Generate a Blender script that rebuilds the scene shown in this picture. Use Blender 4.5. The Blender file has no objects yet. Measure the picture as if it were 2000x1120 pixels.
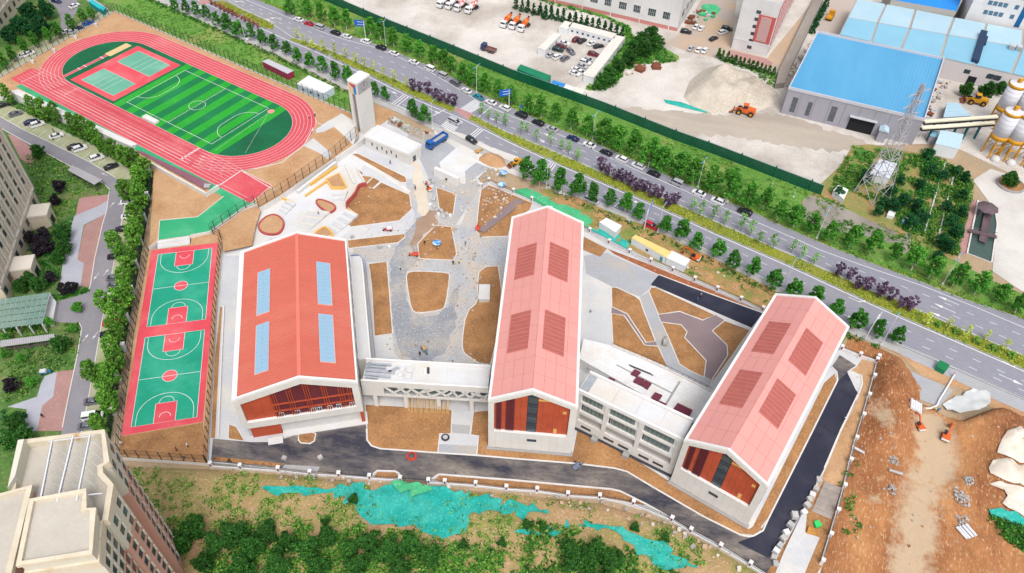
import bpy, bmesh, math, random
from mathutils import Vector, Matrix, noise
from mathutils.geometry import delaunay_2d_cdt
random.seed(7)
scene = bpy.context.scene
COL = scene.collection
R = math.radians
# ---------------------------------------------------------------- camera
F, TH, RO, H = 1500.0, R(46.6), R(1.9), 158.0        # focal length (px of a 2000 px wide frame), pitch, roll, flying height
cam = bpy.data.cameras.new('camera'); camo = bpy.data.objects.new('camera', cam); COL.objects.link(camo)
cam.sensor_width = 36.0; cam.lens = F / 2000 * 36; cam.clip_start = 0.5; cam.clip_end = 3000
_c, _s = math.cos(RO), math.sin(RO)
_r, _u, _f = Vector((1, 0, 0)), Vector((0, math.sin(TH), math.cos(TH))), Vector((0, math.cos(TH), -math.sin(TH)))
_rt, _up = _c * _r + _s * _u, -_s * _r + _c * _u
camo.matrix_world = Matrix(((_rt.x, _up.x, -_f.x, 0), (_rt.y, _up.y, -_f.y, 0), (_rt.z, _up.z, -_f.z, H), (0, 0, 0, 1)))
scene.camera = camo
# ---------------------------------------------------------------- sky, sun, exposure (bright overcast)
SUN_EL, SUN_AZ = 58, 168       # degrees; azimuth measured clockwise from +Y
w = bpy.data.worlds.new('World'); scene.world = w; w.use_nodes = True
nt = w.node_tree; nt.nodes.clear()
sky = nt.nodes.new('ShaderNodeTexSky'); sky.sky_type = 'NISHITA'; sky.sun_disc = False
sky.sun_elevation = R(SUN_EL); sky.sun_rotation = R(SUN_AZ); sky.air_density = 1.0; sky.dust_density = 4.0; sky.ozone_density = 1.0
hs = nt.nodes.new('ShaderNodeHueSaturation'); hs.inputs['Saturation'].default_value = 0.30
bg = nt.nodes.new('ShaderNodeBackground'); bg.inputs['Strength'].default_value = 0.15
wo = nt.nodes.new('ShaderNodeOutputWorld')
nt.links.new(sky.outputs[0], hs.inputs['Color']); nt.links.new(hs.outputs[0], bg.inputs[0]); nt.links.new(bg.outputs[0], wo.inputs[0])
sl = bpy.data.lights.new('sun', 'SUN'); sl.energy = 1.1; sl.angle = R(22); sl.color = (1.0, 0.955, 0.90)
so = bpy.data.objects.new('sun', sl); COL.objects.link(so)
_d = Vector((math.sin(R(SUN_AZ)) * math.cos(R(SUN_EL)), math.cos(R(SUN_AZ)) * math.cos(R(SUN_EL)), math.sin(R(SUN_EL))))
so.rotation_euler = _d.to_track_quat('Z', 'Y').to_euler(); so.location = (0, 100, 200)
scene.view_settings.view_transform = 'Standard'; scene.view_settings.look = 'None'
scene.view_settings.exposure = 0.64; scene.view_settings.gamma = 1.0
scene.render.engine = 'CYCLES'
scene.cycles.max_bounces = 5; scene.cycles.diffuse_bounces = 3; scene.cycles.transparent_max_bounces = 6
# ---------------------------------------------------------------- survey: photograph point -> place on the land at height z
def G(u, v, z=0.0):
 du, dv = u - 1000, v - 560
 x, y = _c * du + _s * dv, -_s * du + _c * dv
 d = Vector((x, F * math.cos(TH) - y * math.sin(TH), -F * math.sin(TH) - y * math.cos(TH)))
 return Vector((0, 0, H)) + d * ((z - H) / d.z)
def GZ(pts, z=0.0): return [G(p[0], p[1], z) for p in pts]
def Z4(ox, oy, pts, k=4.0): return [(ox + p[0] / k, oy + p[1] / k) for p in pts]
def heading(a, b): d = G(*b) - G(*a); return math.atan2(d.y, d.x)
# ---------------------------------------------------------------- materials
def lin(c):
 return tuple(((v / 255) / 12.92 if v / 255 <= 0.04045 else ((v / 255 + 0.055) / 1.055) ** 2.4) for v in c)
K = 0.74                                                # photograph value -> surface albedo
def C3(c, k=None):
 k = K if k is None else k
 l = lin(c); return (l[0] * k, l[1] * k, l[2] * k, 1)
MATS = {}
def mat(name, c1, c2=None, sc=0.25, c3=None, sc3=2.5, rough=0.85, bump=0.0, bsc=6.0, metal=0.0, spec=0.3, th=0.5, soft=0.22, fine=0.12, c4=None, sc4=.06, th4=.6, soft4=.12, obj=False, trans=0.0, stretch=None, rnd=0.0):
 """noise-mottled surface: c1/c2 mixed by a broad noise, c3 as finer spots, c4 as large stains, plus fine grain"""
 if name in MATS: return MATS[name]
 m = bpy.data.materials.new(name); m.use_nodes = True; n = m.node_tree.nodes; L = m.node_tree.links
 b = n['Principled BSDF']
 if obj:
  tc = n.new('ShaderNodeTexCoord'); pos = tc.outputs['Object']
 else:
  tc = n.new('ShaderNodeNewGeometry'); pos = tc.outputs['Position']
 if stretch:
  mp = n.new('ShaderNodeMapping'); mp.inputs['Rotation'].default_value = (0, 0, -stretch[0]);
  mp.vector_type = 'TEXTURE'; mp.inputs['Rotation'].default_value = (0, 0, stretch[0]); mp.inputs['Scale'].default_value = (stretch[1], 1, 1)
  L.new(pos, mp.inputs['Vector']); pos = mp.outputs[0]
 def nz(scale, det=5, rg=0.6):
  t = n.new('ShaderNodeTexNoise'); t.inputs['Scale'].default_value = scale; t.inputs['Detail'].default_value = det; t.inputs['Roughness'].default_value = rg
  L.new(pos, t.inputs['Vector']); return t.outputs['Fac']
 def ramp(fac, th, soft):
  r = n.new('ShaderNodeMapRange'); r.inputs['From Min'].default_value = th - soft; r.inputs['From Max'].default_value = th + soft; r.clamp = True
  L.new(fac, r.inputs['Value']); return r.outputs[0]
 def mix(f, a, bb, typ='MIX'):
  x = n.new('ShaderNodeMix'); x.data_type = 'RGBA'; x.blend_type = typ
  for s, v in ((x.inputs[0], f), (x.inputs[6], a), (x.inputs[7], bb)):
   if hasattr(v, 'links'): L.new(v, s)
   elif isinstance(v, tuple): s.default_value = v
   else: s.default_value = v
  return x.outputs[2]
 col = C3(c1)
 if c2 is not None: col = mix(ramp(nz(sc), th, soft), col, C3(c2))
 if c4 is not None: col = mix(ramp(nz(sc4, 6, .65), th4, soft4), col, C3(c4))
 if c3 is not None: col = mix(ramp(nz(sc3, 3), .62, .06), col, C3(c3))
 if fine > 0:
  g = n.new('ShaderNodeMapRange'); g.inputs['From Min'].default_value = .3; g.inputs['From Max'].default_value = .7
  g.inputs['To Min'].default_value = 1 - fine; g.inputs['To Max'].default_value = 1 + fine
  L.new(nz(sc * 9 if sc * 9 > 1.2 else 1.6, 6, .7), g.inputs['Value'])
  cb = n.new('ShaderNodeVectorMath'); cb.operation = 'SCALE'
  if isinstance(col, tuple):
   cb.inputs[0].default_value = col[:3]
  else: L.new(col, cb.inputs[0])
  L.new(g.outputs[0], cb.inputs['Scale']); col = cb.outputs[0]
 if rnd > 0:
  oi = n.new('ShaderNodeObjectInfo'); g = n.new('ShaderNodeMapRange'); g.inputs['To Min'].default_value = 1 - rnd; g.inputs['To Max'].default_value = 1 + rnd
  L.new(oi.outputs['Random'], g.inputs['Value']); cb = n.new('ShaderNodeVectorMath'); cb.operation = 'SCALE'
  if isinstance(col, tuple): cb.inputs[0].default_value = col[:3]
  else: L.new(col, cb.inputs[0])
  L.new(g.outputs[0], cb.inputs['Scale']); col = cb.outputs[0]
 if isinstance(col, tuple): b.inputs['Base Color'].default_value = col
 else: L.new(col, b.inputs['Base Color'])
 b.inputs['Roughness'].default_value = rough; b.inputs['Metallic'].default_value = metal; b.inputs['Specular IOR Level'].default_value = spec
 if bump:
  bp = n.new('ShaderNodeBump'); bp.inputs['Strength'].default_value = min(1, bump); bp.inputs['Distance'].default_value = 0.15 * max(1, bump)
  L.new(nz(bsc, 6, .65), bp.inputs['Height']); L.new(bp.outputs[0], b.inputs['Normal'])
 MATS[name] = m; return m
def leafmat(name, c1, c2, c3, k=1.2):
 """foliage: every leaf face varies; each plant a little different"""
 if name in MATS: return MATS[name]
 m = bpy.data.materials.new(name); m.use_nodes = True; n = m.node_tree.nodes; L = m.node_tree.links; b = n['Principled BSDF']
 ge = n.new('ShaderNodeNewGeometry'); cr = n.new('ShaderNodeValToRGB'); oi = n.new('ShaderNodeObjectInfo')
 e = cr.color_ramp.elements; e[0].color = C3(c1, k); e[1].color = C3(c3, k); e2 = cr.color_ramp.elements.new(.5); e2.color = C3(c2, k)
 L.new(ge.outputs['Random Per Island'], cr.inputs[0])
 g = n.new('ShaderNodeMapRange'); g.inputs['To Min'].default_value = .78; g.inputs['To Max'].default_value = 1.2; L.new(oi.outputs['Random'], g.inputs['Value'])
 v = n.new('ShaderNodeVectorMath'); v.operation = 'SCALE'; L.new(cr.outputs[0], v.inputs[0]); L.new(g.outputs[0], v.inputs['Scale'])
 L.new(v.outputs[0], b.inputs['Base Color']); b.inputs['Roughness'].default_value = .65; b.inputs['Specular IOR Level'].default_value = .25
 tr = n.new('ShaderNodeBsdfTranslucent'); L.new(v.outputs[0], tr.inputs['Color']); mx = n.new('ShaderNodeMixShader'); mx.inputs[0].default_value = .42
 L.new(b.outputs[0], mx.inputs[1]); L.new(tr.outputs[0], mx.inputs[2]); L.new(mx.outputs[0], n['Material Output'].inputs['Surface'])
 MATS[name] = m; return m
def glass(name, c, rough=.12):
 if name in MATS: return MATS[name]
 m = mat(name, c, fine=0.0, rough=rough, spec=.8); return m
# ---------------------------------------------------------------- mesh and object helpers
class MB:
 def __init__(s): s.v = []; s.f = []; s.m = []; s.mats = []; s.mi = 0
 def use(s, m):
  if m not in s.mats: s.mats.append(m)
  s.mi = s.mats.index(m); return s
 def add(s, vs, fs):
  o = len(s.v); s.v += [tuple(p) for p in vs]
  for f in fs: s.f.append([o + i for i in f]); s.m.append(s.mi)
  return s
 def face(s, vs): return s.add(vs, [list(range(len(vs)))])
 def box(s, x0, x1, y0, y1, z0, z1):
  return s.add([(x0, y0, z0), (x1, y0, z0), (x1, y1, z0), (x0, y1, z0), (x0, y0, z1), (x1, y0, z1), (x1, y1, z1), (x0, y1, z1)],
    [(0, 3, 2, 1), (4, 5, 6, 7), (0, 1, 5, 4), (1, 2, 6, 5), (2, 3, 7, 6), (3, 0, 4, 7)])
 def tbox(s, x0, x1, y0, y1, z0, z1, ix=0, iy=0, sx=0):   # box with tapered top
  return s.add([(x0, y0, z0), (x1, y0, z0), (x1, y1, z0), (x0, y1, z0), (x0 + ix + sx, y0 + iy, z1), (x1 - ix + sx, y0 + iy, z1), (x1 - ix + sx, y1 - iy, z1), (x0 + ix + sx, y1 - iy, z1)],
    [(0, 3, 2, 1), (4, 5, 6, 7), (0, 1, 5, 4), (1, 2, 6, 5), (2, 3, 7, 6), (3, 0, 4, 7)])
 def prism(s, poly, z0, z1, bottom=True):
  n = len(poly); a = sum(poly[i][0] * poly[(i + 1) % n][1] - poly[(i + 1) % n][0] * poly[i][1] for i in range(n))
  if a < 0: poly = poly[::-1]
  vs = [(p[0], p[1], z0) for p in poly] + [(p[0], p[1], z1) for p in poly]
  fs = [list(range(n, 2 * n))] + [[i, (i + 1) % n, n + (i + 1) % n, n + i] for i in range(n)]
  if bottom: fs.append(list(range(n - 1, -1, -1)))
  return s.add(vs, fs)
 def prism_xz(s, poly, y0, y1):                         # profile in x,z extruded along y
  n = len(poly)
  vs = [(p[0], y0, p[1]) for p in poly] + [(p[0], y1, p[1]) for p in poly]
  return s.add(vs, [list(range(n))[::-1], list(range(n, 2 * n))] + [[i, (i + 1) % n, n + (i + 1) % n, n + i] for i in range(n)])
 def tube(s, p, q, r0, r1=None, n=8, cap=True):
  p, q = Vector(p), Vector(q); r1 = r0 if r1 is None else r1; d = (q - p)
  if d.length < 1e-6: return s
  d.normalize(); a = d.orthogonal().normalized(); b = d.cross(a)
  vs = [p + (a * math.cos(t) + b * math.sin(t)) * r0 for t in [2 * math.pi * i / n for i in range(n)]] + [q + (a * math.cos(t) + b * math.sin(t)) * r1 for t in [2 * math.pi * i / n for i in range(n)]]
  fs = [[i, (i + 1) % n, n + (i + 1) % n, n + i] for i in range(n)]
  if cap: fs += [list(range(n))[::-1], list(range(n, 2 * n))]
  return s.add(vs, fs)
 def bar(s, p, q, wd, ht):                               # rectangular bar between two points (wd sideways, ht up)
  p, q = Vector(p), Vector(q); d = (q - p)
  if d.length < 1e-6: return s
  d.normalize(); up = Vector((0, 0, 1)) if abs(d.z) < .95 else Vector((1, 0, 0))
  a = d.cross(up).normalized() * wd / 2; b = a.cross(d).normalized() * ht / 2
  vs = [p - a - b, p + a - b, p + a + b, p - a + b, q - a - b, q + a - b, q + a + b, q - a + b]
  return s.add(vs, [(0, 1, 2, 3), (7, 6, 5, 4), (1, 0, 4, 5), (2, 1, 5, 6), (3, 2, 6, 7), (0, 3, 7, 4)])
 def ico(s, c, r, sub=1, jit=0.0, sq=(1, 1, 1), seed=0):
  bm = bmesh.new(); bmesh.ops.create_icosphere(bm, subdivisions=sub, radius=1)
  rr = random.Random(seed)
  vs = [(c[0] + v.co.x * r * sq[0] * (1 + rr.uniform(-jit, jit)), c[1] + v.co.y * r * sq[1] * (1 + rr.uniform(-jit, jit)), c[2] + v.co.z * r * sq[2] * (1 + rr.uniform(-jit, jit))) for v in bm.verts]
  fs = [[v.index for v in f.verts] for f in bm.faces]; bm.free(); return s.add(vs, fs)
 def mesh(s, name='mesh', smooth=False):
  me = bpy.data.meshes.new(name); me.from_pydata(s.v, [], s.f)
  for m in s.mats: me.materials.append(m)
  me.polygons.foreach_set('material_index', s.m)
  if smooth: me.polygons.foreach_set('use_smooth', [True] * len(s.f))
  me.update(); return me
 def build(s, name, parent=None, smooth=False, **k):
  return link(name, s.mesh(name, smooth), parent, **k)
def link(name, data, parent=None, label=None, cat=None, group=None, kind=None, loc=None, rz=None):
 o = bpy.data.objects.new(name, data); COL.objects.link(o)
 if parent is not None: o.parent = parent
 if loc is not None: o.location = loc
 if rz is not None: o.rotation_euler = (0, 0, rz)
 for k_, v_ in (('label', label), ('category', cat), ('group', group), ('kind', kind)):
  if v_: o[k_] = v_
 return o
def thing(name, label, cat, loc=(0, 0, 0), rz=0, group=None): return link(name, None, None, label, cat, group, None, loc, rz)
def struct(name, mb, parent=None, label=None, smooth=False): return mb.build(name, parent, smooth, kind=None if parent else 'structure', label=label)
def kids(o): return [c for c in KID.get(o.name, [])]
def copy_tree(o, parent=None, chl=None):
 c = o.copy(); COL.objects.link(c); c.parent = parent
 for ch in (chl if chl is not None else list(o.children)): copy_tree(ch, c)
 return c
ORD = ['', 'first', 'second', 'third', 'fourth', 'fifth', 'sixth', 'seventh', 'eighth', 'ninth', 'tenth', 'eleventh', 'twelfth', 'thirteenth', 'fourteenth', 'fifteenth', 'sixteenth', 'seventeenth', 'eighteenth', 'nineteenth', 'twentieth']
TENS = {2: 'twenty', 3: 'thirty', 4: 'forty', 5: 'fifty', 6: 'sixty', 7: 'seventy'}
def ordw(i):
 if i <= 20: return ORD[i]
 return TENS[i // 10] + ('' if i % 10 == 0 else '-' + ORD[i % 10]) if i % 10 else {3: 'thirtieth', 4: 'fortieth', 5: 'fiftieth', 6: 'sixtieth'}[i // 10]
def chaikin(p, n=2, closed=True):
 for _ in range(n):
  q = []; m = len(p)
  for i in range(m if closed else m - 1):
   a, b = p[i], p[(i + 1) % m]
   q += [(a[0] * .75 + b[0] * .25, a[1] * .75 + b[1] * .25), (a[0] * .25 + b[0] * .75, a[1] * .25 + b[1] * .75)]
  p = q if closed else [p[0]] + q + [p[-1]]
 return p
def sheet(name, pts, z, m, parent=None, smooth=0, label=None, dz=0):
 if smooth: pts = chaikin(pts, smooth)
 w_ = [G(p[0], p[1], dz) for p in pts]
 n = len(w_); a = sum(w_[i].x * w_[(i + 1) % n].y - w_[(i + 1) % n].x * w_[i].y for i in range(n))
 if a < 0: w_ = w_[::-1]
 mb = MB().use(m); mb.face([(p.x, p.y, z + dz) for p in w_])
 return struct(name, mb, parent, label)
def offset_line(P, d):
 out = []; n = len(P)
 for i in range(n):
  a = P[max(i - 1, 0)]; b = P[min(i + 1, n - 1)]
  t = Vector((b[0] - a[0], b[1] - a[1])); t = t.normalized() if t.length > 0 else Vector((1, 0))
  out.append((P[i][0] - t.y * d, P[i][1] + t.x * d))
 return out
def ribbon_mb(mb, P, wd, z0, z1, closed=False):
 """solid strip of width wd along world polyline P"""
 P = [(p[0], p[1]) for p in P]; n = len(P); Lf, Rt = [], []
 for i in range(n):
  a = P[(i - 1) % n] if closed else P[max(i - 1, 0)]; b = P[(i + 1) % n] if closed else P[min(i + 1, n - 1)]
  t = Vector((b[0] - a[0], b[1] - a[1])); t.normalize()
  Lf.append((P[i][0] - t.y * wd / 2, P[i][1] + t.x * wd / 2)); Rt.append((P[i][0] + t.y * wd / 2, P[i][1] - t.x * wd / 2))
 vs = []
 for i in range(n): vs += [(*Rt[i], z0), (*Lf[i], z0), (*Lf[i], z1), (*Rt[i], z1)]
 fs = []
 for i in range(n if closed else n - 1):
  j = (i + 1) % n; a, b = 4 * i, 4 * j
  fs += [(a + 3, b + 3, b + 2, a + 2), (a, b, b + 3, a + 3), (a + 2, b + 2, b + 1, a + 1)]
 if not closed: fs += [(0, 3, 2, 1), (4 * n - 4, 4 * n - 3, 4 * n - 2, 4 * n - 1)]
 mb.add(vs, fs); return mb
def kerb(pts, m, wd=.3, ht=.14, parent=None, closed=False, smooth=0, z=0, name='kerb', dz=0):
 if smooth: pts = chaikin(pts, smooth, closed)
 mb = ribbon_mb(MB().use(m), [G(p[0], p[1], dz) for p in pts], wd, z, z + ht, closed)
 return struct(name, mb, parent)
def resample(P, step):
 P = [Vector((p[0], p[1], p[2] if len(p) > 2 else 0)) for p in P]; out = [P[0].copy()]; acc = 0
 for a, b in zip(P, P[1:]):
  L_ = (b - a).length
  if L_ < 1e-9: continue
  d = step - acc
  while d <= L_: out.append(a.lerp(b, d / L_)); d += step
  acc = L_ - (d - step)
 return out
def fbm(x, y, sc, oct_=4, seed=0.0):
 return noise.fractal((x * sc + seed, y * sc - seed * .7, seed * 1.3), 1.0, 2.0, oct_)
def terrain(name, pts, m, step=1.6, amp=.3, sc=.12, z=.02, edge=2.0, parent=None, fn=None, smooth=0, label=None, kind='structure', dz=0, mask=None, rag=0):
 """earth surface with real relief: a triangulated sheet over a surveyed outline"""
 if smooth: pts = chaikin(pts, smooth)
 W = [G(p[0], p[1], dz).to_2d() for p in pts]
 n = len(W); a = sum(W[i].x * W[(i + 1) % n].y - W[(i + 1) % n].x * W[i].y for i in range(n))
 if a < 0: W = W[::-1]
 B = []
 for i in range(n):
  p, q = W[i], W[(i + 1) % n]; k = max(1, int((q - p).length / (step * 1.5)))
  B += [p.lerp(q, j / k) for j in range(k)]
 if rag: B = [Vector((p.x + rag * fbm(p.x, p.y, .6, 3, 1.7), p.y + rag * fbm(p.x, p.y, .6, 3, 9.2))) for p in B]; W = B; n = len(W)
 nb = len(B); xs = [p.x for p in B]; ys = [p.y for p in B]; pt = list(B)
 def inside(x, y):
  r = False; j = n - 1
  for i in range(n):
   if (W[i].y > y) != (W[j].y > y) and x < (W[j].x - W[i].x) * (y - W[i].y) / (W[j].y - W[i].y) + W[i].x: r = not r
   j = i
  return r
 def dist(x, y):
  dm = 1e9
  for i in range(n):
   p, q = W[i], W[(i + 1) % n]; ex, ey = q.x - p.x, q.y - p.y; l2 = ex * ex + ey * ey or 1e-9
   t = max(0, min(1, ((x - p.x) * ex + (y - p.y) * ey) / l2)); dm = min(dm, (x - p.x - t * ex) ** 2 + (y - p.y - t * ey) ** 2)
  return math.sqrt(dm)
 rr = random.Random(hash(name) % 999 if False else len(pts) * 7 + int(abs(xs[0])))
 yy = min(ys)
 while yy < max(ys):
  xx = min(xs)
  while xx < max(xs):
   x, y = xx + rr.uniform(-.35, .35) * step, yy + rr.uniform(-.35, .35) * step
   if inside(x, y): pt.append(Vector((x, y)))
   xx += step
  yy += step
 vs, es, fs, *_ = delaunay_2d_cdt(pt, [(i, (i + 1) % nb) for i in range(nb)], [], 1, 1e-4)
 V = []
 for p in vs:
  d = dist(p.x, p.y); e = min(1, d / edge) if edge > 0 else 1
  h = amp * (.5 + fbm(p.x, p.y, sc, 5, 3.1)) * e
  if fn: h += fn(p.x, p.y) * e
  V.append((p.x, p.y, z + dz + max(h, 0)))
 mb = MB().use(m); mb.add(V, [list(f) for f in fs])
 o = mb.build(name, parent, True, kind=None if parent else kind, label=label)
 if mask:
  at_ = o.data.attributes.new('mask', 'FLOAT', 'POINT'); at_.data.foreach_set('value', [mask(p[0], p[1]) for p in V])
 return o
def rsheet(name, pts, z, m, label, rag=1.3, smooth=1): return terrain(name, pts, m, 1.1, 0, 1, z, 0, smooth=smooth, label=label, rag=rag)
def mask_mix(name, ma, mb_):
 """two earth surfaces blended where the ground itself changes (per-vertex mask)"""
 m = ma.copy(); m.name = name; n = m.node_tree.nodes; L = m.node_tree.links; b = n['Principled BSDF']; src = b.inputs['Base Color'].links[0].from_socket
 at_ = n.new('ShaderNodeAttribute'); at_.attribute_name = 'mask'; x = n.new('ShaderNodeMix'); x.data_type = 'RGBA'; ge = n.new('ShaderNodeNewGeometry')
 t = n.new('ShaderNodeTexNoise'); t.inputs['Scale'].default_value = .5; t.inputs['Detail'].default_value = 6; t.inputs['Roughness'].default_value = .7; L.new(ge.outputs['Position'], t.inputs['Vector'])
 ad = n.new('ShaderNodeMath'); ad.operation = 'ADD'; L.new(at_.outputs['Fac'], ad.inputs[0]); L.new(t.outputs['Fac'], ad.inputs[1]); r = n.new('ShaderNodeMapRange'); r.inputs['From Min'].default_value = .8; r.inputs['From Max'].default_value = 1.15; L.new(ad.outputs[0], r.inputs['Value'])
 c = n.new('ShaderNodeMix'); c.data_type = 'RGBA'; c.inputs[6].default_value = C3(mb_[0]); c.inputs[7].default_value = C3(mb_[1]); t2 = n.new('ShaderNodeTexNoise'); t2.inputs['Scale'].default_value = 1.3; t2.inputs['Detail'].default_value = 7; L.new(ge.outputs['Position'], t2.inputs['Vector']); L.new(t2.outputs['Fac'], c.inputs[0])
 L.new(r.outputs[0], x.inputs[0]); L.new(src, x.inputs[6]); L.new(c.outputs[2], x.inputs[7]); L.new(x.outputs[2], b.inputs['Base Color']); return m
def seg_dist(P):
 P = [G(*p).to_2d() for p in P]
 def f(x, y):
  dm = 1e9
  for p, q in zip(P, P[1:]):
   ex, ey = q.x - p.x, q.y - p.y; t = max(0, min(1, ((x - p.x) * ex + (y - p.y) * ey) / (ex * ex + ey * ey))); dm = min(dm, math.hypot(x - p.x - t * ex, y - p.y - t * ey))
  return dm
 return f
# ================================================================ palette
m_earth = mat('pale_earth', (190, 166, 138), (172, 146, 114), .12, (156, 130, 100), 3.6, c4=(168, 158, 138), bump=.4)
m_soil = mat('brown_soil', (192, 144, 96), (172, 122, 76), .2, (196, 156, 114), 3.2, bump=.9, bsc=3, fine=.24, c4=(146, 104, 68), sc4=.15, th4=.54, soft4=.16)
m_soil2 = mat('tan_soil', (204, 164, 124), (188, 146, 106), .14, (216, 182, 146), 3.4, bump=.5, bsc=3, fine=.14, c4=(180, 132, 90), sc4=.09)
m_works = mat('works_earth', (196, 140, 90), (170, 110, 68), .10, (208, 170, 130), 2.6, bump=.9, bsc=1.5, fine=.22, c4=(148, 92, 56), sc4=.07, th4=.52, soft4=.1, stretch=(R(70), 2.6))
m_track_earth = mat('wheel_packed_gravel', (226, 194, 152), (212, 196, 172), .09, (196, 176, 150), 1.5, bump=.4, bsc=4, fine=.16, c4=(232, 206, 160), sc4=.07, stretch=(R(78), 3.5))
m_slope = mat('slope_earth', (198, 162, 124), (178, 142, 104), .11, (212, 186, 154), 2.4, bump=.8, bsc=2, fine=.2, c4=(132, 142, 62), sc4=.06, th4=.53)
m_grass = mat('verge_grass', (112, 158, 66), (84, 136, 52), .10, (142, 172, 82), .9, bump=.8, bsc=5, fine=.25, c4=(172, 164, 104), sc4=.045, th4=.63)
m_grass2 = mat('garden_grass', (96, 134, 62), (66, 106, 48), .2, (136, 156, 88), 1.2, bump=.8, bsc=5, fine=.22, c4=(150, 138, 98), sc4=.09, th4=.62)
m_gold = mat('clipped_median_hedge', (156, 158, 48), (122, 136, 40), .18, (178, 172, 66), 2.2, bump=1, bsc=4, fine=.25, c4=(140, 132, 84), sc4=.06, th4=.6)
m_road = mat('road_asphalt', (150, 150, 163), (136, 136, 149), .06, (160, 160, 171), 3, fine=.08, rough=.9, stretch=(R(-34), 6), c4=(154, 153, 158), sc4=.06, th4=.55)
m_resroad = mat('old_asphalt', (150, 147, 154), (136, 133, 141), .09, fine=.07, rough=.9, c4=(160, 156, 160), sc4=.07)
m_newasph = mat('fresh_asphalt', (66, 66, 80), (54, 54, 66), .15, (88, 86, 94), 2.2, fine=.22, rough=.85, c4=(150, 140, 130), sc4=.14, th4=.53, soft4=.13, stretch=(R(-8), 2.6))
m_newasph2 = mat('dark_asphalt', (48, 50, 70), (40, 42, 58), .2, fine=.12, rough=.8, c4=(72, 72, 84), sc4=.07, th4=.62)
m_walk = mat('pavement_grey', (192, 190, 188), (176, 174, 172), .2, fine=.08, bump=.1)
m_white = mat('road_paint', (240, 240, 242), (222, 222, 224), .6, fine=.05, rough=.6)
m_kerb = mat('pale_kerb_stone', (236, 232, 228), (214, 208, 202), .5, fine=.06)
m_conc = mat('pale_concrete', (214, 214, 216), (196, 197, 202), .11, fine=.07, c4=(226, 220, 208), sc4=.06, bump=.1)
m_conc2 = mat('grey_concrete', (182, 184, 190), (164, 166, 172), .14, fine=.08, c4=(196, 186, 172), sc4=.07, bump=.1)
m_conc3 = mat('white_concrete', (228, 228, 230), (214, 215, 218), .1, fine=.05, c4=(218, 210, 198), sc4=.07, th4=.56)
m_yard = mat('yard_dust', (230, 225, 219), (204, 196, 188), .08, (196, 186, 174), 2.2, fine=.14, c4=(178, 168, 158), sc4=.03, th4=.54, soft4=.1, bump=.6, bsc=1.2)
m_yard2 = mat('yard_concrete', (224, 220, 214), (210, 204, 198), .06, fine=.08, c4=(190, 184, 178), sc4=.04, th4=.6)
m_kerb_grey = mat('grey_kerb', (176, 176, 178), (158, 158, 160), .6, fine=.08)
m_pinkpav = mat('pink_paving', (196, 150, 146), (180, 134, 132), .4, (166, 126, 124), 3, fine=.1)
m_net = mat('green_net', (34, 178, 164), (14, 158, 146), .25, (84, 198, 186), 1.8, bump=1, bsc=1.4, fine=.12, c4=(74, 186, 172), sc4=.14, th4=.56, rough=.8)
m_net2 = mat('green_carpet_net', (88, 196, 140), (66, 180, 124), .2, (120, 206, 156), 1, bump=.4, bsc=2, fine=.12, c4=(150, 190, 140), sc4=.06, th4=.66)
# ================================================================ the land
def land():
 mb = MB().use(m_earth); mb.face([(-900, -300, -.06), (900, -300, -.06), (900, 1400, -.06), (-900, 1400, -.06)])
 struct('ground', mb, label='bare pale earth under the whole district')
land()
def ext(P, a=0, b=0):
 """world polyline from survey points, run on beyond the frame at either end"""
 W = [G(*p).to_2d() for p in P]
 if a: W.insert(0, W[0] + (W[0] - W[1]).normalized() * a)
 if b: W.append(W[-1] + (W[-1] - W[-2]).normalized() * b)
 return W
FE = [(502, 0), (572, 30), (636, 52), (690, 72), (756, 95), (820, 122), (876, 148), (926, 178), (1000, 212), (1090, 252), (1166, 282), (1260, 324), (1334, 358), (1420, 394), (1476, 418), (1540, 448), (1600, 474), (1700, 514), (1800, 552), (1880, 584), (2000, 624)]
FL = [(480, 0), (576, 40), (640, 67), (686, 81), (726, 91), (780, 113), (840, 141), (872, 160), (922, 190), (962, 212), (1006, 230), (1060, 249), (1140, 284), (1240, 331), (1340, 374), (1440, 418), (1568, 473), (1600, 488), (1680, 517), (1800, 558), (1900, 598), (2000, 640)]
MF = [(436, -4), (468, 16), (520, 40), (570, 74), (620, 88), (680, 113), (720, 132), (788, 163), (890, 210), (920, 225), (988, 258), (1070, 292), (1158, 330), (1220, 358), (1300, 390), (1400, 435), (1480, 471), (1560, 505), (1632, 537), (1700, 568), (1790, 605), (1900, 654), (2000, 696)]
MN = [(408, 8), (460, 32), (510, 54), (568, 80), (620, 101), (680, 130), (720, 148), (800, 188), (882, 222), (914, 236), (1000, 279), (1072, 312), (1160, 350), (1240, 384), (1300, 411), (1400, 457), (1480, 492), (1540, 518), (1600, 546), (1700, 592), (1780, 628), (1860, 662), (2000, 723)]
NE = [(330, 4), (366, 20), (420, 44), (480, 72), (550, 102), (620, 136), (676, 165), (730, 190), (790, 215), (840, 240), (900, 270), (1000, 318), (1072, 350), (1120, 376), (1180, 402), (1240, 426), (1294, 449), (1360, 480), (1424, 514), (1500, 550), (1580, 596), (1660, 637), (1716, 660), (1752, 674), (1820, 702), (1854, 717), (1950, 760), (2000, 782)]
WFE, WFL, WMF, WMN, WNE = [ext(p, 160, 120) for p in (FE, FL, MF, MN, NE)]
mb = MB().use(m_road); mb.face([(p.x, p.y, .0) for p in WNE] + [(p.x, p.y, .0) for p in WFE[::-1]])
road = struct('main_road', mb, label='wide grey asphalt dual carriageway running past the school')
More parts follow.
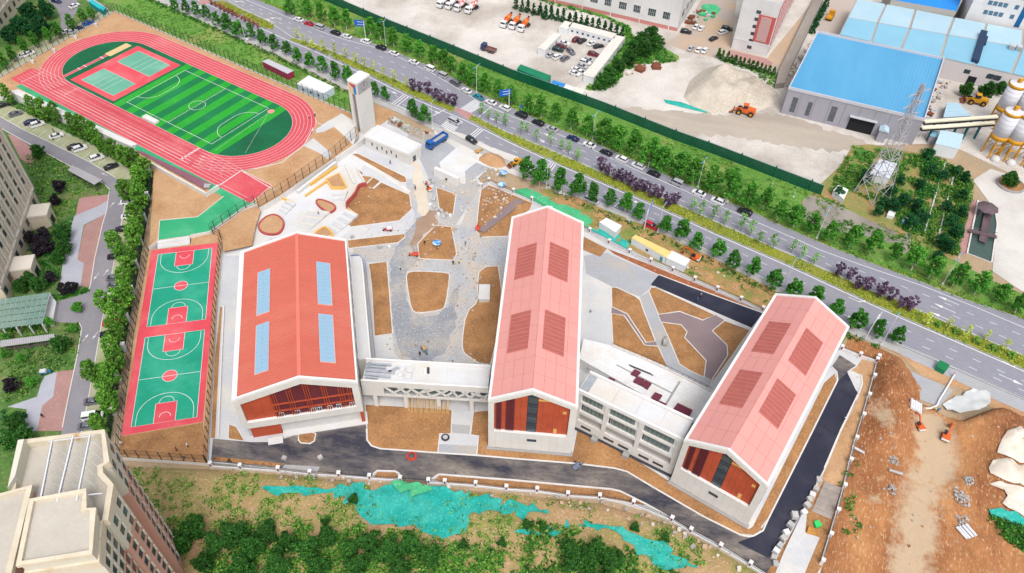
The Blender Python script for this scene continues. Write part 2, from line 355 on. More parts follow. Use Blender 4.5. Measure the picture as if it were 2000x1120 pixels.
def paint(name, P, wd=.15, z=.012, parent=None, m=None):
 P = [(p[0], p[1]) for p in P]; mb = MB().use(m or m_white); L_, R_ = offset_line(P, wd / 2), offset_line(P, -wd / 2)
 for i in range(len(P) - 1): mb.face([(*R_[i], z), (*R_[i + 1], z), (*L_[i + 1], z), (*L_[i], z)])
 return mb.build(name, parent or road)
paint('edge_line', WFL, .22);
paint('edge_line', offset_line([tuple(p) for p in WMN], -.5), .3)
paint('edge_line', offset_line([tuple(p) for p in WMF], .35), .18)
paint('edge_line', offset_line([tuple(p) for p in WNE], .5), .2)
def arclen(P, n=260):
 P = [Vector(p) for p in P]; L_ = [0]
 for a, b in zip(P, P[1:]): L_.append(L_[-1] + (b - a).length)
 out = []
 for i in range(n):
  s = L_[-1] * i / (n - 1); k = 0
  while k < len(L_) - 2 and L_[k + 1] < s: k += 1
  out.append(P[k].lerp(P[k + 1], (s - L_[k]) / max(1e-6, L_[k + 1] - L_[k])))
 return out
aFL, aMF, aMN, aNE = arclen(WFL), arclen(WMF), arclen(WMN), arclen(WNE)
def nearest(P, q): return min(P, key=lambda p: (p - q).length_squared)
dash_me = MB().use(m_white).face([(-1, -.08, 0), (1, -.08, 0), (1, .08, 0), (-1, .08, 0)]).mesh('lane_dash')
def dashes(A, B, fr, step=6.0):
 line = [a.lerp(nearest(B, a), fr) for a in A]
 for i, p in enumerate(resample([(q.x, q.y, 0) for q in line], step)[10:-8]):
  q = min(range(len(line)), key=lambda k: (line[k] - p.to_2d()).length_squared); t = line[min(q + 1, len(line) - 1)] - line[max(q - 1, 0)]
  ok = (p - G(905, 215)).length > 13 and (p - G(875, 245)).length > 12 and p.length < 420
  if ok: link('lane_dash', dash_me, road, loc=(p.x, p.y, .012), rz=math.atan2(t.y, t.x))
dashes(aMF, aFL, .36); dashes(aMF, aFL, .69); dashes(aMN, aNE, .38); dashes(aMN, aNE, .7)
def crosswalk(A, B, C_, D, n):
 A, B, C_, D = [G(*p).to_2d() for p in (A, B, C_, D)]
 for i in range(n):
  t = (i + .5) / n; p, q = A.lerp(D, t), B.lerp(C_, t); paint('crosswalk_stripe', [p, q], .45)
crosswalk((898, 213), (917, 223), (948, 204), (930, 192), 12)
crosswalk((882, 226), (905, 238), (880, 264), (855, 251), 11)
crosswalk((388, 8), (400, 14), (366, 32), (350, 22), 9)
for a, b in [((962, 207), (936, 228)), ((846, 226), (872, 213))]: paint('stop_line', [G(*a), G(*b)], .4)
for a, b in [((763, 205), (790, 184)), ((767, 207), (794, 186)), ((773, 209), (798, 189)), ((914, 268), (937, 249)), ((918, 270), (941, 251)), ((923, 271), (945, 253)),
    ((1066, 330), (1082, 311)), ((1071, 332), (1086, 313)), ((1077, 333), (1090, 315)), ((1200, 404), (1222, 386)), ((1205, 406), (1228, 388))]:
 paint('rumble_stripe', [G(*a), G(*b)], .35)
arrow_me = MB().use(m_white).add([(-3, -.1, 0), (.6, -.1, 0), (.6, .1, 0), (-3, .1, 0), (.6, -.5, 0), (3, 0, 0), (.6, .5, 0)], [(0, 1, 2, 3), (4, 5, 6)]).mesh('road_arrow')
turn_me = MB().use(m_white).add([(-3, -.1, 0), (.2, -.1, 0), (.2, .12, 0), (-3, .12, 0), (-.2, .12, 0), (.2, .12, 0), (1.1, 1.0, 0), (.7, 1.1, 0), (.35, 1.25, 0), (1.3, .7, 0), (1.9, 1.9, 0)], [(0, 1, 2, 3), (4, 5, 6, 7), (8, 9, 10)]).mesh('turn_arrow')
dia_me = MB().use(m_white).add([(-1.6, 0, 0), (0, -.7, 0), (1.6, 0, 0), (0, .7, 0), (-1.2, 0, 0), (0, -.5, 0), (1.2, 0, 0), (0, .5, 0)], [(0, 1, 5, 4), (1, 2, 6, 5), (2, 3, 7, 6), (3, 0, 4, 7)]).mesh('road_diamond')
RA = heading((1300, 400), (1700, 580))
for u, v, me, fl in [(1852, 587, arrow_me, 1), (1845, 602, arrow_me, 1), (1839, 619, arrow_me, 1), (968, 236, arrow_me, 1), (1066, 279, arrow_me, 1), (1074, 266, arrow_me, 1), (540, 35, turn_me, 1), (528, 41, arrow_me, 1), (470, 3, turn_me, 1),
      (1678, 590, turn_me, 0), (1652, 616, arrow_me, 0), (1980, 716, turn_me, 0), (1975, 742, arrow_me, 0), (765, 179, arrow_me, 0), (848, 217, arrow_me, 0), (790, 212, arrow_me, 0), (1236, 392, arrow_me, 0), (1107, 297, dia_me, 0), (1166, 323, dia_me, 0), (1175, 311, dia_me, 0)]:
 link(me.name.split('.')[0], me, road, loc=G(u, v, .013), rz=RA + (math.pi if fl else 0))
# medians: raised kerbed islands with hedge
def median(P, name, label):
 W = [G(*p) for p in P]
 mb = MB().use(m_kerb_grey); mb.prism([(p.x, p.y) for p in W], 0, .14)
 o = struct(name, mb, label=label)
 c = sum((Vector(p) for p in W), Vector()) / len(W)
 return o
i1 = [(408, 6), (460, 30), (510, 53), (522, 58), (532, 58), (537, 54), (534, 49), (520, 41), (468, 17), (436, 1)]
i2 = [(568, 79), (571, 75), (620, 89), (680, 114), (720, 133), (788, 164), (890, 211), (883, 220), (800, 186), (720, 146), (680, 128), (620, 99), (572, 82)]
i3 = [(914, 234), (922, 226)] + MF[10:] + [(2060, 722), (2060, 748)] + MN[10:][::-1]
for P, lb in ((i1, 'kerbed island with red shrubs at the far left end of the road'), (i2, 'kerbed median between clock tower and crossing'), (i3, 'long kerbed median running from the crossing to the right edge')):
 W = [G(*p) for p in P]; o = struct('median', MB().use(m_kerb_grey).prism([(p.x, p.y) for p in W], .0, .14), label=lb)
 # inset planted bed
 cx = [p.to_2d() for p in W]; n = len(cx); a = sum(cx[i].x * cx[(i + 1) % n].y - cx[(i + 1) % n].x * cx[i].y for i in range(n))
 if a < 0: cx = cx[::-1]
 ins = []
 for i in range(n):
  p, q, r = cx[i - 1], cx[i], cx[(i + 1) % n]; t = (r - p).normalized(); ins.append(q + Vector((-t.y, t.x)) * .3)
 V = [(p.x, p.y, .16) for p in ins]; struct('planting_bed', MB().use(m_gold).face(V), o)
pp = sheet('crossing_pad', [(884, 213), (893, 210), (926, 224), (916, 236)], .02, m_pinkpav, road)
sheet('crossing_pad', [(384, 2), (408, 0), (412, 4), (396, 12)], .02, m_pinkpav, road)
# far verge
FB = [(560, -30), (635, 2), (750, 52), (875, 102), (1000, 154), (1175, 217), (1312, 272), (1396, 302), (1500, 342), (1612, 385)]   # foot of the green site fence
wv = [(p.x, p.y) for p in WFE]
vb = ext(FB + [(1700, 428), (1760, 455), (1800, 470), (1850, 500), (1900, 528), (1960, 560), (2000, 575)], 160, 120)
mb = MB().use(m_grass); mb.face([(p[0], p[1], .015) for p in wv] + [(p.x, p.y, .015) for p in vb[::-1]]); verge = struct('verge', mb, label='grassy verge between the far kerb and the green site fence')
kb = ribbon_mb(MB().use(m_kerb_grey), WFE, .25, 0, .13); struct('kerb', kb, label='kerb along the far side of the road')
kb = ribbon_mb(MB().use(m_kerb_grey), WNE, .25, 0, .13); struct('kerb', kb, label='kerb along the school side of the road')
# near pavement and grass behind
NS = offset_line([tuple(p) for p in WNE], -2.7)
mb = MB().use(m_walk)
A = [(p.x, p.y) for p in WNE]
for i in range(len(A) - 1): mb.face([(*A[i], .06), (*NS[i], .06), (*NS[i + 1], .06), (*A[i + 1], .06)][::-1])
side = struct('pavement', mb, label='pale pavement along the school side of the road')
sheet('side_slip', [(1752, 676), (1820, 704), (1950, 762), (2000, 784), (2040, 800), (2040, 830), (2000, 806), (1940, 780), (1840, 730), (1760, 694)], .075, m_conc2, label='grey paving strip beside the road at lower right')
sheet('grass_strip', [(280, -20), (366, 26), (420, 52), (480, 84), (550, 114), (620, 150), (690, 186), (730, 204), (700, 228), (680, 222), (540, 160), (280, 46), (225, 22), (190, -10)], .01, m_grass, label='grass strip between track fence and pavement')
# concrete apron at the school gate mouth
sheet('gate_apron', [(845, 243), (870, 252), (905, 262), (960, 288), (1010, 306), (1040, 330), (1072, 352), (1030, 352), (985, 335), (930, 322), (880, 300), (850, 268)], .015, m_yard2, label='dusty concrete apron at the gate mouth')
# site yards beyond the green fence
sheet('plant_yard', [(560, -32), (635, 0), (750, 50), (875, 100), (1000, 152), (1175, 215), (1312, 270), (1396, 300), (1500, 340), (1612, 383), (1640, 330), (1690, 285), (1850, 280), (2100, 400), (2150, -60), (1700, -160), (500, -160)], .005, m_yard, label='dusty pale yard of the concrete works')
# ================================================================ sports ground (raised terrace)
TD, CD = 2.0, 1.2
m_red = mat('track_red', (216, 88, 98), (208, 80, 90), .07, (226, 106, 116), 1.8, fine=.05, rough=.8, c4=(224, 116, 120), sc4=.06, th4=.6, soft4=.1)
m_red2 = mat('court_red', (226, 84, 96), (216, 74, 88), .1, fine=.05, c4=(232, 118, 122), sc4=.09, th4=.58)
m_cgreen = mat('court_green', (34, 164, 132), (24, 150, 120), .12, fine=.05, c4=(70, 178, 148), sc4=.09, th4=.57)
m_vgreen = mat('volley_green', (112, 180, 154), (98, 166, 142), .12, fine=.05, c4=(140, 190, 170), sc4=.08)
m_pgreen = mat('path_green', (60, 176, 124), (48, 160, 110), .1, fine=.06, c4=(100, 188, 140), sc4=.07)
m_turf = mat('dark_turf', (14, 104, 66), (10, 90, 56), .12, fine=.12, c4=(18, 122, 78), sc4=.04)
m_turfL = mat('light_turf', (40, 168, 48), (32, 154, 42), .2, fine=.14, c4=(56, 174, 62), sc4=.1)
m_turfD = mat('mid_turf', (14, 128, 70), (10, 112, 62), .2, fine=.14, c4=(30, 136, 84), sc4=.1)
m_plaster = mat('white_plaster', (234, 232, 230), (222, 220, 218), .15, fine=.03, c4=(212, 208, 204), sc4=.1, th4=.66)
m_plum = mat('plum_rubber', (150, 102, 118), (136, 90, 106), .2, fine=.06)
m_sand = mat('pit_sand', (226, 200, 148), (214, 186, 134), .3, fine=.08)
m_dark = mat('dark_metal', (52, 54, 58), (44, 46, 50), .5, rough=.5, fine=.05)
m_steel = mat('light_steel', (214, 218, 222), (200, 204, 208), .5, rough=.45, metal=.2, fine=.03)
terr = [(291, 485), (309, 470), (372, 461), (410, 453), (475, 407), (500, 397), (507, 406), (546, 383), (654, 308), (690, 284), (700, 262), (692, 225), (540, 160), (280, 47), (225, 23), (0, 152), (-60, 188), (25, 187), (262, 294), (300, 337), (297, 400)]
def terrace(name, pts, dz, top, label):
 W = [G(p[0], p[1], dz) for p in pts]
 o = struct(name, MB().use(m_plaster).prism([(p.x, p.y) for p in W], -.05, dz - .03), label=label)
 sheet('terrace_top', pts, -.015, top, o, dz=dz)
 return o
tr = terrace('terrace', terr, TD, m_soil2, 'raised earth terrace carrying the running track')
sc_ = (H - TD) / H
TC = Vector((-125.69 * sc_, 240.46 * sc_)); TA = R(-31.85); HS, RI, BW = 35.8 * sc_, 16.8 * sc_, 7.95 * sc_
def TW(x, y): x, y = x * sc_, y * sc_; return Vector((TC.x + x * math.cos(TA) - y * math.sin(TA), TC.y + x * math.sin(TA) + y * math.cos(TA)))
def stadium(r, n=28):
 P = []
 for k in range(n + 1): t = -math.pi / 2 + math.pi * k / n; P.append((HS / sc_ + r * math.cos(t), r * math.sin(t)))
 for k in range(n + 1): t = math.pi / 2 + math.pi * k / n; P.append((-HS / sc_ + r * math.cos(t), r * math.sin(t)))
 return [TW(*p) for p in P]
r0 = 16.8; r1 = 24.75
mb = MB().use(m_red); O_, I_ = stadium(r1), stadium(r0 - .05); n_ = len(O_)
for i in range(n_): j = (i + 1) % n_; mb.face([(*O_[i], TD + .03), (*O_[j], TD + .03), (*I_[j], TD + .03), (*I_[i], TD + .03)])
mb.face([(*TW(x, y), TD + .024) for x, y in ((-56.5, -27.6), (68, -27.4), (67, -17.2), (54, -17.2), (40, -16), (-40, -16), (-56.8, -18.6))])
track = struct('running_track', mb, label='red running track with white lanes around the green field')
def tline(P, name='lane_line', wd=.085, z=.045, par=None, m=None): return paint(name, P, wd, TD + z, par or track, m)
LW = 7.95 / 6
for i in range(7):
 s = stadium(r0 + i * LW); tline(s + [s[0]])
for i in range(9):
 y = -(r0 + .05 + i * 1.3); tline([TW(-55 if i < 8 else -50, y), TW(53.5 if i < 7 else 66, y)])
tline([TW(53.5, -17), TW(53.5, -27.3)], 'finish_line', .3); tline([TW(33, -17), TW(33, -25)], 'start_mark', 1.0, m=mat('chequer_mark', (240, 222, 222), (222, 120, 128), 4, fine=0, soft=.03))
tline([TW(-51, -18.2), TW(-51, -27)], 'start_line', .15); tline([TW(-31, -17), TW(-31, -23)], 'start_line', .15)
tline([TW(54, -17.3), TW(67, -17.3), TW(68, -27.2)], 'edge_line', .2)
for k in range(12): tline([TW(36 + k * 1.25 - (k % 4) * .2, -18 - (k % 4) * 1.5), TW(37 + k * 1.25 - (k % 4) * .2, -18.2 - (k % 4) * 1.5)], 'stagger_mark', .1)
st = stadium(r0 - .05); mb = MB().use(m_turf).face([(*p, TD + .034) for p in st]); field = struct('playing_field', mb, label='green artificial turf field inside the running track')
k = 0; x = -12.2
while x < 38:
 wd = 3.52; y_ = lambda xx: r0 - .1 if abs(xx) < 35.8 else math.sqrt(max(0, (r0 - .1) ** 2 - (abs(xx) - 35.8) ** 2))
 if k % 2 == 0 or x > -9:
  struct('turf_stripe', MB().use(m_turfL if k % 2 == 0 else m_turfD).face([(*TW(a, b), TD + .041) for a, b in ((x, -y_(x)), (x + wd, -y_(x + wd)), (x + wd, y_(x + wd)), (x, y_(x)))]), field)
 x += wd; k += 1
def fl(P, wd=.14, nm='field_line', z=.052): return paint(nm, [TW(*p) for p in P], wd, TD + z, field)
X0, X1, Y0 = -9.1, 34.7, 13.1
fl([(X0, -Y0), (X1, -Y0)]); fl([(X0, Y0), (X1, Y0)]); fl([(X0, -Y0), (X0, Y0)]); fl([(X1, -Y0), (X1, Y0)]); fl([(12.8, -Y0), (12.8, Y0)])
fl([(12.8 + 2.9 * math.cos(t * .2094), 2.9 * math.sin(t * .2094) - .2) for t in range(31)])
for sx, X in ((1, X0), (-1, X1)):
 fl([(X + sx * 6 * math.sin(t * math.pi / 16), -2.6 - 6 * math.cos(t * math.pi / 16)) for t in range(9)] + [(X + sx * 6 * math.sin(t * math.pi / 16), 2.6 - 6 * math.cos(t * math.pi / 16)) for t in range(8, 17)])
struct('throwing_circle', MB().use(mat('pale_red', (232, 150, 142))).face([(*TW(36.9 + 1.25 * math.cos(t * .3927), 12.2 + 1.25 * math.sin(t * .3927)), TD + .055) for t in range(16)]), field)
fl([(36.9, 11), (47.6, -10.2)], .06, 'sector_line'); fl([(36.9, 11), (38.5, -15)], .06, 'sector_line')
def rect(a, b, c, d): return [(a, c), (b, c), (b, d), (a, d)]
pad = struct('volleyball_pad', MB().use(m_red2).face([(*TW(*p), TD + .046) for p in rect(-38.2, -13.3, -15.5, 14.6)]), field)
for ya, yb in ((2.5, 12.2), (-13.2, -3.6)):
 vc = struct('volleyball_court', MB().use(m_vgreen).face([(*TW(*p), TD + .054) for p in rect(-34.7, -16.4, ya, yb)]), field)
 for P in ([(-34.7, ya), (-16.4, ya), (-16.4, yb), (-34.7, yb), (-34.7, ya)], [(-25.5, ya), (-25.5, yb)], [(-28.5, ya), (-28.5, yb)], [(-22.5, ya), (-22.5, yb)]):
  paint('court_line', [TW(*p) for p in P], .1, TD + .062, vc)
struct('run_up_strip', MB().use(m_red).face([(*TW(*p), TD + .046) for p in rect(-42.6, -41.2, -15.6, 3.4)]), field)
fl([(-42.6, -15.6), (-42.6, 3.4)], .08); fl([(-41.2, -15.6), (-41.2, 3.4)], .08)
for yy in (-9, -6.5, 1): fl([(-43, yy), (-40.8, yy)], .3, 'take_off_board', .058)
sp = MB().use(m_sand).prism([tuple(TW(*p)) for p in rect(-43.4, -40.1, 3.4, 13.3)], TD + .03, TD + .1); struct('sand_pit', sp, field)
# white padded box at the edge of the field
bx = thing('landing_mat', 'white oblong landing mat at the near edge of the striped field', 'mat', (*TW(6.9, -15.6), TD + .05), TA)
MB().use(m_plaster).tbox(-3.3, 3.3, -1.0, 1.0, 0, .75, .06, .06).build('cushion', bx); MB().use(m_steel).box(-3.34, 3.34, -1.04, 1.04, .0, .1).build('base', bx)
# green strip, plum stand and white stand wall along the sprint straight
struct('margin_strip', MB().use(m_pgreen).face([(*TW(x, y), TD + .02) for x, y in ((-50, -29.6), (62, -30), (62, -27.4), (-50, -27.6))]), track)
P_ = [G(u, v, TD + .02) for u, v in ((266, 296), (277, 297), (414, 362), (400, 371))]
pl = thing('spectator_stand', 'plum surfaced spectator terrace behind a white wall beside the track', 'stand', (0, 0, 0))
MB().use(m_plum).prism([(p.x, p.y) for p in P_], TD, TD + .35).build('deck', pl)
ribbon_mb(MB().use(m_plaster), [G(u, v, TD + 1.6) for u, v in ((258, 297), (402, 377), (426, 361))], .5, 0, TD + 1.6).build('parapet_wall', pl)
MB().use(m_conc2).prism([(p.x, p.y) for p in [G(u, v, TD) for u, v in ((400, 362), (414, 363), (410, 369), (399, 370))]], TD + .35, TD + .7).build('end_block', pl)
ws = thing('white_stand', 'long white stepped stand half hidden by the row of trees', 'stand')
for i, (a, b, h) in enumerate((((26, 186), (262, 293), 1.7), ((30, 182), (264, 289), 1.1), ((34, 178), (266, 285), .55))):
 A_, B_ = G(*a, TD), G(*b, TD); ribbon_mb(MB().use(m_plaster), [A_, B_], 1.0, TD - 2.05 if i == 0 else TD - .03, TD + h - .004 * i).build('step', ws)
# inner soil areas, kerbs on the terrace
sheet('green_path', [(312, 431), (386, 424), (437, 384), (428, 366), (431, 361), (498, 396), (475, 407), (410, 453), (372, 460), (309, 469)], .012, m_pgreen, tr, dz=TD)
kerb([(312, 431), (386, 424), (437, 384)], m_kerb, .2, .1, tr, z=TD, dz=TD); kerb([(372, 460), (410, 453), (475, 407), (500, 396)], m_kerb, .3, .15, tr, z=TD, dz=TD); kerb([(312, 431), (309, 469), (291, 484)], m_kerb, .2, .12, tr, z=TD, dz=TD)
kerb([(225, 23), (280, 47), (540, 160), (690, 224)], m_kerb, .45, .3, tr, z=TD, dz=TD); kerb([(225, 23), (0, 152), (-60, 188)], m_kerb, .4, .3, tr, z=TD, dz=TD)
sheet('paved_link', [(617, 253), (637, 239), (668, 222), (690, 236), (697, 262), (690, 284), (668, 262), (652, 248), (632, 258), (618, 260)], .014, m_conc, tr, dz=TD)
sheet('paved_link', [(593, 285), (612, 270), (648, 300), (640, 312), (625, 300)], .013, m_conc, tr, dz=TD)
kerb([(615, 222), (618, 240), (634, 245), (668, 222)], m_kerb, .2, .1, tr, z=TD, dz=TD)
kerb([(612, 250), (594, 284), (550, 318), (500, 330), (471, 334), (536, 372)], m_kerb, .25, .1, tr, z=TD, dz=TD)
# ---------------------------------------------------------------- basketball terrace
ct = [(288, 489), (309, 486), (434, 468), (430, 520), (422, 607), (408, 845), (405, 905), (232, 893), (236, 853), (262, 650)]
cterr = terrace('court_terrace', ct, CD, m_soil2, 'raised terrace carrying the two basketball courts')
sheet('court_surface', [(296, 489), (427, 474), (396, 824), (236, 852)], .0, m_red2, cterr, dz=CD)
CO = G(309, 497.5, CD); CA = .226
def CW(x, y): return Vector((CO.x + x * math.cos(CA) - y * math.sin(CA), CO.y + x * math.sin(CA) + y * math.cos(CA)))
GAP = 3.72
for kk in range(2):
 oy = -kk * (28 + GAP) * .994
 CL = lambda x, y: CW(x * .994, oy + y * .994)
 bc = struct('basketball_court', MB().use(m_cgreen).face([(*CL(*p), CD + .008) for p in rect(0, 15, -28, 0)]), cterr)
 def cl(P, wd=.12): return paint('court_line', [CL(*p) for p in P], wd, CD + .028, bc)
 cl([(0, 0), (15, 0), (15, -28), (0, -28), (0, 0)]); cl([(0, -14), (15, -14)])
 for s, yb in ((-1, 0), (1, -28)):
  struct('key_area', MB().use(m_red2).face([(*CL(*p), CD + .016) for p in rect(5.0, 10.0, yb, yb + s * 5.8)]), bc)
  cl([(5, yb), (5, yb + s * 5.8), (10, yb + s * 5.8), (10, yb)])
  cl([(.9, yb), (.9, yb + s * 2.6)] + [(7.5 - 6.6 * math.cos(t * math.pi / 18), yb + s * (2.6 + 6.1 * math.sin(t * math.pi / 18))) for t in range(19)] + [(14.1, yb)])
  cl([(7.5 - 1.8 * math.cos(t * math.pi / 12), yb + s * (5.8 + 1.8 * math.sin(t * math.pi / 12))) for t in range(13)])
  cl([(7.5 - 1.3 * math.cos(t * math.pi / 12), yb + s * (1.6 + 1.3 * math.sin(t * math.pi / 12))) for t in range(13)])
 struct('centre_circle', MB().use(m_red2).face([(*CL(7.5 + 1.8 * math.cos(t * .2618), -14 + 1.8 * math.sin(t * .2618)), CD + .016) for t in range(24)]), bc)
 cl([(7.5 + 1.8 * math.cos(t * .2618), -14 + 1.8 * math.sin(t * .2618)) for t in range(25)])
cs = thing('court_steps', 'white steps from the green path down to the basketball courts', 'stairs')
A_, B_, C_, D_ = [G(*p, CD) for p in ((309, 470), (372, 462), (371, 478), (308, 487))]
for i in range(5):
 t0, t1 = i / 5, (i + 1) / 5; q = [A_.lerp(D_, t0), B_.lerp(C_, t0), B_.lerp(C_, t1), A_.lerp(D_, t1)]
 MB().use(m_conc3 if i % 2 else m_conc).prism([(p.x, p.y) for p in q], CD, TD - .16 * i).build('step', cs)
terrain('court_end_soil', [(237, 853), (396, 826), (403, 900), (234, 889)], m_soil, 1.5, .25, .2, z=.0, edge=1.2, dz=CD, label='brown soil strip at the near end of the courts')
# sloping soil wedge beside the path
terrain('soil_wedge', [(374, 464), (411, 456), (476, 411), (500, 404), (510, 410), (500, 440), (492, 480), (436, 492), (434, 470), (372, 478)], m_soil2, 1.6, .2, .2, z=.02, edge=1.5, dz=CD - .1, label='tan soil wedge between green path and courts')
# ---------------------------------------------------------------- fences round the sports ground
post_me = MB().use(m_dark).box(-.07, .07, -.07, .07, 0, 3.9).box(-.09, .09, -.09, .09, 0, .12).mesh('post')
post2_me = MB().use(m_dark).box(-.07, .07, -.07, .07, 0, 3.2).box(-.09, .09, -.09, .09, 0, .12).mesh('post')
m_mesh = None
def meshmat(name, col, dens):
 m = bpy.data.materials.new(name); m.use_nodes = True; n = m.node_tree.nodes; L = m.node_tree.links; b = n['Principled BSDF']; b.inputs['Base Color'].default_value = C3(col); b.inputs['Roughness'].default_value = .7
 t = n.new('ShaderNodeBsdfTransparent'); x = n.new('ShaderNodeMixShader'); x.inputs[0].default_value = dens
 L.new(t.outputs[0], x.inputs[1]); L.new(b.outputs[0], x.inputs[2]); L.new(x.outputs[0], n['Material Output'].inputs[0]); return m
m_wire = meshmat('chain_link_wire', (60, 70, 66), .10); m_wireg = meshmat('green_mesh_wire', (24, 70, 56), .62)
def fence(label, pts, dz, step, me, ht, name='sports_fence', z=None, wire=None):
 P = [G(p[0], p[1], dz) for p in pts]; z = dz if z is None else z
 f = thing(name, label, 'fence')
 for p in resample([(q.x, q.y, 0) for q in P], step): link('post', me, f, loc=(p.x, p.y, z))
 for zz in (.15, ht * .5, ht - .08): ribbon_mb(MB().use(m_dark), P, .05, z + zz - .025, z + zz + .025).build('rail', f)
 mb = MB().use(wire or m_wire)
 for a, b in zip(P, P[1:]): mb.face([(a.x, a.y, z + .1), (b.x, b.y, z + .1), (b.x, b.y, z + ht - .05), (a.x, a.y, z + ht - .05)])
 mb.build('wire_mesh', f); return f
fence('tall dark post fence between running track and grass strip by the road', [(225, 23), (280, 47), (540, 160), (690, 224)], TD + .3, 2.5, post_me, 3.9)
fence('tall dark post fence at far left end of the track', [(222, 24), (0, 152), (-60, 188)], TD + .3, 2.6, post_me, 3.9)
fence('tall dark post fence on the white retaining wall above the stepped plaza', [(696, 266), (654, 306), (546, 381), (505, 405)], TD, 3.0, post_me, 3.9)
fence('dark post fence edging the green path above the soil wedge', [(498, 398), (475, 408), (411, 454), (436, 466)], TD, 3.0, post2_me, 3.2, z=TD - .1)
fence('dark post fence on the right side of the basketball courts', [(433, 469), (421, 607), (407, 845), (404, 903)], CD, 2.6, post2_me, 3.2)
fence('dark post fence across the near end of the courts', [(403, 904), (233, 892)], CD, 2.6, post2_me, 3.2)
fence('dark post fence on the left side of the basketball courts', [(290, 490), (262, 650), (236, 853), (233, 890)], CD, 2.6, post2_me, 3.2)
fence('green mesh fence of the housing estate along the tree row', [(299, 332), (297, 372), (286, 440), (272, 520), (256, 610), (240, 700), (226, 790), (212, 880)], 0, 2.4, post2_me, 3.2, 'mesh_fence', wire=m_wireg)
pil = MB().use(m_conc).box(-.45, .45, -.45, .45, 0, 3.0).box(-.55, .55, -.55, .55, 3.0, 3.2).mesh('fence_pillar')
for i, (u, v) in enumerate([(296, 332), (291, 376), (285, 419), (277, 464), (269, 509), (261, 560), (252, 614), (245, 671), (234, 731), (224, 796)]):
 p = G(u, v, 3.2); link('concrete_pillar', pil, None, 'grey concrete fence pillar beside the tree row, %s from the track end' % ordw(i + 1), 'pillar', 'estate fence pillars', loc=(p.x - .9, p.y, 0), rz=.22)
for i, (u, v) in enumerate([(36, 188), (62, 118), (104, 96), (146, 70), (186, 46)][1:]):
 p = G(u, v, 3.2); link('concrete_pillar', pil, None, 'pale concrete fence pillar at far left of track, %s from left' % ordw(i + 1), 'pillar', 'left fence pillars', loc=(p.x, p.y, 0), rz=.5)
# ================================================================ school grounds
def brick(name, c1, c2, cm, sx=.6, sy=.3, rot=0, dirt=None):
 """small pavers, too fine to tell apart singly from the air"""
 m = bpy.data.materials.new(name); m.use_nodes = True; n = m.node_tree.nodes; L = m.node_tree.links; b = n['Principled BSDF']
 ge = n.new('ShaderNodeNewGeometry'); mp = n.new('ShaderNodeMapping'); mp.vector_type = 'TEXTURE'; mp.inputs['Rotation'].default_value = (0, 0, rot); L.new(ge.outputs['Position'], mp.inputs[0])
 t = n.new('ShaderNodeTexBrick'); t.inputs['Color1'].default_value = C3(c1); t.inputs['Color2'].default_value = C3(c2); t.inputs['Mortar'].default_value = C3(cm); t.inputs['Scale'].default_value = 1
 t.inputs['Brick Width'].default_value = sx; t.inputs['Row Height'].default_value = sy; t.inputs['Mortar Size'].default_value = .02; t.offset = .5
 L.new(mp.outputs[0], t.inputs['Vector'])
 nz = n.new('ShaderNodeTexNoise'); nz.inputs['Scale'].default_value = .09; nz.inputs['Detail'].default_value = 6; nz.inputs['Roughness'].default_value = .65; L.new(ge.outputs['Position'], nz.inputs['Vector'])
 r = n.new('ShaderNodeMapRange'); r.inputs['From Min'].default_value = .5; r.inputs['From Max'].default_value = .68; L.new(nz.outputs['Fac'], r.inputs['Value'])
 x = n.new('ShaderNodeMix'); x.data_type = 'RGBA'; L.new(r.outputs[0], x.inputs[0]); L.new(t.outputs['Color'], x.inputs[6]); x.inputs[7].default_value = C3(dirt or cm)
 L.new(x.outputs[2], b.inputs['Base Color']); b.inputs['Roughness'].default_value = .9; b.inputs['Specular IOR Level'].default_value = .2
 MATS[name] = m; return m
m_paver = mat('grey_pavers', (190, 192, 197), (168, 171, 178), .22, (220, 220, 222), 2.4, fine=.16, c4=(198, 186, 172), sc4=.12, th4=.52, bump=.3)
m_paver2 = mat('dark_pavers', (156, 160, 168), (140, 144, 152), .25, (206, 208, 212), 2.0, fine=.14, c4=(188, 180, 170), sc4=.12, th4=.56, bump=.2)
m_tiles = brick('terrace_tiles', (232, 232, 234), (240, 240, 240), (206, 204, 202), 1.2, 1.2, R(-33), (224, 216, 206))
m_mauve = mat('mauve_asphalt', (150, 132, 134), (138, 120, 123), .12, fine=.06)
m_redbrick = mat('red_brown_soil', (170, 104, 68), (150, 90, 58), .2, (196, 140, 100), 1.2, bump=.6, fine=.2)
m_yellow = mat('yellow_render', (244, 196, 110), (236, 184, 96), .3, fine=.04)
m_brickred = mat('brick_red_render', (190, 92, 88), (178, 82, 78), .3, fine=.05)
comp = [(404, 905), (408, 845), (422, 607), (434, 480), (505, 408), (655, 308), (695, 270), (720, 225), (760, 222), (800, 245), (850, 262), (905, 300), (940, 360), (955, 352), (1152, 450), (1357, 545), (1447, 584), (1644, 678), (1712, 705), (1660, 900), (1606, 1100), (1600, 1130), (1500, 1125), (1465, 1102), (1312, 1014), (1171, 972), (989, 953), (782, 936), (544, 917)]
sheet('school_yard', comp, .0, m_conc, label='pale concrete yard of the school under construction')
sheet('court_paving', [(790, 350), (820, 350), (850, 365), (860, 420), (890, 440), (900, 440), (925, 380), (940, 372), (930, 455), (995, 465), (985, 525), (965, 715), (905, 712), (790, 708), (770, 690), (760, 600), (755, 512), (690, 512), (690, 478), (780, 475), (800, 455), (810, 420)], .012, m_paver, label='light grey paver courtyard between the two red roofed halls')
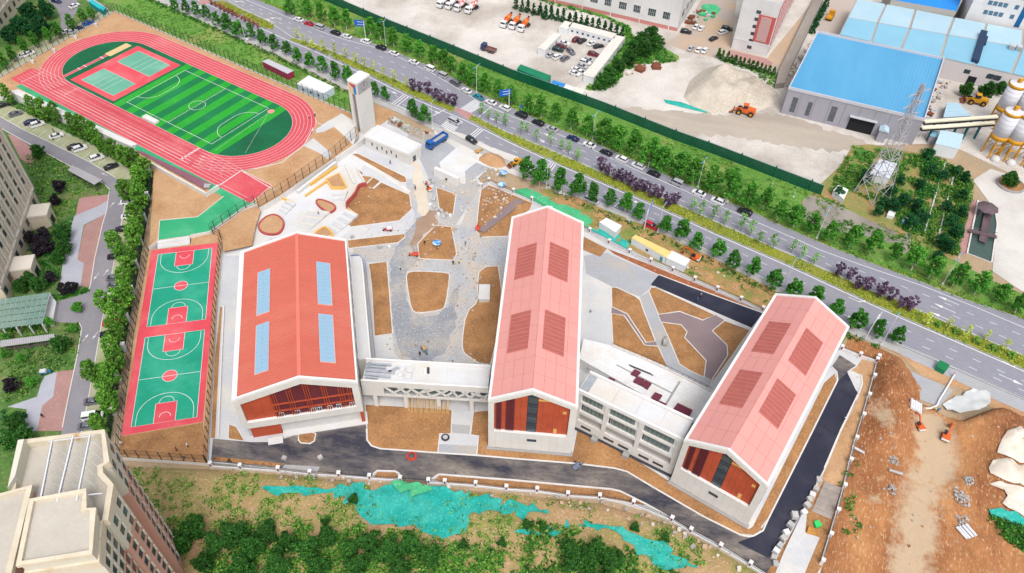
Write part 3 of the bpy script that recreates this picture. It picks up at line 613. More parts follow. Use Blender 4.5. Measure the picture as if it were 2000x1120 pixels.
rsheet('court_paving_dark', [(782, 470), (806, 440), (818, 420), (832, 440), (818, 480), (812, 515), (790, 535), (797, 600), (815, 620), (868, 612), (886, 560), (900, 560), (890, 640), (860, 705), (790, 708), (768, 655), (760, 560), (765, 500)], .024, m_paver2, 'darker grey paver path winding through the courtyard')
rsheet('dust_road', [(806, 310), (822, 320), (830, 360), (838, 395), (836, 420), (826, 432), (812, 400), (810, 350)], .036, mat('beige_dust', (228, 216, 198), (212, 198, 178), .15, fine=.07), 'beige dusty cart way behind the gatehouse')
rsheet('muddy_path', [(826, 420), (842, 408), (856, 430), (838, 446), (826, 468), (812, 486), (816, 506), (806, 512), (796, 484), (806, 460), (810, 440)], .04, mat('brown_mud', (178, 150, 128), (160, 132, 110), .2, fine=.1), 'brown muddy stretch of courtyard path', 2.4)
sheet('gate_paving', [(800, 252), (850, 262), (905, 300), (930, 340), (935, 372), (890, 440), (850, 420), (838, 350), (815, 300), (790, 290)], .016, m_conc2, label='grey concrete paving inside the school gate')
sheet('gate_slab', [(858, 318), (892, 288), (955, 328), (930, 352), (905, 360), (866, 350)], .03, m_conc3, label='white concrete slab by the gate wall')
sheet('gate_slab_grey', [(908, 335), (930, 318), (956, 328), (925, 350), (910, 362)], .042, m_conc2, label='grey wet concrete slab at the gate')
def bed(pts, name, label, m=None, smooth=0, amp=.6, kw=.28, step=1.3, kerbs=True, km=None):
 P = chaikin(pts, smooth) if smooth else pts
 o = terrain(name, P, m or m_soil, step, amp, .22, .05, 1.4, label=label)
 if kerbs: kerb(P, km or m_kerb, kw, .16, o, True, z=.0)
 return o
bed([(676, 402), (690, 386), (696, 372), (712, 362), (730, 370), (745, 357), (800, 381), (804, 410), (780, 432), (687, 444), (680, 440), (700, 422), (680, 407)], 'planting_bed', 'large brown soil bed behind the curved red wall in the plaza')
for i, P in enumerate(([(697, 331), (709, 338), (705, 343)], [(706, 344), (728, 346), (713, 361)], [(729, 347), (743, 355), (726, 370), (714, 362)])):
 bed(P, 'planting_bed', 'small triangular soil bed beside the plaza wall, %s from top' % ordw(i + 1), step=.8, amp=.15)
bed([(687, 302), (700, 301), (792, 346), (795, 357), (782, 357)], 'planting_bed', 'narrow soil strip in front of the white gatehouse')
bed([(679, 470), (790, 457), (791, 464), (777, 475), (681, 486)], 'planting_bed', 'narrow soil strip beside the far gable of the orange roofed hall')
bed([(850, 441), (882, 444), (892, 497), (885, 509), (819, 506), (816, 477)], 'planting_bed', 'brown soil bed with a blue parasol in the courtyard')
bed([(797, 532), (815, 530), (875, 533), (879, 540), (870, 600), (860, 607), (815, 613), (803, 605), (797, 570), (793, 540)], 'planting_bed', 'rounded soil bed in the middle of the courtyard', smooth=1)
bed([(720, 516), (756, 512), (767, 652), (731, 657), (726, 560)], 'planting_bed', 'long soil strip beside the white annex')
bed([(937, 522), (985, 520), (965, 712), (938, 712), (920, 700), (905, 690), (902, 670), (910, 610), (935, 590), (932, 560)], 'planting_bed', 'long curved soil bed beside the middle pink roofed hall', smooth=1, amp=.6)
bed([(852, 367), (891, 380), (885, 420), (867, 420), (857, 405)], 'planting_bed', 'stony soil bed just inside the gate')
bed([(940, 370), (955, 362), (1040, 397), (1035, 412), (1000, 430), (993, 462), (942, 464), (930, 452), (935, 400)], 'planting_bed', 'stony soil bed in the corner of the boundary wall', amp=.6)
sheet('bed_path', [(934, 452), (945, 458), (1024, 397), (1008, 390)], .62, m_mauve, label='mauve path crossing the stony corner bed')
bed([(1194, 562), (1204, 562), (1240, 579), (1250, 587), (1257, 607), (1280, 667), (1262, 670), (1225, 614), (1195, 600)], 'planting_bed', 'brown soil bed at top of the right courtyard')
bed([(1194, 613), (1219, 617), (1259, 675), (1285, 677), (1291, 690), (1304, 719), (1250, 696), (1197, 674)], 'planting_bed', 'brown soil bed above the tiled terrace')
bed([(1271, 562), (1280, 562), (1397, 616), (1372, 626), (1327, 609), (1286, 615), (1267, 570)], 'planting_bed', 'brown soil bed beside the short asphalt road')
bed([(1292, 630), (1330, 635), (1342, 649), (1337, 660), (1379, 705), (1375, 737), (1347, 725), (1327, 712), (1304, 657)], 'planting_bed', 'brown soil bed enclosed by the mauve path')
bed([(1415, 627), (1465, 646), (1392, 748), (1392, 740), (1421, 695), (1420, 675), (1391, 647)], 'planting_bed', 'brown soil bed against the right pink roofed hall')
sheet('mauve_path', [(1195, 600), (1225, 614), (1262, 670), (1283, 667), (1287, 677), (1259, 675), (1219, 617), (1194, 612)], .03, m_mauve, label='narrow mauve path across the right courtyard')
sheet('mauve_path', [(1286, 615), (1327, 609), (1372, 626), (1398, 616), (1415, 626), (1390, 647), (1420, 675), (1421, 695), (1392, 742), (1375, 738), (1379, 705), (1337, 660), (1342, 649), (1330, 635), (1292, 630)], .03, m_mauve, label='wide branching mauve path in the right courtyard')
sheet('concrete_path', [(1250, 580), (1268, 570), (1290, 630), (1330, 712), (1390, 742), (1385, 758), (1330, 738), (1300, 715), (1280, 667), (1257, 607)], .034, m_conc2, label='dusty concrete path through the right courtyard')
sheet('yard_slab', [(1140, 500), (1185, 494), (1285, 538), (1274, 560), (1250, 580), (1195, 560), (1145, 535)], .02, m_conc2, label='grey concrete yard at the top of the right courtyard')
sheet('service_road', [(1287, 537), (1347, 560), (1490, 612), (1467, 642), (1277, 560), (1271, 556)], .03, m_newasph2, label='short dark asphalt road behind the right hall')
kerb([(1467, 642), (1277, 560)], m_kerb, .3, .16); kerb([(1490, 612), (1347, 560), (1287, 537)], m_kerb, .3, .16)
terrain('soil_strip', [(1139, 462), (1186, 486), (1172, 502), (1139, 489)], m_soil, 1.2, .3, .2, label='brown soil patch beside the middle hall far gable')
terrain('soil_strip', [(1186, 486), (1271, 518), (1356, 553), (1495, 606), (1490, 612), (1347, 560), (1287, 537), (1200, 497)], m_redbrick, 1.2, .25, .2, edge=.6, label='red brown soil strip inside the roadside wall')
# asphalt drive round the near side
Nk = [(716, 838), (717, 860), (725, 871), (742, 877), (854, 885), (930, 890), (1000, 896), (1125, 906), (1200, 915), (1225, 922), (1275, 952), (1375, 1010), (1445, 1045), (1462, 1049), (1472, 1047), (1490, 1037), (1500, 1015), (1588, 840), (1636, 743), (1634, 727), (1624, 717)]
Ek = [(1640, 694), (1672, 714), (1655, 726), (1660, 748), (1675, 766), (1672, 785), (1642, 840), (1610, 915), (1587, 952), (1565, 1005), (1537, 1050), (1512, 1095), (1500, 1122)]
Sk = [(1465, 1100), (1407, 1064), (1349, 1034), (1310, 1012), (1262, 985), (1212, 960), (1195, 956), (1000, 938), (857, 927), (843, 936), (837, 940), (786, 936), (783, 931), (772, 922), (735, 921), (727, 934), (544, 914), (412, 902), (416, 857), (490, 864), (530, 864), (578, 850), (714, 828)]
drive = sheet('asphalt_drive', Nk + Ek + Sk, .02, m_newasph, label='fresh black asphalt drive curving round the school')
sheet('asphalt_patch', [(1500, 1015), (1588, 842), (1637, 744), (1655, 728), (1674, 768), (1642, 840), (1610, 915), (1560, 1010), (1500, 1090), (1440, 1060), (1480, 1045)], .03, m_newasph2, drive)
kerb(Nk, m_kerb, .35, .16, drive); kerb([(1310, 1012), (1262, 985), (1212, 960), (1195, 956), (1000, 938), (857, 927), (843, 936)], m_kerb, .35, .16, drive)
kerb([(783, 931), (779, 925), (772, 921), (737, 920), (730, 925), (727, 934)], m_kerb, .35, .16, drive); kerb([(1682, 735), (1684, 750), (1675, 772), (1642, 840), (1610, 915)], m_kerb, .35, .2, drive)
terrain('soil_strip', [(1262, 987), (1212, 962), (1195, 958), (1000, 940), (858, 929), (848, 938), (869, 943), (989, 953), (1171, 972), (1237, 984)], m_soil, 1.3, .25, .2, edge=.8, label='soil strip between drive and near boundary fence')
terrain('soil_strip', [(729, 934), (737, 922), (772, 923), (782, 934)], m_soil, 1, .25, .2, edge=.8, label='small rounded soil island beside the near gate')
isl = bed([(583, 848), (610, 845), (617, 848), (614, 862), (606, 867), (588, 866), (583, 860)], 'planting_island', 'small kerbed soil island on the asphalt before the gym', step=.8, amp=.15)
sheet('patch_slab', [(556, 908), (625, 912), (620, 922), (550, 917)], .04, m_conc2, label='grey concrete patch by the near fence')
terrain('soil_strip', [(416, 900), (545, 912), (556, 906), (420, 892)], m_soil, 1, .2, .2, edge=.6, label='soil strip by the near fence at left')
bedS = terrain('soil_bed', [(714, 791), (875, 800), (883, 803), (881, 847), (858, 849), (856, 884), (743, 875), (727, 870), (719, 860), (718, 838)], m_soil, 1.4, .35, .15, edge=1, label='brown soil bed in front of the lattice bridge')
terrain('soil_bed', [(922, 806), (956, 802), (956, 874), (1119, 886), (1128, 840), (1180, 862), (1245, 900), (1314, 945), (1462, 1034), (1482, 1022), (1488, 1034), (1472, 1045), (1445, 1043), (1375, 1008), (1275, 950), (1225, 920), (1200, 913), (1125, 904), (1000, 894), (932, 888), (934, 852), (920, 848)], m_soil, 1.5, .35, .15, edge=1, label='brown soil along the near gables of the pink roofed halls')
terrain('soil_bed', [(1610, 748), (1630, 730), (1634, 744), (1586, 840), (1498, 1014), (1486, 1030), (1470, 1030)], m_soil, 1.3, .3, .18, edge=.7, label='brown soil strip along the right hall outer wall')
terrain('soil_bed', [(1684, 700), (1712, 708), (1705, 740), (1672, 857), (1649, 950), (1612, 945), (1596, 950), (1612, 918), (1644, 842), (1677, 776), (1686, 750), (1684, 733), (1662, 724), (1674, 716)], m_soil2, 1.4, .5, .15, edge=.8, label='tan soil between drive and right boundary fence')
walk = sheet('entrance_walk', [(883, 801), (925, 803), (919, 850), (935, 852), (931, 890), (855, 885), (859, 848), (881, 848)], .1, m_conc, label='pale concrete walk from the bridge to the drive')
sheet('walk_band', [(882, 829), (918, 832), (917, 849), (880, 846)], .112, m_conc2, walk); sheet('walk_band', [(856, 868), (933, 872), (931, 889), (855, 884)], .112, m_conc2, walk)
kerb([(883, 801), (881, 848), (859, 848), (855, 885)], m_kerb, .25, .2, walk); kerb([(925, 803), (919, 850), (935, 852), (931, 890)], m_kerb, .25, .2, walk)
# strip along the courts: low path with soil
terrain('soil_strip', [(430, 600), (434, 600), (428, 700), (420, 856), (412, 856), (420, 700)], m_soil, 1, .3, .2, edge=.4, label='narrow soil strip beside the court terrace')
kerb([(438, 600), (434, 690), (427, 856)], m_plaster, .3, .5, z=0)
bed([(447, 830), (462, 834), (478, 862), (446, 858)], 'planting_bed', 'tiny soil bed at the gym near corner', step=.8, amp=.1)
# ---------------------------------------------------------------- stepped plaza between terrace and gym
plz = sheet('plaza', [(505, 409), (546, 386), (655, 312), (690, 288), (712, 320), (700, 345), (712, 360), (676, 400), (700, 423), (688, 446), (660, 470), (560, 470), (490, 500), (436, 500), (492, 482), (500, 440)], .02, m_conc3, label='white stepped plaza below the track terrace')
def stairs(label, A, B, C_, D, n, h, name='steps', z=.02):
 """A-B is the top edge, D-C the bottom edge"""
 t = thing(name, label, 'stairs'); A, B, C_, D = [G(*p) for p in (A, B, C_, D)]
 for i in range(n):
  t0, t1 = i / n, (i + 1) / n; q = [A.lerp(D, t0), B.lerp(C_, t0), B.lerp(C_, t1), A.lerp(D, t1)]
  MB().use(m_conc3 if i % 2 == 0 else m_conc).prism([(p.x, p.y) for p in q], z, z + h * (n - i) / n).build('step', t)
 return t
stairs('grey and white steps below the track fence at plaza left', (562, 395), (578, 402), (555, 424), (540, 416), 7, .9)
stairs('wide steps in the middle of the plaza', (606, 412), (645, 418), (600, 455), (576, 452), 7, .9)
stairs('steps running beside the big soil bed', (680, 414), (700, 424), (655, 460), (636, 448), 8, .9)
stairs('curved steps below the yellow walled planter', (652, 378), (680, 376), (670, 398), (648, 400), 5, .7)
stairs('short steps under the round red planter', (524, 463), (545, 463), (543, 474), (524, 474), 3, .4)
def planter(P, label, rim, h=.7, smooth=2, sw=.5):
 P = chaikin(P, smooth); W = [G(*p) for p in P]; t = thing('planter', label, 'planter')
 ribbon_mb(MB().use(rim), W, sw, .02, h, True).build('rim', t); mb = MB().use(m_soil2).face([(p.x, p.y, h - .2) for p in W]); mb.build('soil', t); return t
planter([(505, 440), (522, 424), (540, 421), (556, 434), (553, 450), (543, 460), (520, 460), (507, 452)], 'large rounded brick red planter of bare soil on the plaza', m_brickred)
planter([(617, 396), (624, 391), (650, 400), (657, 408), (650, 416), (640, 418), (622, 404)], 'small rounded brick red planter of bare soil on the plaza', m_brickred)
planter([(613, 458), (634, 445), (640, 448), (654, 462), (640, 466), (618, 464)], 'yellow rimmed planter behind the gym far gable', m_yellow, smooth=1)
planter([(638, 354), (663, 342), (677, 368), (670, 370), (648, 370)], 'angular yellow rimmed planter on the plaza', m_yellow, smooth=0, h=.9)
t = thing('plaza_wall', 'long white and yellow ramp wall below the track fence', 'wall')
ribbon_mb(MB().use(m_plaster), [G(u, v) for u, v in ((582, 379), (620, 350), (657, 322))], .9, .02, 1.3).build('wall', t); ribbon_mb(MB().use(m_yellow), [G(u, v) for u, v in ((606, 364), (658, 328))], .5, .02, 1.1).build('face', t)
t = thing('plaza_wall', 'thin yellow wall leading to the angular planter', 'wall'); ribbon_mb(MB().use(m_yellow), [G(u, v) for u, v in ((597, 385), (638, 357))], .4, .02, .8).build('wall', t)
t = thing('plaza_wall', 'short yellow wall beside the left plaza steps', 'wall'); ribbon_mb(MB().use(m_yellow), [G(u, v) for u, v in ((544, 386), (562, 394), (577, 402))], .4, .02, .9).build('wall', t)
t = thing('plaza_wall', 'white angled wall framing the plaza', 'wall'); ribbon_mb(MB().use(m_plaster), [G(u, v) for u, v in ((660, 327), (675, 324), (692, 361))], .5, .02, .8).build('wall', t)
t = thing('curved_wall', 'wavy brick red wall around the big soil bed', 'wall')
ribbon_mb(MB().use(m_brickred), [G(u, v) for u, v in chaikin([(678, 408), (677, 402), (688, 391), (696, 381), (699, 371), (705, 366), (717, 364)], 2, False)], .5, .02, 1.6).build('wall', t)
t = thing('plaza_wall', 'yellow low wall tailing off the wavy red wall', 'wall'); ribbon_mb(MB().use(m_yellow), [G(u, v) for u, v in ((680, 410), (690, 419), (700, 423))], .4, .02, .8).build('wall', t)
kerb([(697, 331), (716, 364)], m_kerb, .5, .5); kerb([(684, 305), (744, 338), (800, 376)], m_kerb, 1.2, .12, name='white_path')
# ---------------------------------------------------------------- near slope outside the wall
def south_h(x, y): return .9 + 1.1 * fbm(x, y, .055, 4, 9.0) + .35 * fbm(x, y, .25, 3, 2.0)
terrain('slope', [(225, 912), (405, 917), (545, 928), (782, 948), (989, 965), (1171, 984), (1312, 1026), (1407, 1078), (1490, 1126), (1560, 1200), (80, 1200), (120, 1000)], m_slope, 1.7, 0, 1, .03, 1.5, fn=lambda x, y: max(0, south_h(x, y)), label='rough earth and weed slope outside the near wall')
def drape(name, P, m, label, lift=.2, crum=.3, step=.8, fn=south_h, smooth=1, rag=2.2):
 o = terrain(name, P, m, step, 0, 1, lift, .0, fn=lambda x, y: max(0, fn(x, y)) + crum * (.5 + fbm(x, y, .7, 3, 5.5)), smooth=smooth, kind=None, rag=rag)
 o['label'] = label; o['category'] = 'netting'; return o
drape('dust_net', [(640, 977), (660, 951), (750, 957), (757, 944), (787, 949), (850, 954), (875, 964), (1000, 984), (1067, 1001), (1066, 1010), (1000, 1007), (912, 1006), (916, 1025), (905, 1054), (845, 1054), (800, 1038), (700, 1025), (706, 982)], m_net, 'big teal dust net spread over the near slope')
drape('dust_net', [(507, 959), (545, 951), (582, 957), (650, 962), (640, 976), (600, 972), (537, 970)], m_net, 'narrow ragged teal net at left of the big net')
drape('dust_net', [(757, 942), (790, 948), (852, 952), (840, 968), (800, 976), (768, 962)], m_net2, 'lighter green net piece in front of the near gate', .55, .35)
drape('dust_net', [(1125, 1021), (1175, 1029), (1240, 1045), (1312, 1072), (1317, 1087), (1375, 1118), (1312, 1119), (1287, 1105), (1240, 1082), (1207, 1047), (1140, 1037)], m_net, 'long teal net running down the slope at lower middle')
drape('dust_net', [(1002, 1032), (1030, 1048), (1075, 1046), (1120, 1030), (1118, 1040), (1080, 1052), (1030, 1054)], m_net, 'thin tattered teal net among bushes on the slope')
# ---------------------------------------------------------------- earthworks on the right
def ht(u, v, h, r): p = G(u, v); return (p.x, p.y, h, r)
MND = [ht(1745, 760, 2.2, 9), ht(1760, 800, 2.4, 9), ht(1738, 850, 1.6, 7), ht(1730, 720, 1.6, 7), ht(1940, 830, 2.4, 12), ht(1980, 860, 2.0, 10), ht(1900, 850, 1.4, 7), ht(1690, 980, .8, 6), ht(1960, 960, 2.6, 14), ht(1990, 910, 2.6, 12)]
HR = seg_dist([(1820, 838), (1832, 890), (1810, 930), (1790, 1000), (1785, 1060), (1780, 1160)]); HR2 = seg_dist([(1700, 740), (1720, 800), (1720, 900), (1700, 1000), (1690, 1120)])
def east_h(x, y):
 h = .4 + .6 * fbm(x, y, .1, 4, 4.0) + .25 * fbm(x, y, .45, 3, 8.0) + .6 * fbm(x * 1.0 + y * .25, y * .22, .5, 3, 6.0)
 for a, b, hh, r in MND:
  d = ((x - a) ** 2 + (y - b) ** 2) / (r * r)
  if d < 1: h += hh * (1 - d) ** 2 * (1 + .35 * fbm(x, y, .3, 3, 1.0))
 return h
terrain('earthworks', [(1660, 655), (1700, 672), (1760, 700), (1800, 760), (1795, 785), (1850, 815), (1880, 822), (1940, 798), (1990, 812), (2100, 850), (2200, 1000), (2200, 1250), (1560, 1250), (1606, 1108), (1663, 900), (1716, 706), (1650, 680)], mask_mix('works_mixed', m_works, ((212, 178, 138), (186, 170, 150))), 1.3, 0, 1, .02, 2.0, mask=lambda x, y: max(max(0, 1 - HR(x, y) / 8) * (1.0 + .45 * fbm(x, y, .12, 3, 3.0)), max(0, 1 - HR2(x, y) / 6) * (.3 + .8 * fbm(x, y, .1, 3, 1.0))), fn=lambda x, y: max(0, east_h(x, y)) * (.45 if HR(x, y) < 5 else 1), label='churned orange brown earthworks right of the school')
sheet('sand_margin', [(1716, 668), (1752, 690), (1840, 728), (1950, 780), (2060, 830), (2060, 850), (1990, 812), (1940, 798), (1880, 760), (1800, 735), (1770, 705)], .03, m_soil2, label='sandy margin between road and concrete slab')
sheet('slab', [(1778, 725), (1800, 735), (1862, 762), (1835, 795), (1797, 781), (1790, 750)], .045, m_conc2, label='grey concrete slab beside the earthworks')
def cover(P, label, m, lift=.3, crum=.3): return drape('ground_cloth', P, m, label, lift, crum, .9, east_h, 1, .5)
m_cloth = mat('dirty_white_cloth', (232, 226, 216), (220, 206, 188), .2, fine=.05, c4=(206, 168, 130), sc4=.09, th4=.62)
t = cover([(1850, 782), (1915, 756), (1938, 796), (1880, 820), (1836, 796)], 'white plastic sheet laid over the ground beside the slab', mat('white_sheet', (228, 230, 230), (212, 214, 214), .3, fine=.05), .12, .12); t['category'] = 'sheet'
for i, P in enumerate(([(1950, 862), (1975, 858), (2060, 900), (2060, 935), (1990, 925), (1930, 905), (1935, 885)], [(1930, 908), (1990, 928), (2060, 940), (2060, 985), (1990, 965), (1940, 950), (1915, 932)], [(1920, 952), (1945, 955), (2060, 990), (2060, 1035), (1990, 1015), (1945, 1000), (1955, 975)])):
 t = cover(P, 'dirty white ground cloth on the heap at right edge, %s from top' % ordw(i + 1), m_cloth); t['category'] = 'cloth'; t['group'] = 'ground cloths on the heap'
drape('dust_net', [(1922, 998), (1950, 1002), (2060, 1035), (2060, 1060), (1990, 1040), (1950, 1022), (1925, 1012)], m_net, 'teal net below the white cloths at right edge', .35, .3, .9, east_h)
# green carpet net by the roadside wall
o = terrain('dust_net', [(1000, 372), (1030, 368), (1050, 376), (1085, 392), (1150, 420), (1172, 438), (1155, 450), (1110, 425), (1060, 402), (1010, 384)], m_net2, 1.2, .5, .2, .1, 1.5, kind=None); o['label'] = 'pale green net laid between roadside wall and pavement'; o['category'] = 'netting'
o = terrain('dust_net', [(1155, 440), (1180, 430), (1205, 455), (1230, 475), (1225, 488), (1190, 468), (1152, 450)], m_net, 1, .4, .3, .1, 1, kind=None); o['label'] = 'teal net scraps around the white container by the wall'; o['category'] = 'netting'
terrain('verge_soil', [(1040, 384), (1072, 362), (1124, 384), (1182, 410), (1240, 432), (1294, 456), (1360, 488), (1424, 520), (1500, 560), (1600, 612), (1660, 648), (1644, 676), (1447, 582), (1357, 543), (1271, 507), (1152, 448)], mat('rough_verge', (196, 152, 108), (176, 128, 84), .2, (142, 150, 80), .8, bump=.7, fine=.2, c4=(112, 142, 62), sc4=.1, th4=.55), 1.4, .45, .2, .03, .9, label='rough earth and weeds between pavement and school wall')
terrain('verge_soil', [(700, 226), (735, 206), (775, 222), (750, 240), (735, 250)], m_soil2, 1.4, .2, .2, .03, .9, label='brown earth patch behind the clock tower')
# ================================================================ school buildings
m_clad = mat('cream_cladding', (230, 227, 222), (222, 218, 212), .3, fine=.02, rnd=.025, rough=.6)
m_trim = mat('white_trim', (244, 242, 240), (236, 233, 231), .3, fine=.02, rough=.55)
m_joint = mat('cladding_joint', (172, 168, 164), fine=0)
m_orange = mat('orange_sheet', (214, 114, 96), (206, 106, 88), .15, fine=.04, rough=.5, c4=(216, 128, 110), sc4=.05, stretch=(.224, 5))
m_pink = mat('pink_panel', (233, 164, 157), (227, 157, 150), .1, fine=.03, rough=.5, rnd=.022, c4=(230, 160, 152), sc4=.09, th4=.55)
m_pinkgap = mat('panel_gap', (220, 152, 146), fine=0)
m_skyl = glass('skylight_glass', (150, 190, 216), .25)
m_skyf = mat('skylight_frame', (232, 176, 170), fine=0, rough=.5)
m_lred = mat('louvre_red', (212, 128, 118), (202, 118, 110), .4, fine=.05, rough=.6)
m_lback = mat('louvre_backing_red', (188, 110, 100), (172, 98, 90), .5, fine=.1)  # dark red backing sheet under the louvre slats
m_terra = mat('terracotta_panel', (192, 88, 58), (182, 78, 50), .3, fine=.06, rnd=.06, rough=.65)
m_plumf = mat('plum_fin', (126, 56, 64), (114, 50, 58), .5, fine=.04)
m_win = glass('window_glass', (66, 78, 86), .1)
m_win2 = glass('window_glass_green', (112, 128, 124), .12)
m_frame = mat('window_frame_dark', (60, 66, 76), fine=0, rough=.4)
m_yel = mat('straw_panel', (228, 178, 98), fine=.04)
m_plinth = mat('grey_plinth', (172, 170, 168), (160, 158, 156), .4, fine=.05)
def slab(mb, P, t):
 """thick plate over a planar quad/polygon given in 3D, thickness t along its normal"""
 P = [Vector(p) for p in P]; n = (P[1] - P[0]).cross(P[2] - P[0]).normalized(); m = len(P)
 vs = P + [p + n * t for p in P]; mb.add(vs, [list(range(m))[::-1], list(range(m, 2 * m))] + [[i, (i + 1) % m, m + (i + 1) % m, m + i] for i in range(m)]); return mb
def window_me(w, h, nx, glassm=None, fm=None, nz=1):
 mb = MB().use(fm or m_frame).box(0, w, -.02, .06, 0, h).use(glassm or m_win)
 g = .09; pw = (w - g * (nx + 1)) / nx; ph = (h - g * (nz + 1)) / nz
 for i in range(nx):
  for j in range(nz): mb.box(g + i * (pw + g), g + i * (pw + g) + pw, -.05, -.02, g + j * (ph + g), g + j * (ph + g) + ph)
 return mb.mesh('window')
def hall(name, label, ox, oy, rot, w, l, he, hr, rf, kind):
 b = thing(name, label, 'school building', (ox, oy, 0), rot); xr = w * rf
 zl = lambda x: he + (hr - he) * (x / xr if x <= xr else (w - x) / (w - xr))
 T = .55                                                     # wall/frame thickness and recess depth
 zb = 7.2 if kind != 'B1' else 7.0
 fx0, fx1 = (1.3, w - 1.5); drop = 1.45 if kind != 'B1' else 2.1
 # walls
 if kind == 'B1':
  MB().use(m_clad).box(0, .4, T + .02, l - .02, 4.7, he).build('wall', b); MB().use(m_clad).box(w - .4, w, T + .02, l - .02, 0, he).build('wall', b)
  MB().use(m_terra).box(1.2, 1.6, 1.2, l - 1, 0, 4.7).build('wall', b)
 else:
  for x0 in (0, w - .4): MB().use(m_clad).box(x0, x0 + .4, T + .02, l - .02, 0, he).build('wall', b)
 MB().use(m_clad).prism_xz([(0, 0), (w, 0), (w, he), (xr, hr), (0, he)], l - .02, l + .3).build('back_wall', b)
 MB().use(m_conc).box(.4, w - .4, T + .5, l - .05, .0, he - .3).build('core', b)
 # gable frame of cladding panels: sloping fascia, jambs, sill band
 top = lambda x: zl(x) - drop
 n1 = 9
 for a, c in ((0, xr), (xr, w)):
  k = n1
  for i in range(k):
   x0, x1 = a + (c - a) * i / k + .012, a + (c - a) * (i + 1) / k - .012
   q0, q1 = max(x0, fx0), min(x1, fx1)
   lo = [(x0, zl(x0) - drop - (.0)), (x1, zl(x1) - drop)]
   MB().use(m_clad).prism_xz([(x0, lo[0][1]), (x1, lo[1][1]), (x1, zl(x1) - .02), (x0, zl(x0) - .02)], -.02, T).build('cladding_panel', b)
 zj = zb; jn = 4
 for (x0, x1) in ((0, fx0), (fx1, w)):
  for j in range(jn):
   mid = (x0 + x1) / 2; zt = min(top(x0), top(x1)) if False else None
   z0 = zj + (top(x0) - zj) * j / jn; z1 = zj + (top(x0) - zj) * (j + 1) / jn; z0b = zj + (top(x1) - zj) * j / jn; z1b = zj + (top(x1) - zj) * (j + 1) / jn
   MB().use(m_clad).prism_xz([(x0, z0 + .012), (x1, z0b + .012), (x1, z1b - .012), (x0, z1 - .012)], -.02, T).build('cladding_panel', b)
 rows = [(4.7, zb)] if kind == 'B1' else [(.5, 4.0), (4.0, zb)]
 nb = 14 if kind == 'B1' else 11
 for r0_, r1_ in rows:
  for i in range(nb):
   x0, x1 = w * i / nb + .012, w * (i + 1) / nb - .012
   MB().use(m_clad).box(x0, x1, -.02, T, r0_ + .012, r1_ - .012).build('cladding_panel', b)
 MB().use(m_joint).prism_xz([(.05, 4.75 if kind == 'B1' else .3), (w - .05, 4.75 if kind == 'B1' else .3), (w - .05, zb), (fx1 + .05, zb), (fx1 + .05, top(fx1) - .05), (fx1 + .05, top(fx1)), (w - .05, top(w - .05)), (w - .05, he - .1), (xr, hr - .1), (.05, he - .1), (.05, zb)] if False else [(.05, 4.75 if kind == 'B1' else .3), (w - .05, 4.75 if kind == 'B1' else .3), (w - .05, zb - .05), (.05, zb - .05)], .03, T - .03).build('backing', b)
 MB().use(m_trim).box(fx0, fx1, -.1, T + .3, zb, zb + .12).build('sill', b)
 if kind != 'B1':
  MB().use(m_plinth).box(-.35, w + .35, -.6, T, 0, .3).build('plinth', b)
  link('window', window_me(2.2, 1.0, 3), b, loc=(w * .46, -.04, 4.15))
 # infill
 yf = T + .05
 def infill(x0, x1, m, nz_, nm='infill_panel', y=yf, gap=.02):
  for j in range(nz_):
   za, zc = zb + (top(x0) - zb) * j / nz_, zb + (top(x0) - zb) * (j + 1) / nz_; zd, ze = zb + (top(x1) - zb) * j / nz_, zb + (top(x1) - zb) * (j + 1) / nz_
   MB().use(m).prism_xz([(x0 + gap, za + gap), (x1 - gap, zd + gap), (x1 - gap, ze - gap), (x0 + gap, zc - gap)], y, y + .12).build(nm, b)
 MB().use(m_frame if kind != 'B1' else m_plumf).prism_xz([(fx0 - .2, zb - .1), (fx1 + .2, zb - .1), (fx1 + .2, top(fx1)), (xr, top(xr)), (fx0 - .2, top(fx0))], yf + .13, yf + .3).build('infill_backing', b)
 def fins(x0, x1, st, m=m_plumf, dep=.28):
  x = x0
  while x < x1: MB().use(m).prism_xz([(x, zb + .1), (x + .1, zb + .1), (x + .1, top(x + .1)), (x, top(x))], yf - dep, yf + .02).build('fin', b); x += st
 if kind != 'B1':
  s = w / 19.5; s0, s1 = 8.6 * s, 10.9 * s
  infill(fx0, 1.75 * s, m_terra, 6); infill(1.75 * s, 2.9 * s, m_plumf, 1); fins(1.8 * s, 2.9 * s, .3)
  infill(2.9 * s, 3.9 * s, m_terra, 6); infill(3.9 * s, 5.8 * s, m_plumf, 1); fins(3.95 * s, 5.8 * s, .32); infill(5.8 * s, 7.2 * s, m_terra, 6); infill(7.2 * s, s0, m_terra, 6)
  xs = [s1, 12.1 * s, 13.3 * s, 14.5 * s, 15.7 * s, fx1 - .6, fx1]
  xs = [s1 + (fx1 - s1) * i / 6 for i in range(7)]
  for a, c in zip(xs, xs[1:]): infill(a, c, m_terra, 7)
  for a, c, z0, z1 in ((s1 + .05, 15.0 * s, hr - 4.4, hr - 3.75), (16.5 * s, 17.3 * s, he - 3.6, he - 2.7), (14.8 * s, 15.6 * s, zb + .5, zb + 2.1)):
   MB().use(m_yel).box(a, min(c, fx1 - .05), yf - .06, yf + .02, z0, z1).build('straw_panel', b)
  nz_ = 4; H0 = zb;
  for j in range(nz_):
   z0 = zb + .1 + (top(s0) - zb) * j / nz_; hh = (top(s0) - zb) / nz_
   link('window', window_me(s1 - s0 - .1, hh * .62, 3), b, loc=(s0 + .05, yf - .02, z0))
   MB().use(m_frame).box(s0 + .05, s1 - .05, yf - .06, yf + .05, z0 + hh * .66, z0 + hh * .94).build('spandrel', b)
 else:
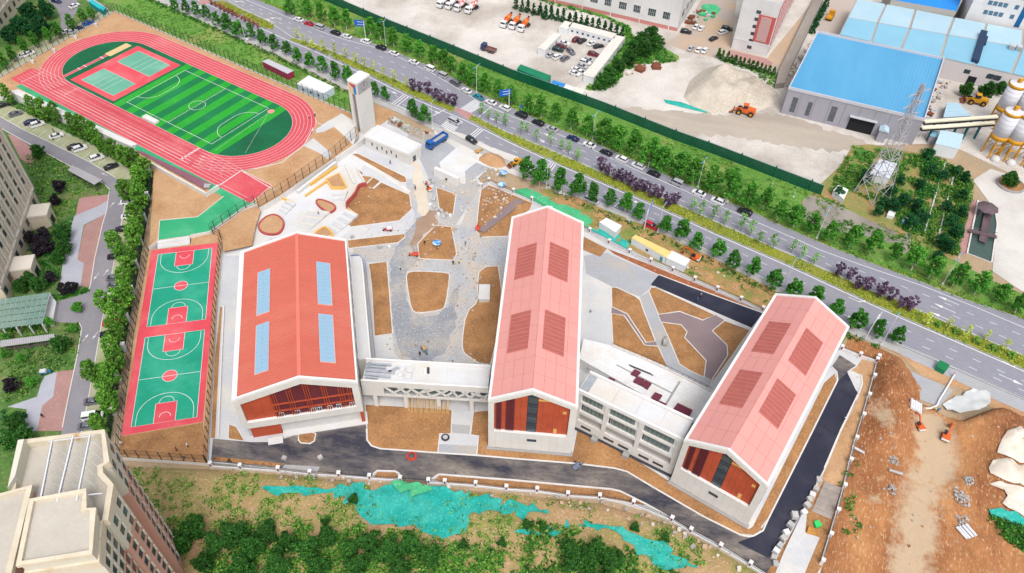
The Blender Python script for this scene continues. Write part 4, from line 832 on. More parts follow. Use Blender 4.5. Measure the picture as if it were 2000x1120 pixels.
  for a, c in ((fx0, 3.4), (3.4, 5.6), (5.6, 7.8)): infill(a, c, m_terra, 6)
  infill(7.8, fx1, m_plumf, 1, 'louvre_screen')
  fins(8.0, fx1, .35, m_plumf, .18)
  for x0 in (8.0, 11.6, 15.4, 19.2, 22.8, 24.8):
   for i in range(3):
    x = x0 + i * .5;
    if x < fx1 - .2: MB().use(m_terra).prism_xz([(x, zb + .1), (x + .16, zb + .1), (x + .16, top(x + .16)), (x, top(x))], yf - .4, yf + .02).build('fin', b)
  for zz in (zb + 2.3, zb + 4.9): MB().use(m_terra).box(7.8, fx1, yf - .45, yf, zz, zz + .12).build('transom', b)
  for x in (8.6, 12.2, 15.8, 17.2, 19.6, 21.6, 24.6): link('window', window_me(1.1, 1.4, 2, fm=m_trim), b, loc=(x, yf - .3, zb + .25))
  # recessed ground floor
  MB().use(m_terra).box(1.2, 8, .6, 1.0, 0, 4.68).build('ground_wall', b); MB().use(m_clad).box(8, w - .4, 3.0, 3.4, 0, 4.68).build('ground_wall', b); MB().use(m_terra).box(26.6, w - .02, .1, 3.0, .0, 4.68).build('ground_wall', b)
  MB().use(m_terra).box(.4, w - .1, .1, 3.4, 4.5, 4.69).build('soffit', b)
  for x, ww in ((8.3, 2.0), (14, 1.6), (16.4, 1.8), (18.8, 2.2), (21.4, 2.0)): link('window', window_me(ww, 2.4, 2), b, loc=(x, 2.97, .8))
  MB().use(m_conc3).box(8.0, w + .5, -.6, 3.0, .0, .3).build('entrance_slab', b)
  st = MB().use(m_conc3); [st.box(4.6 + i * .0, 8.0, -2.2 + i * .4, -1.8 + i * .4 + (3 - i) * .4, 0, .2 + .2 * i) for i in range(4)]; st.build('entrance_steps', b)
 # roof
 up = .02
 rm = 1.05 if kind == 'B1' else .55; fm = .45
 base = MB().use(m_orange if kind == 'B1' else m_pinkgap)
 for a, c in ((0, xr), (xr, w)): slab(base, [(a, 0, zl(a) - .02), (c, 0, zl(c) - .02), (c, l, zl(c) - .02), (a, l, zl(a) - .02)], .05)
 rf_ = base.build('roof', b)
 # white rims
 for x0, x1 in ((-.05, rm), (w - rm * (.35 if kind == 'B1' else 1), w + .05)):
  MB().use(m_trim).prism_xz([(x0, zl(max(0, min(w, x0))) - .5), (x1, zl(max(0, min(w, x1))) - .5), (x1, he + .38), (x0, he + .38)], -.12, l + .35).build('eaves_trim', b)
 for y0, y1 in ((-.1, fm), (l - .3, l + .33)):
  mb = MB().use(m_trim)
  for a, c in ((-.05, xr), (xr, w + .05)):
   za, zc = zl(max(0, a)), zl(min(w, c))
   mb.prism_xz([(a, za - .3), (c, zc - .3), (c, zc + .42), (a, za + .42)], y0, y1)
  mb.build('verge_trim', b)
 if kind == 'B1':
  mb = MB().use(m_orange); y = 1.0
  while y < l - .6:
   for a, c in ((rm, xr - .3), (xr + .3, w - .5)): slab(mb, [(a, y, zl(a) + .02), (c, y, zl(c) + .02), (c, y + .28, zl(c) + .02), (a, y + .28, zl(a) + .02)], .07)
   y += .8
  o = mb.build('roof_ribs', b); o['kind'] = 'stuff'
  MB().use(mat('ridge_cap', (236, 128, 110), fine=.03)).prism_xz([(xr - .45, hr - .12), (xr + .45, hr - .12), (xr + .4, hr + .05), (xr, hr + .2), (xr - .4, hr + .05)], .4, l - .3).build('ridge_cap', b)
  for a, c in ((5.2, 8.28), (19.8, 22.9)):
   for y0, y1 in ((22.9, 37.5), (5.05, 19.6)):
    f = slab(MB().use(m_skyf), [(a - .12, y0 - .12, zl(a - .12) + .1), (c + .12, y0 - .12, zl(c + .12) + .1), (c + .12, y1 + .12, zl(c + .12) + .1), (a - .12, y1 + .12, zl(a - .12) + .1)], .22).build('skylight', b)
    nr = 12
    for i in range(nr):
     for j in range(2):
      xa, xc = a + (c - a) * j / 2 + .03, a + (c - a) * (j + 1) / 2 - .03; ya, yc = y0 + (y1 - y0) * i / nr + .03, y0 + (y1 - y0) * (i + 1) / nr - .03
      slab(MB().use(m_skyl), [(xa, ya, zl(xa) + .34), (xc, ya, zl(xc) + .34), (xc, yc, zl(xc) + .34), (xa, yc, zl(xa) + .34)], .05).build('pane', f)
 else:
  LV = [(2.7, 7.5, 35.4, 46.8), (10.9, 15.85, 35.6, 47.2), (3.0, 7.6, 12.0, 23.7), (10.9, 15.85, 12.2, 23.9)]
  if kind == 'B3': LV = [(2.4, 7.15, 30.1, 41.4), (10.6, 15.3, 30.2, 42), (2.4, 7.15, 12, 23.6), (10.5, 15.4, 13, 23.9)]
  ny = int(l / 4.6); sh = 0
  for a, c in ((rm, xr), (xr, w - rm)):
   nx = 4
   for i in range(ny):
    for j in range(nx):
     xa, xc = a + (c - a) * j / nx + .03, a + (c - a) * (j + 1) / nx - .03; ya, yc = fm + (l - .35 - fm) * i / ny + .03, fm + (l - .35 - fm) * (i + 1) / ny - .03
     slab(MB().use(m_pink), [(xa, ya, zl(xa) + .03), (xc, ya, zl(xc) + .03), (xc, yc, zl(xc) + .03), (xa, yc, zl(xa) + .03)], .09).build('roof_panel', b)
  for (a, c, y0, y1) in LV:
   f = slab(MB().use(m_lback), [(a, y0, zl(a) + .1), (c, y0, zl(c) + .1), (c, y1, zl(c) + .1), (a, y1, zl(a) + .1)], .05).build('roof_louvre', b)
   nr = 9
   for i in range(nr + 1):
    ya = y0 + (y1 - y0 - .18) * i / nr; slab(MB().use(m_lred), [(a, ya, zl(a) + .16), (c, ya, zl(c) + .16), (c, ya + .18, zl(c) + .16), (a, ya + .18, zl(a) + .16)], .12).build('slat', f)
   mb = MB().use(m_lred)
   for i in range(26):
    xa = a + (c - a) * i / 25; mb.bar((xa, y0 + .05, zl(xa) + .19), (xa, y1 - .05, zl(xa) + .19), .05, .06)
   o = mb.build('fine_bars', f); o['kind'] = 'stuff'
 # side windows
 wm = window_me(2.4, 1.7, 3, m_win2)
 for j in range(3 if kind != 'B1' else 2):
  n = int(l / 5)
  for i in range(n):
   zz = (4.8 if kind != 'B1' else 5.5) + j * 4.2
   link('window', wm, b, loc=(-.06, 3.5 + i * 5 + 2.4, zz), rz=-math.pi / 2); link('window', wm, b, loc=(w + .06, 3.5 + i * 5, zz), rz=math.pi / 2)
 return b
B1 = hall('gym_hall', 'gable roofed hall with ribbed orange roof and four pale blue skylights', -60.92, 96.6, .224, 27.44, 47.53, 16.03, 20.77, .557, 'B1')
B2 = hall('classroom_hall', 'middle pink roofed hall with terracotta gable and four roof louvres', -4.364, 96.9, -.061, 19.54, 59.9, 19.09, 24.05, .483, 'B2')
B3 = hall('classroom_hall', 'right hand pink roofed hall beside the outer black asphalt drive', 37.65, 89.38, -.58, 18.86, 51.9, 17.63, 22.2, .478, 'B3')
# ---------------------------------------------------------------- white annex of the gym
an = thing('annex', 'low white flat roofed annex along the right side of the gym', 'building')
q = [G(u, v, 7.5) for u, v in ((684, 502), (706, 501), (723, 700), (699, 704))]; MB().use(m_clad).prism([(p.x, p.y) for p in q], 0, 7.2).build('wall', an)
MB().use(m_conc3).prism([(p.x, p.y) for p in q], 7.2, 7.32).build('roof', an); ribbon_mb(MB().use(m_trim), q, .4, 7.2, 7.7, True).build('parapet', an)
q = [G(u, v, 3) for u, v in ((706, 500), (713, 510), (732, 700), (724, 700))]; MB().use(m_conc2).prism([(p.x, p.y) for p in q], 0, 3).build('ledge', an)
ribbon_mb(MB().use(mat('blue_gutter', (150, 156, 186), fine=.03)), [G(u, v, 7.6) for u, v in chaikin([(685, 500), (690, 498), (703, 498), (708, 506), (711, 530)], 1, False)], .3, 7.3, 7.75).build('gutter', an)
# ---------------------------------------------------------------- lattice bridge between gym and middle hall
cb = thing('lattice_bridge', 'white bridge wing with slanting lattice front between the halls', 'building', (-34.9, 107.3, 0), math.atan2(-.98, 30.26))
Lb, Db = 30.2, 6.4
MB().use(m_conc3).box(.2, Lb - .1, .35, Db, 9.9, 10.0).build('roof_deck', cb)
for i in range(6): MB().use(m_conc3).box(.5 + i * 4.9, .5 + (i + 1) * 4.9 - .07, .55, Db - .5, 10.0, 10.09).build('roof_slab', cb)
MB().use(m_trim).box(0, Lb, Db - .1, Db + .35, 9.3, 10.75).build('parapet', cb)
for i in range(20): MB().use(m_clad).box(i * Lb / 20 + .01, (i + 1) * Lb / 20 - .01, -.05, .35, 8.65, 10.6).build('cladding_panel', cb)
MB().use(m_trim).box(0, Lb, -.08, .4, 10.6, 10.72).build('coping', cb)
MB().use(m_clad).box(0, Lb, -.04, .34, 4.9, 5.5).build('bottom_beam', cb); MB().use(m_conc2).box(0, Lb, .34, Db, 4.9, 5.2).build('floor_slab', cb)
MB().use(m_clad).box(0, 5.2, -.03, .33, 5.5, 8.65).build('solid_bay', cb); MB().use(m_win2).box(5.2, Lb, 1.3, 1.36, 5.2, 9.9).build('glazing', cb)
MB().use(m_clad).box(.1, Lb, Db - .3, Db, 5.2, 9.5).build('rear_wall', cb)
rr = random.Random(5); x = 5.4
lat = [(5.2, 8.6, 8.2, 5.5), (6.6, 5.5, 10, 8.6), (8.6, 8.6, 11.4, 5.5), (9.6, 5.5, 12.2, 8.6), (11.4, 8.6, 14.6, 5.5), (12.6, 5.5, 15.4, 8.6), (14.2, 7, 17.4, 8.6), (15, 8.6, 16.4, 5.5), (16.2, 5.5, 20.4, 8.4), (17.6, 8.6, 20.8, 5.5), (19.4, 5.5, 22.2, 8.6), (21.4, 8.6, 23.2, 5.5), (22.2, 5.5, 25.6, 8.6), (23.8, 8.6, 26.4, 5.5), (25.0, 5.5, 28, 8.6), (26, 8, 30, 6.2), (27.2, 8.6, 29.6, 5.5), (28.2, 5.5, 30.1, 7.8)]
for x0, z0, x1, z1 in lat: MB().use(m_clad).bar((x0, .15, z0), (x1, .15, z1), .36, .42).build('lattice_member', cb)
for x in (2.2, 9.6, 17.6, 25.6): MB().use(m_clad).box(x, x + 1.0, .2, 1.2, 0, 4.9).build('column', cb);
for x in (2.2, 9.6, 17.6, 25.6): MB().use(m_clad).box(x, x + 1.0, Db - 1.4, Db - .4, 0, 4.9).build('column', cb)
m_duct = mat('galvanised_duct', (222, 226, 232), (196, 200, 210), .8, rough=.35, metal=.5, fine=.05)
CBx = lambda x, y, z: cb.matrix_world @ Vector((x, y, z))
bpy.context.view_layer.update()
dt = thing('duct_run', 'silver ventilation ducts piled on the bridge roof next to the gym', 'duct', cb.location + Vector((0, 0, 10.1)), cb.rotation_euler.z)
mb = MB().use(m_duct)
for (x0, y0, x1, y1, wd) in ((.6, 5.2, 6.4, 5.1, .5), (.6, 4.4, 5.2, 4.2, .55), (.6, 3.2, 7.6, 3.0, .7), (6.2, 3.0, 8.2, 4.6, .6), (.6, 2.0, 6.8, 1.6, .6), (1.0, 1.2, 3.8, 1.0, .5)): MB().use(m_duct).bar((x0, y0, .4), (x1, y1, .4), wd, .5).build('duct', dt)
for i in range(4): MB().use(m_duct).tube((.5, 4.0 + i * .4, .1), (1.6, 4.0 + i * .4, .9), .28).build('duct_bend', dt)
for i, (x, y) in enumerate(((9.2, 4.3), (11, 4.2), (9.0, 2.6), (10.9, 2.5))):
 o = thing('roof_vent', 'square grey roof vent cover on the bridge, %s of four' % ordw(i + 1), 'vent', CBx(x, y, 10.09), cb.rotation_euler.z, 'vent covers on the bridge roof')
 s = .7 if i % 2 else .5; MB().use(m_conc).box(-s, s, -s, s, 0, .3).build('curb', o); MB().use(m_conc3).tbox(-s - .08, s + .08, -s - .08, s + .08, .3, .45, .1, .1).build('cap', o)
o = thing('tool_bag', 'dark bundle lying on the bridge roof', 'bundle', CBx(15.4, 4.4, 10.1), .1); MB().use(m_dark).tbox(-.3, .3, -.9, .9, 0, .45, .1, .15).build('bundle', o); MB().use(m_trim).tbox(-1.1, -.4, -.8, .6, 0, .3, .05, .1).build('sheet', o)
# bamboo poles leaning under the bridge
bp = thing('timber_poles', 'stack of leaning straw coloured timber poles under the bridge', 'poles', cb.location, cb.rotation_euler.z); m_bamboo = mat('raw_timber', (222, 186, 128), (200, 160, 104), .8, fine=.1)
for i in range(34):
 x = 10.6 + i * .3 + rr.uniform(-.05, .05); MB().use(m_bamboo).bar((x, -.9 + rr.uniform(-.2, .2), .06), (x + rr.uniform(-.25, .25), 1.2, 3.4 + rr.uniform(-.3, .2)), .12, .1).build('pole', bp)
# ---------------------------------------------------------------- glazed wing between the two pink halls + tiled podium
o0 = Vector((15.85, 103.4, 0)); e0 = Vector((38.1, 91.0, 0)); W2 = thing('glazed_wing', 'white wing with two rows of windows between the pink halls', 'building', o0, math.atan2(e0.y - o0.y, e0.x - o0.x))
Lw = (e0 - o0).length; Dw = 6.1
MB().use(m_clad).box(0, Lw, .9, Dw, 0, 14.6).build('core', W2); MB().use(m_conc3).box(0, Lw, .2, Dw, 14.6, 14.75).build('roof_deck', W2)
for i in range(4): MB().use(m_conc3).box(2.2 + i * 5.8, 2.2 + (i + 1) * 5.8 - .08, .5, Dw - .45, 14.75, 14.84).build('roof_slab', W2)
MB().use(mat('wet_screed', (150, 156, 166), (176, 180, 186), .5)).box(.2, 2.1, .5, Dw - .45, 14.75, 14.83).build('roof_slab', W2)
MB().use(m_trim).box(0, Lw, Dw - .4, Dw + .1, 14.4, 15.5).build('parapet', W2); MB().use(m_trim).box(0, Lw, -.1, .4, 14.2, 15.35).build('parapet', W2)
for z0, z1 in ((10.6, 11.3), (6.6, 7.6), (2.9, 3.7)):
 for i in range(14): MB().use(m_clad).box(i * Lw / 14 + .01, (i + 1) * Lw / 14 - .01, -.03, .9, z0, z1).build('cladding_panel', W2)
for x in (-.2, 7.0, 15.4, Lw - 1.1): MB().use(m_clad).box(x, x + (1.0 if x > 0 and x < 20 else 1.2), -.05, .85, 3.7, 14.2).build('pier', W2)
MB().use(mat('gallery_grey_wall', (170, 164, 160), fine=.05)).box(0, Lw, .86, .92, 3.7, 6.6).build('gallery_wall', W2); MB().use(m_frame).box(.5, Lw - .5, .05, .1, 4.6, 4.68).build('gallery_rail', W2)  # gallery wall in a grey darker than the cladding
wa = window_me(1.0, 2.9, 1, m_win2, nz=2); sl_ = window_me(.42, 2.6, 1, m_win)
for row, z in enumerate((11.3, 7.6)):
 for bx0, bx1 in ((1.1, 6.9), (8.1, 15.3), (16.5, Lw - 1.3)):
  x = bx0 + .1; k = 0
  while x < bx1 - .5:
   if (k % 9 in (7, 8) and row == 0) or (k % 10 in (0,) and row == 1): link('window', sl_, W2, loc=(x + .1, .5, z + .1)); x += .62
   else:
    if x + 1.0 > bx1: break
    link('window', wa, W2, loc=(x, .5, z)); x += 1.02
   k += 1
 MB().use(m_trim).box(.9, Lw - 1.1, .55, .9, z - .02, z + 2.95).build('infill', W2)
MB().use(m_clad).box(0, Lw, -.03, .9, .5, 2.9).build('base_wall', W2); MB().use(m_frame).box(-.2, Lw + .2, -.5, .9, 0, .5).build('plinth', W2)
lw = window_me(2.6, .9, 3, m_win)
for x in (2.0, 8.0, 11.8, 17, 20.6): link('window', lw, W2, loc=(x, -.04, 1.5))
for x in (5.4, 13.6): MB().use(m_plinth).box(x, x + 1.5, -1.6, -.5, 0, 1.3).build('porch', W2)
pod = thing('podium', 'white tiled podium terrace behind the glazed wing', 'terrace'); q = [G(u, v, 4.0) for u, v in ((1131, 700), (1140, 662), (1196, 676), (1250, 698), (1304, 722), (1345, 742), (1391, 764), (1400, 752), (1362, 822), (1352, 826))]
MB().use(m_tiles).prism([(p.x, p.y) for p in q], 0, 4.0).build('deck', pod)
ribbon_mb(MB().use(m_kerb), [G(u, v, 4.2) for u, v in ((1196, 676), (1250, 698), (1304, 722), (1345, 742), (1389, 764))], .35, 4.0, 4.35).build('upstand', pod)
rl = [G(u, v, 4.4) for u, v in ((1193, 618), (1196, 674), (1250, 696), (1304, 720), (1345, 740), (1389, 762))]
for p in resample([(p.x, p.y, 0) for p in rl[1:]], 1.6): MB().use(m_dark).box(p.x - .03, p.x + .03, p.y - .03, p.y + .03, 4.3, 5.3).build('baluster', pod)
ribbon_mb(MB().use(m_dark), rl[1:], .06, 5.25, 5.32).build('handrail', pod)
m_deckp = mat('dark_plum_sheet', (122, 56, 74), (110, 50, 66), .3, fine=.05)
for i, (P, lb) in enumerate((([(1184, 746), (1190, 736), (1202, 741), (1196, 750)], 'plum square planter block on the terrace nearest the middle hall'), ([(1232, 730), (1240, 721), (1252, 727), (1243, 735)], 'plum planter block touching the metal scaffold pile'), ([(1237, 745), (1244, 735), (1259, 741), (1252, 752)], 'plum planter block left of an identical touching block'), ([(1253, 752), (1260, 742), (1273, 749), (1265, 760)], 'plum planter block right of an identical touching block'), ([(1272, 776), (1280, 766), (1294, 772), (1286, 784)], 'plum planter block left of the grey paving line'), ([(1282, 791), (1289, 783), (1302, 789), (1296, 798)], 'plum planter block at the foot of the grey paving line'), ([(1316, 798), (1324, 787), (1353, 801), (1346, 813)], 'large oblong plum planter block near the right hall'))):
 q = [G(u, v, 4.5) for u, v in P]; o = MB().use(m_deckp).prism([(p.x, p.y) for p in q], 4.0, 4.5).build('planter_block', None, label=lb, cat='planter block', group='plum blocks on the terrace')
for P in ([(1145, 718), (1149, 716), (1186, 735), (1183, 737)], [(1203, 714), (1205, 712), (1313, 767), (1311, 769)], [(1326, 744), (1330, 746), (1302, 792), (1298, 790)], [(1196, 742), (1199, 741), (1216, 751), (1213, 753)]):
 q = [G(u, v, 4.0) for u, v in P]; MB().use(m_plinth).prism([(p.x, p.y) for p in q], 3.9, 4.02).build('paving_band', pod)
# ---------------------------------------------------------------- clock tower and gatehouse
tw = thing('clock_tower', 'tall white clock tower with coloured triangles on its side', 'clock tower', (-53.0, 219.4, 0), R(-30)); TWd, TDp, THt = 4.1, 6.7, 20.0
MB().use(m_clad).box(-TWd, -2.9, 0, TDp, 0, 15.2).build('pier', tw); MB().use(m_clad).box(-1.3, 0, 0, TDp, 0, 15.2).build('shaft', tw); MB().use(m_clad).box(-2.9, -1.3, 1.2, TDp, 0, 15.2).build('core', tw)
for i in range(3): MB().use(mat('slot_grey', (150, 146, 150), fine=.05)).box(-2.75 + i * .5, -2.4 + i * .5, .5, 1.2, .6, 14.6).build('slot_fin', tw)
mb = MB().use(m_clad).box(-TWd + .05, -.05, .05, TDp - .05, 15.2, THt - .3); mb.build('head', tw); MB().use(m_trim).tbox(-TWd - .05, .05, -.05, TDp + .05, THt - .3, THt + .25, .12, .12).build('cap', tw)
mcr, mcb, mcy = mat('emblem_red', (206, 86, 80), fine=.02), mat('emblem_blue', (28, 134, 206), fine=.02), mat('emblem_cream', (230, 204, 160), fine=.02)
xa, xb, za, zb_ = -TWd + .5, -.7, 15.5, 19.2
for pts, mm in (([(xa, zb_), (xb, zb_), ((xa + xb) / 2 + .4, 17.6)], mcr), ([(xb, zb_), (xb, za), (xb - 1.0, za), ((xa + xb) / 2 + .4, 17.6)], mcb), ([(xa, zb_), ((xa + xb) / 2 + .4, 17.6), (xb - 1.0, za), (xa, za)], mcy)):
 MB().use(mm).prism_xz(pts, -.03, .04).build('emblem_panel', tw)
ck = MB().use(mat('clock_panel_grey', (176, 174, 176), fine=.03)).box(-.02, .06, .3, TDp - .35, 15.5, 19.4).build('clock_face', tw); cy, cz = TDp / 2, 17.45
for i in range(12):
 a = i * math.pi / 6; p = Vector((.07, cy + 1.45 * math.sin(a), cz + 1.45 * math.cos(a))); d = Vector((0, math.sin(a), math.cos(a)))
 MB().use(m_dark).bar(p - d * .22, p + d * .22, .14 if i % 3 else .24, .06).build('hour_mark', ck)
MB().use(m_dark).bar((.1, cy, cz - .2), (.1, cy, cz + 1.35), .13, .05).build('minute_hand', ck); MB().use(m_dark).bar((.13, cy, cz - .15), (.13, cy - .03, cz + .95), .2, .05).build('hour_hand', ck)
gh = thing('gatehouse', 'low white gatehouse with small slit windows beside the clock tower', 'building'); q = [G(u, v, 4.5) for u, v in ((712, 266), (737, 246), (822, 284), (798, 301))]
MB().use(m_clad).prism([(p.x, p.y) for p in q], 0, 4.2).build('wall', gh); MB().use(m_conc3).prism([(p.x, p.y) for p in q], 4.2, 4.28).build('roof', gh); ribbon_mb(MB().use(m_trim), q, .45, 3.7, 4.75, True).build('parapet', gh)
d = (q[3] - q[0]); L_ = d.length; ang = math.atan2(d.y, d.x); wn = window_me(.55, 1.3, 1)
for i, s in enumerate((2.6, 4.6, 6.8, 8.6, 10.6, 12.6)): p = q[0] + d.normalized() * s; link('window', wn, gh, loc=(p.x, p.y, 1.6 if i % 2 == 0 else .8), rz=ang)
d2 = q[2] - q[3]; p = q[3] + d2 * .3; link('doorway', window_me(1.4, 2.2, 1), gh, loc=(p.x, p.y, .1), rz=math.atan2(d2.y, d2.x))
gw = thing('gate_wall', 'thick white free standing entrance wall near the school gate', 'wall'); ribbon_mb(MB().use(m_trim), [G(u, v, 3.2) for u, v in ((849, 327), (895, 348))], 1.1, 0, 3.2).build('wall', gw)
p = G(872, 345, 2); MB().use(m_dark).box(p.x - .3, p.x + .3, p.y - 1.2, p.y - .9, 1.4, 2.0).build('vent', gw)
ub = thing('under_bridge_ramp', 'white retaining wall beside the clock tower foot', 'wall'); ribbon_mb(MB().use(m_plaster), [G(u, v, 2.2) for u, v in ((655, 309), (690, 285), (712, 268))], .4, 0, 2.3).build('wall', ub)
# ================================================================ boundary fence with white pillars
m_pil = mat('pillar_white', (240, 238, 240), (228, 226, 228), .5, fine=.03); m_inset = mat('pillar_inset', (130, 66, 76), fine=.04)
pil_me = MB().use(m_pil).box(-.32, .32, -.32, .32, 0, 2.1).box(-.42, .42, -.42, .42, 2.1, 2.3).use(m_inset).box(-.2, .2, -.335, -.325, .9, 1.9).box(-.2, .2, .325, .335, .9, 1.9).mesh('pillar')
def bfence(label, pts, z=1.2, base=.75):
 P = [G(u, v, z) for u, v in pts]; f = thing('boundary_fence', label, 'fence')
 for i, p in enumerate(P):
  t = P[min(i + 1, len(P) - 1)] - P[max(i - 1, 0)]; link('pillar', pil_me, f, loc=(p.x, p.y, 0), rz=math.atan2(t.y, t.x))
 ribbon_mb(MB().use(m_plaster), P, .3, 0, base).build('base_wall', f); ribbon_mb(MB().use(m_pil), P, .4, base, base + .08).build('coping', f)
 mb = MB().use(m_dark); ribbon_mb(mb, P, .05, 1.85, 1.9); ribbon_mb(mb, P, .05, .95, 1.0)
 for p in resample([(q.x, q.y, 0) for q in P], .32): mb.box(p.x - .018, p.x + .018, p.y - .018, p.y + .018, base + .08, 2.0)
 o = mb.build('railing', f); o['kind'] = 'stuff'; return f
bfence('white pillared fence left of the near gate', [(412, 908), (470, 912), (544, 917), (606, 924), (662, 927), (722, 932), (782, 936)])
bfence('white pillared fence right of the near gate along the asphalt drive', [(837, 940), (869, 942), (929, 946), (989, 953), (1049, 957), (1109, 966), (1171, 970), (1237, 982), (1312, 1014), (1349, 1036), (1407, 1067), (1465, 1102), (1510, 1130)])
bfence('white pillared fence along the right edge of the school', [(1606, 1097), (1622, 1045), (1636, 998), (1649, 950), (1661, 900), (1672, 857), (1686, 812), (1697, 773), (1707, 736), (1716, 698)])
bfence('white pillared roadside fence behind the middle hall', [(940, 364), (955, 353), (978, 363), (1003, 374), (1039, 390), (1076, 410), (1114, 430), (1152, 451), (1190, 473), (1230, 492), (1271, 510), (1314, 527), (1357, 546), (1401, 565), (1447, 585), (1490, 604)])
bfence('short white fence behind the right hall far corner', [(1644, 680), (1680, 694), (1712, 704)], base=1.1)
g = thing('near_gate', 'black metal gate in the near boundary fence', 'gate'); A_, B_ = G(784, 938, 1), G(836, 941, 1); mb = MB().use(m_dark)
for lf in range(2):
 a, b = A_.lerp(B_, lf * .5 + .01), A_.lerp(B_, lf * .5 + .49); mb = MB().use(m_dark)
 for z in (.2, 1.0, 1.9): mb.bar((a.x, a.y, z), (b.x, b.y, z), .06, .06)
 for i in range(13): p = a.lerp(b, i / 12); mb.box(p.x - .025, p.x + .025, p.y - .025, p.y + .025, .1, 2.0)
 mb.build('gate_leaf', g)
# ================================================================ green site hoarding
m_hoard = mat('hoarding_green', (14, 104, 74), (10, 92, 64), .2, fine=.05, rough=.5, rnd=.06)
m_capl = mat('hoarding_cap', (120, 150, 150), fine=.03)
hd = thing('site_hoarding', 'long dark green sheet hoarding between grassy verge and concrete works', 'fence'); HP = resample([(p.x, p.y, 0) for p in [G(*q) for q in FB]], 4.0)
for i, (a, b) in enumerate(zip(HP, HP[1:])):
 mb = MB().use(m_hoard); d = (b - a).normalized(); n = Vector((-d.y, d.x, 0)); k = 8; L_ = (b - a).length
 for j in range(k):
  p, q = a + d * (L_ * j / k + .01), a + d * (L_ * (j + .5) / k); r = a + d * (L_ * (j + 1) / k)
  mb.add([p, q, q + Vector((0, 0, 3.9)), p + Vector((0, 0, 3.9))], [(0, 1, 2, 3)]); o_ = n * .09
  mb.add([q, q - o_, r - o_, r], []) ; mb.add([q - o_, r - o_, r - o_ + Vector((0, 0, 3.9)), q - o_ + Vector((0, 0, 3.9)), q, q + Vector((0, 0, 3.9)), r, r + Vector((0, 0, 3.9))], [(0, 1, 2, 3), (4, 0, 3, 5), (1, 6, 7, 2)])
 mb.build('sheet_panel', hd)
 if i % 3 == 0: MB().use(m_hoard).box(a.x - .2, a.x + .2, a.y - .2, a.y + .2, 0, 4.5).build("post", hd)
ribbon_mb(MB().use(m_capl), HP, .22, 3.9, 3.98).build('cap_rail', hd)
# ================================================================ street lamps, signs
m_pole = mat('pole_white', (226, 228, 232), (214, 216, 220), .5, rough=.4, fine=.02); m_blue = mat('sign_blue', (30, 108, 206), (24, 98, 196), .3, rough=.45, fine=.03); m_cyan = mat('lamp_blue', (86, 160, 196), fine=.02)
def lamp_parts(t, arms=2):
 MB().use(m_pole).tube((0, 0, 0), (0, 0, 10.6), .13, .07, 8).build('pole', t); MB().use(m_pole).box(-.3, .3, -.3, .3, 0, .35).build('base', t)
 for s in ((1, -1) if arms == 2 else (1,)):
  a = MB().use(m_pole).tube((0, 0, 10.1), (0, s * .9, 10.9), .05).tube((0, s * .9, 10.9), (0, s * 1.9, 11.0), .05).build('arm', t); MB().use(m_cyan).tbox(-.16, .16, min(s * 1.3, s * 2.3), max(s * 1.3, s * 2.3), 10.92, 11.06, .03, .05).build('lamp_head', a)
LA = heading((1000, 212), (1600, 474))
for side, L_, arms in (('far verge', [(572, 24), (754, 90), (931, 181), (1157, 275), (1363, 366), (1595, 466), (1841, 555)], 2), ('school side pavement', [(480, 82), (650, 160), (845, 252), (1067, 369), (1284, 456), (1529, 566), (1721, 673)], 1)):
 proto = None
 for i, (u, v) in enumerate(L_):
  p = G(u, v); lb = 'tall white street lamp on the %s, %s from left' % (side, ordw(i + 1))
  if proto is None: t = proto = thing('street_lamp', lb, 'street lamp', p, LA, 'street lamps on the ' + side); lamp_parts(t, arms)
  else: t = copy_tree(proto); t.location = p; t['label'] = lb
def gantry(u, v, bu, bv, bz, label, w=4.2, h=2.6):
 p = G(u, v); b = G(bu, bv, bz); d = (b - p); ang = math.atan2(d.y, d.x); t = thing('direction_sign', label, 'road sign', p, ang); r = math.hypot(d.x, d.y)
 MB().use(m_pole).tube((0, 0, 0), (0, 0, bz + 1.2), .2, .14).build('pole', t); MB().use(m_pole).tube((0, 0, bz + .6), (r + 1, 0, bz + .6), .1).tube((0, 0, bz - .5), (r + 1, 0, bz - .5), .1).build('arm', t)
 bd = MB().use(m_blue).box(r - w / 2, r + w / 2, -.2, -.1, bz - h / 2, bz + h / 2).build('board', t); mb = MB().use(m_white)
 for x0, x1, z0, z1 in ((-1.5, -.2, .3, .45), (-.9, -.75, -.9, .9), (.2, 1.6, .6, .8), (.2, 1.4, .1, .3), (.3, 1.6, -.5, -.3), (-1.7, -.3, -.8, -.6)): mb.box(r + x0, r + x1, -.23, -.2, bz + z0, bz + z1)
 mb.box(r + w / 2 - .1, r + w / 2 - .04, -.23, -.2, bz - h / 2, bz + h / 2).box(r - w / 2 + .04, r - w / 2 + .1, -.23, -.2, bz - h / 2, bz + h / 2); mb.build('sign_lettering', bd)
gantry(714, 74, 702, 46, 6, 'blue road direction sign on the far verge at left'); gantry(994, 209, 987, 182, 6, 'blue road direction sign on the far verge near the crossing'); gantry(1258, 448, 1271, 402, 6, 'blue road direction sign on the school side pavement', 4.6, 2.2)
t = thing('bus_sign', 'small blue roadside sign beside the parked black van', 'road sign', G(1018, 222)); MB().use(m_pole).tube((0, 0, 0), (0, 0, 3.4), .05).build('pole', t); MB().use(m_blue).box(-.5, .5, -.04, .04, 2.3, 3.5).build('board', t)
t = thing('traffic_camera', 'white traffic camera pole leaning over the near carriageway at right', 'camera pole', G(1690, 662), RA); MB().use(m_pole).tube((0, 0, 0), (0, 0, 6.2), .14).tube((0, 0, 6.2), (.5, 5.2, 6.6), .09).build('pole', t)
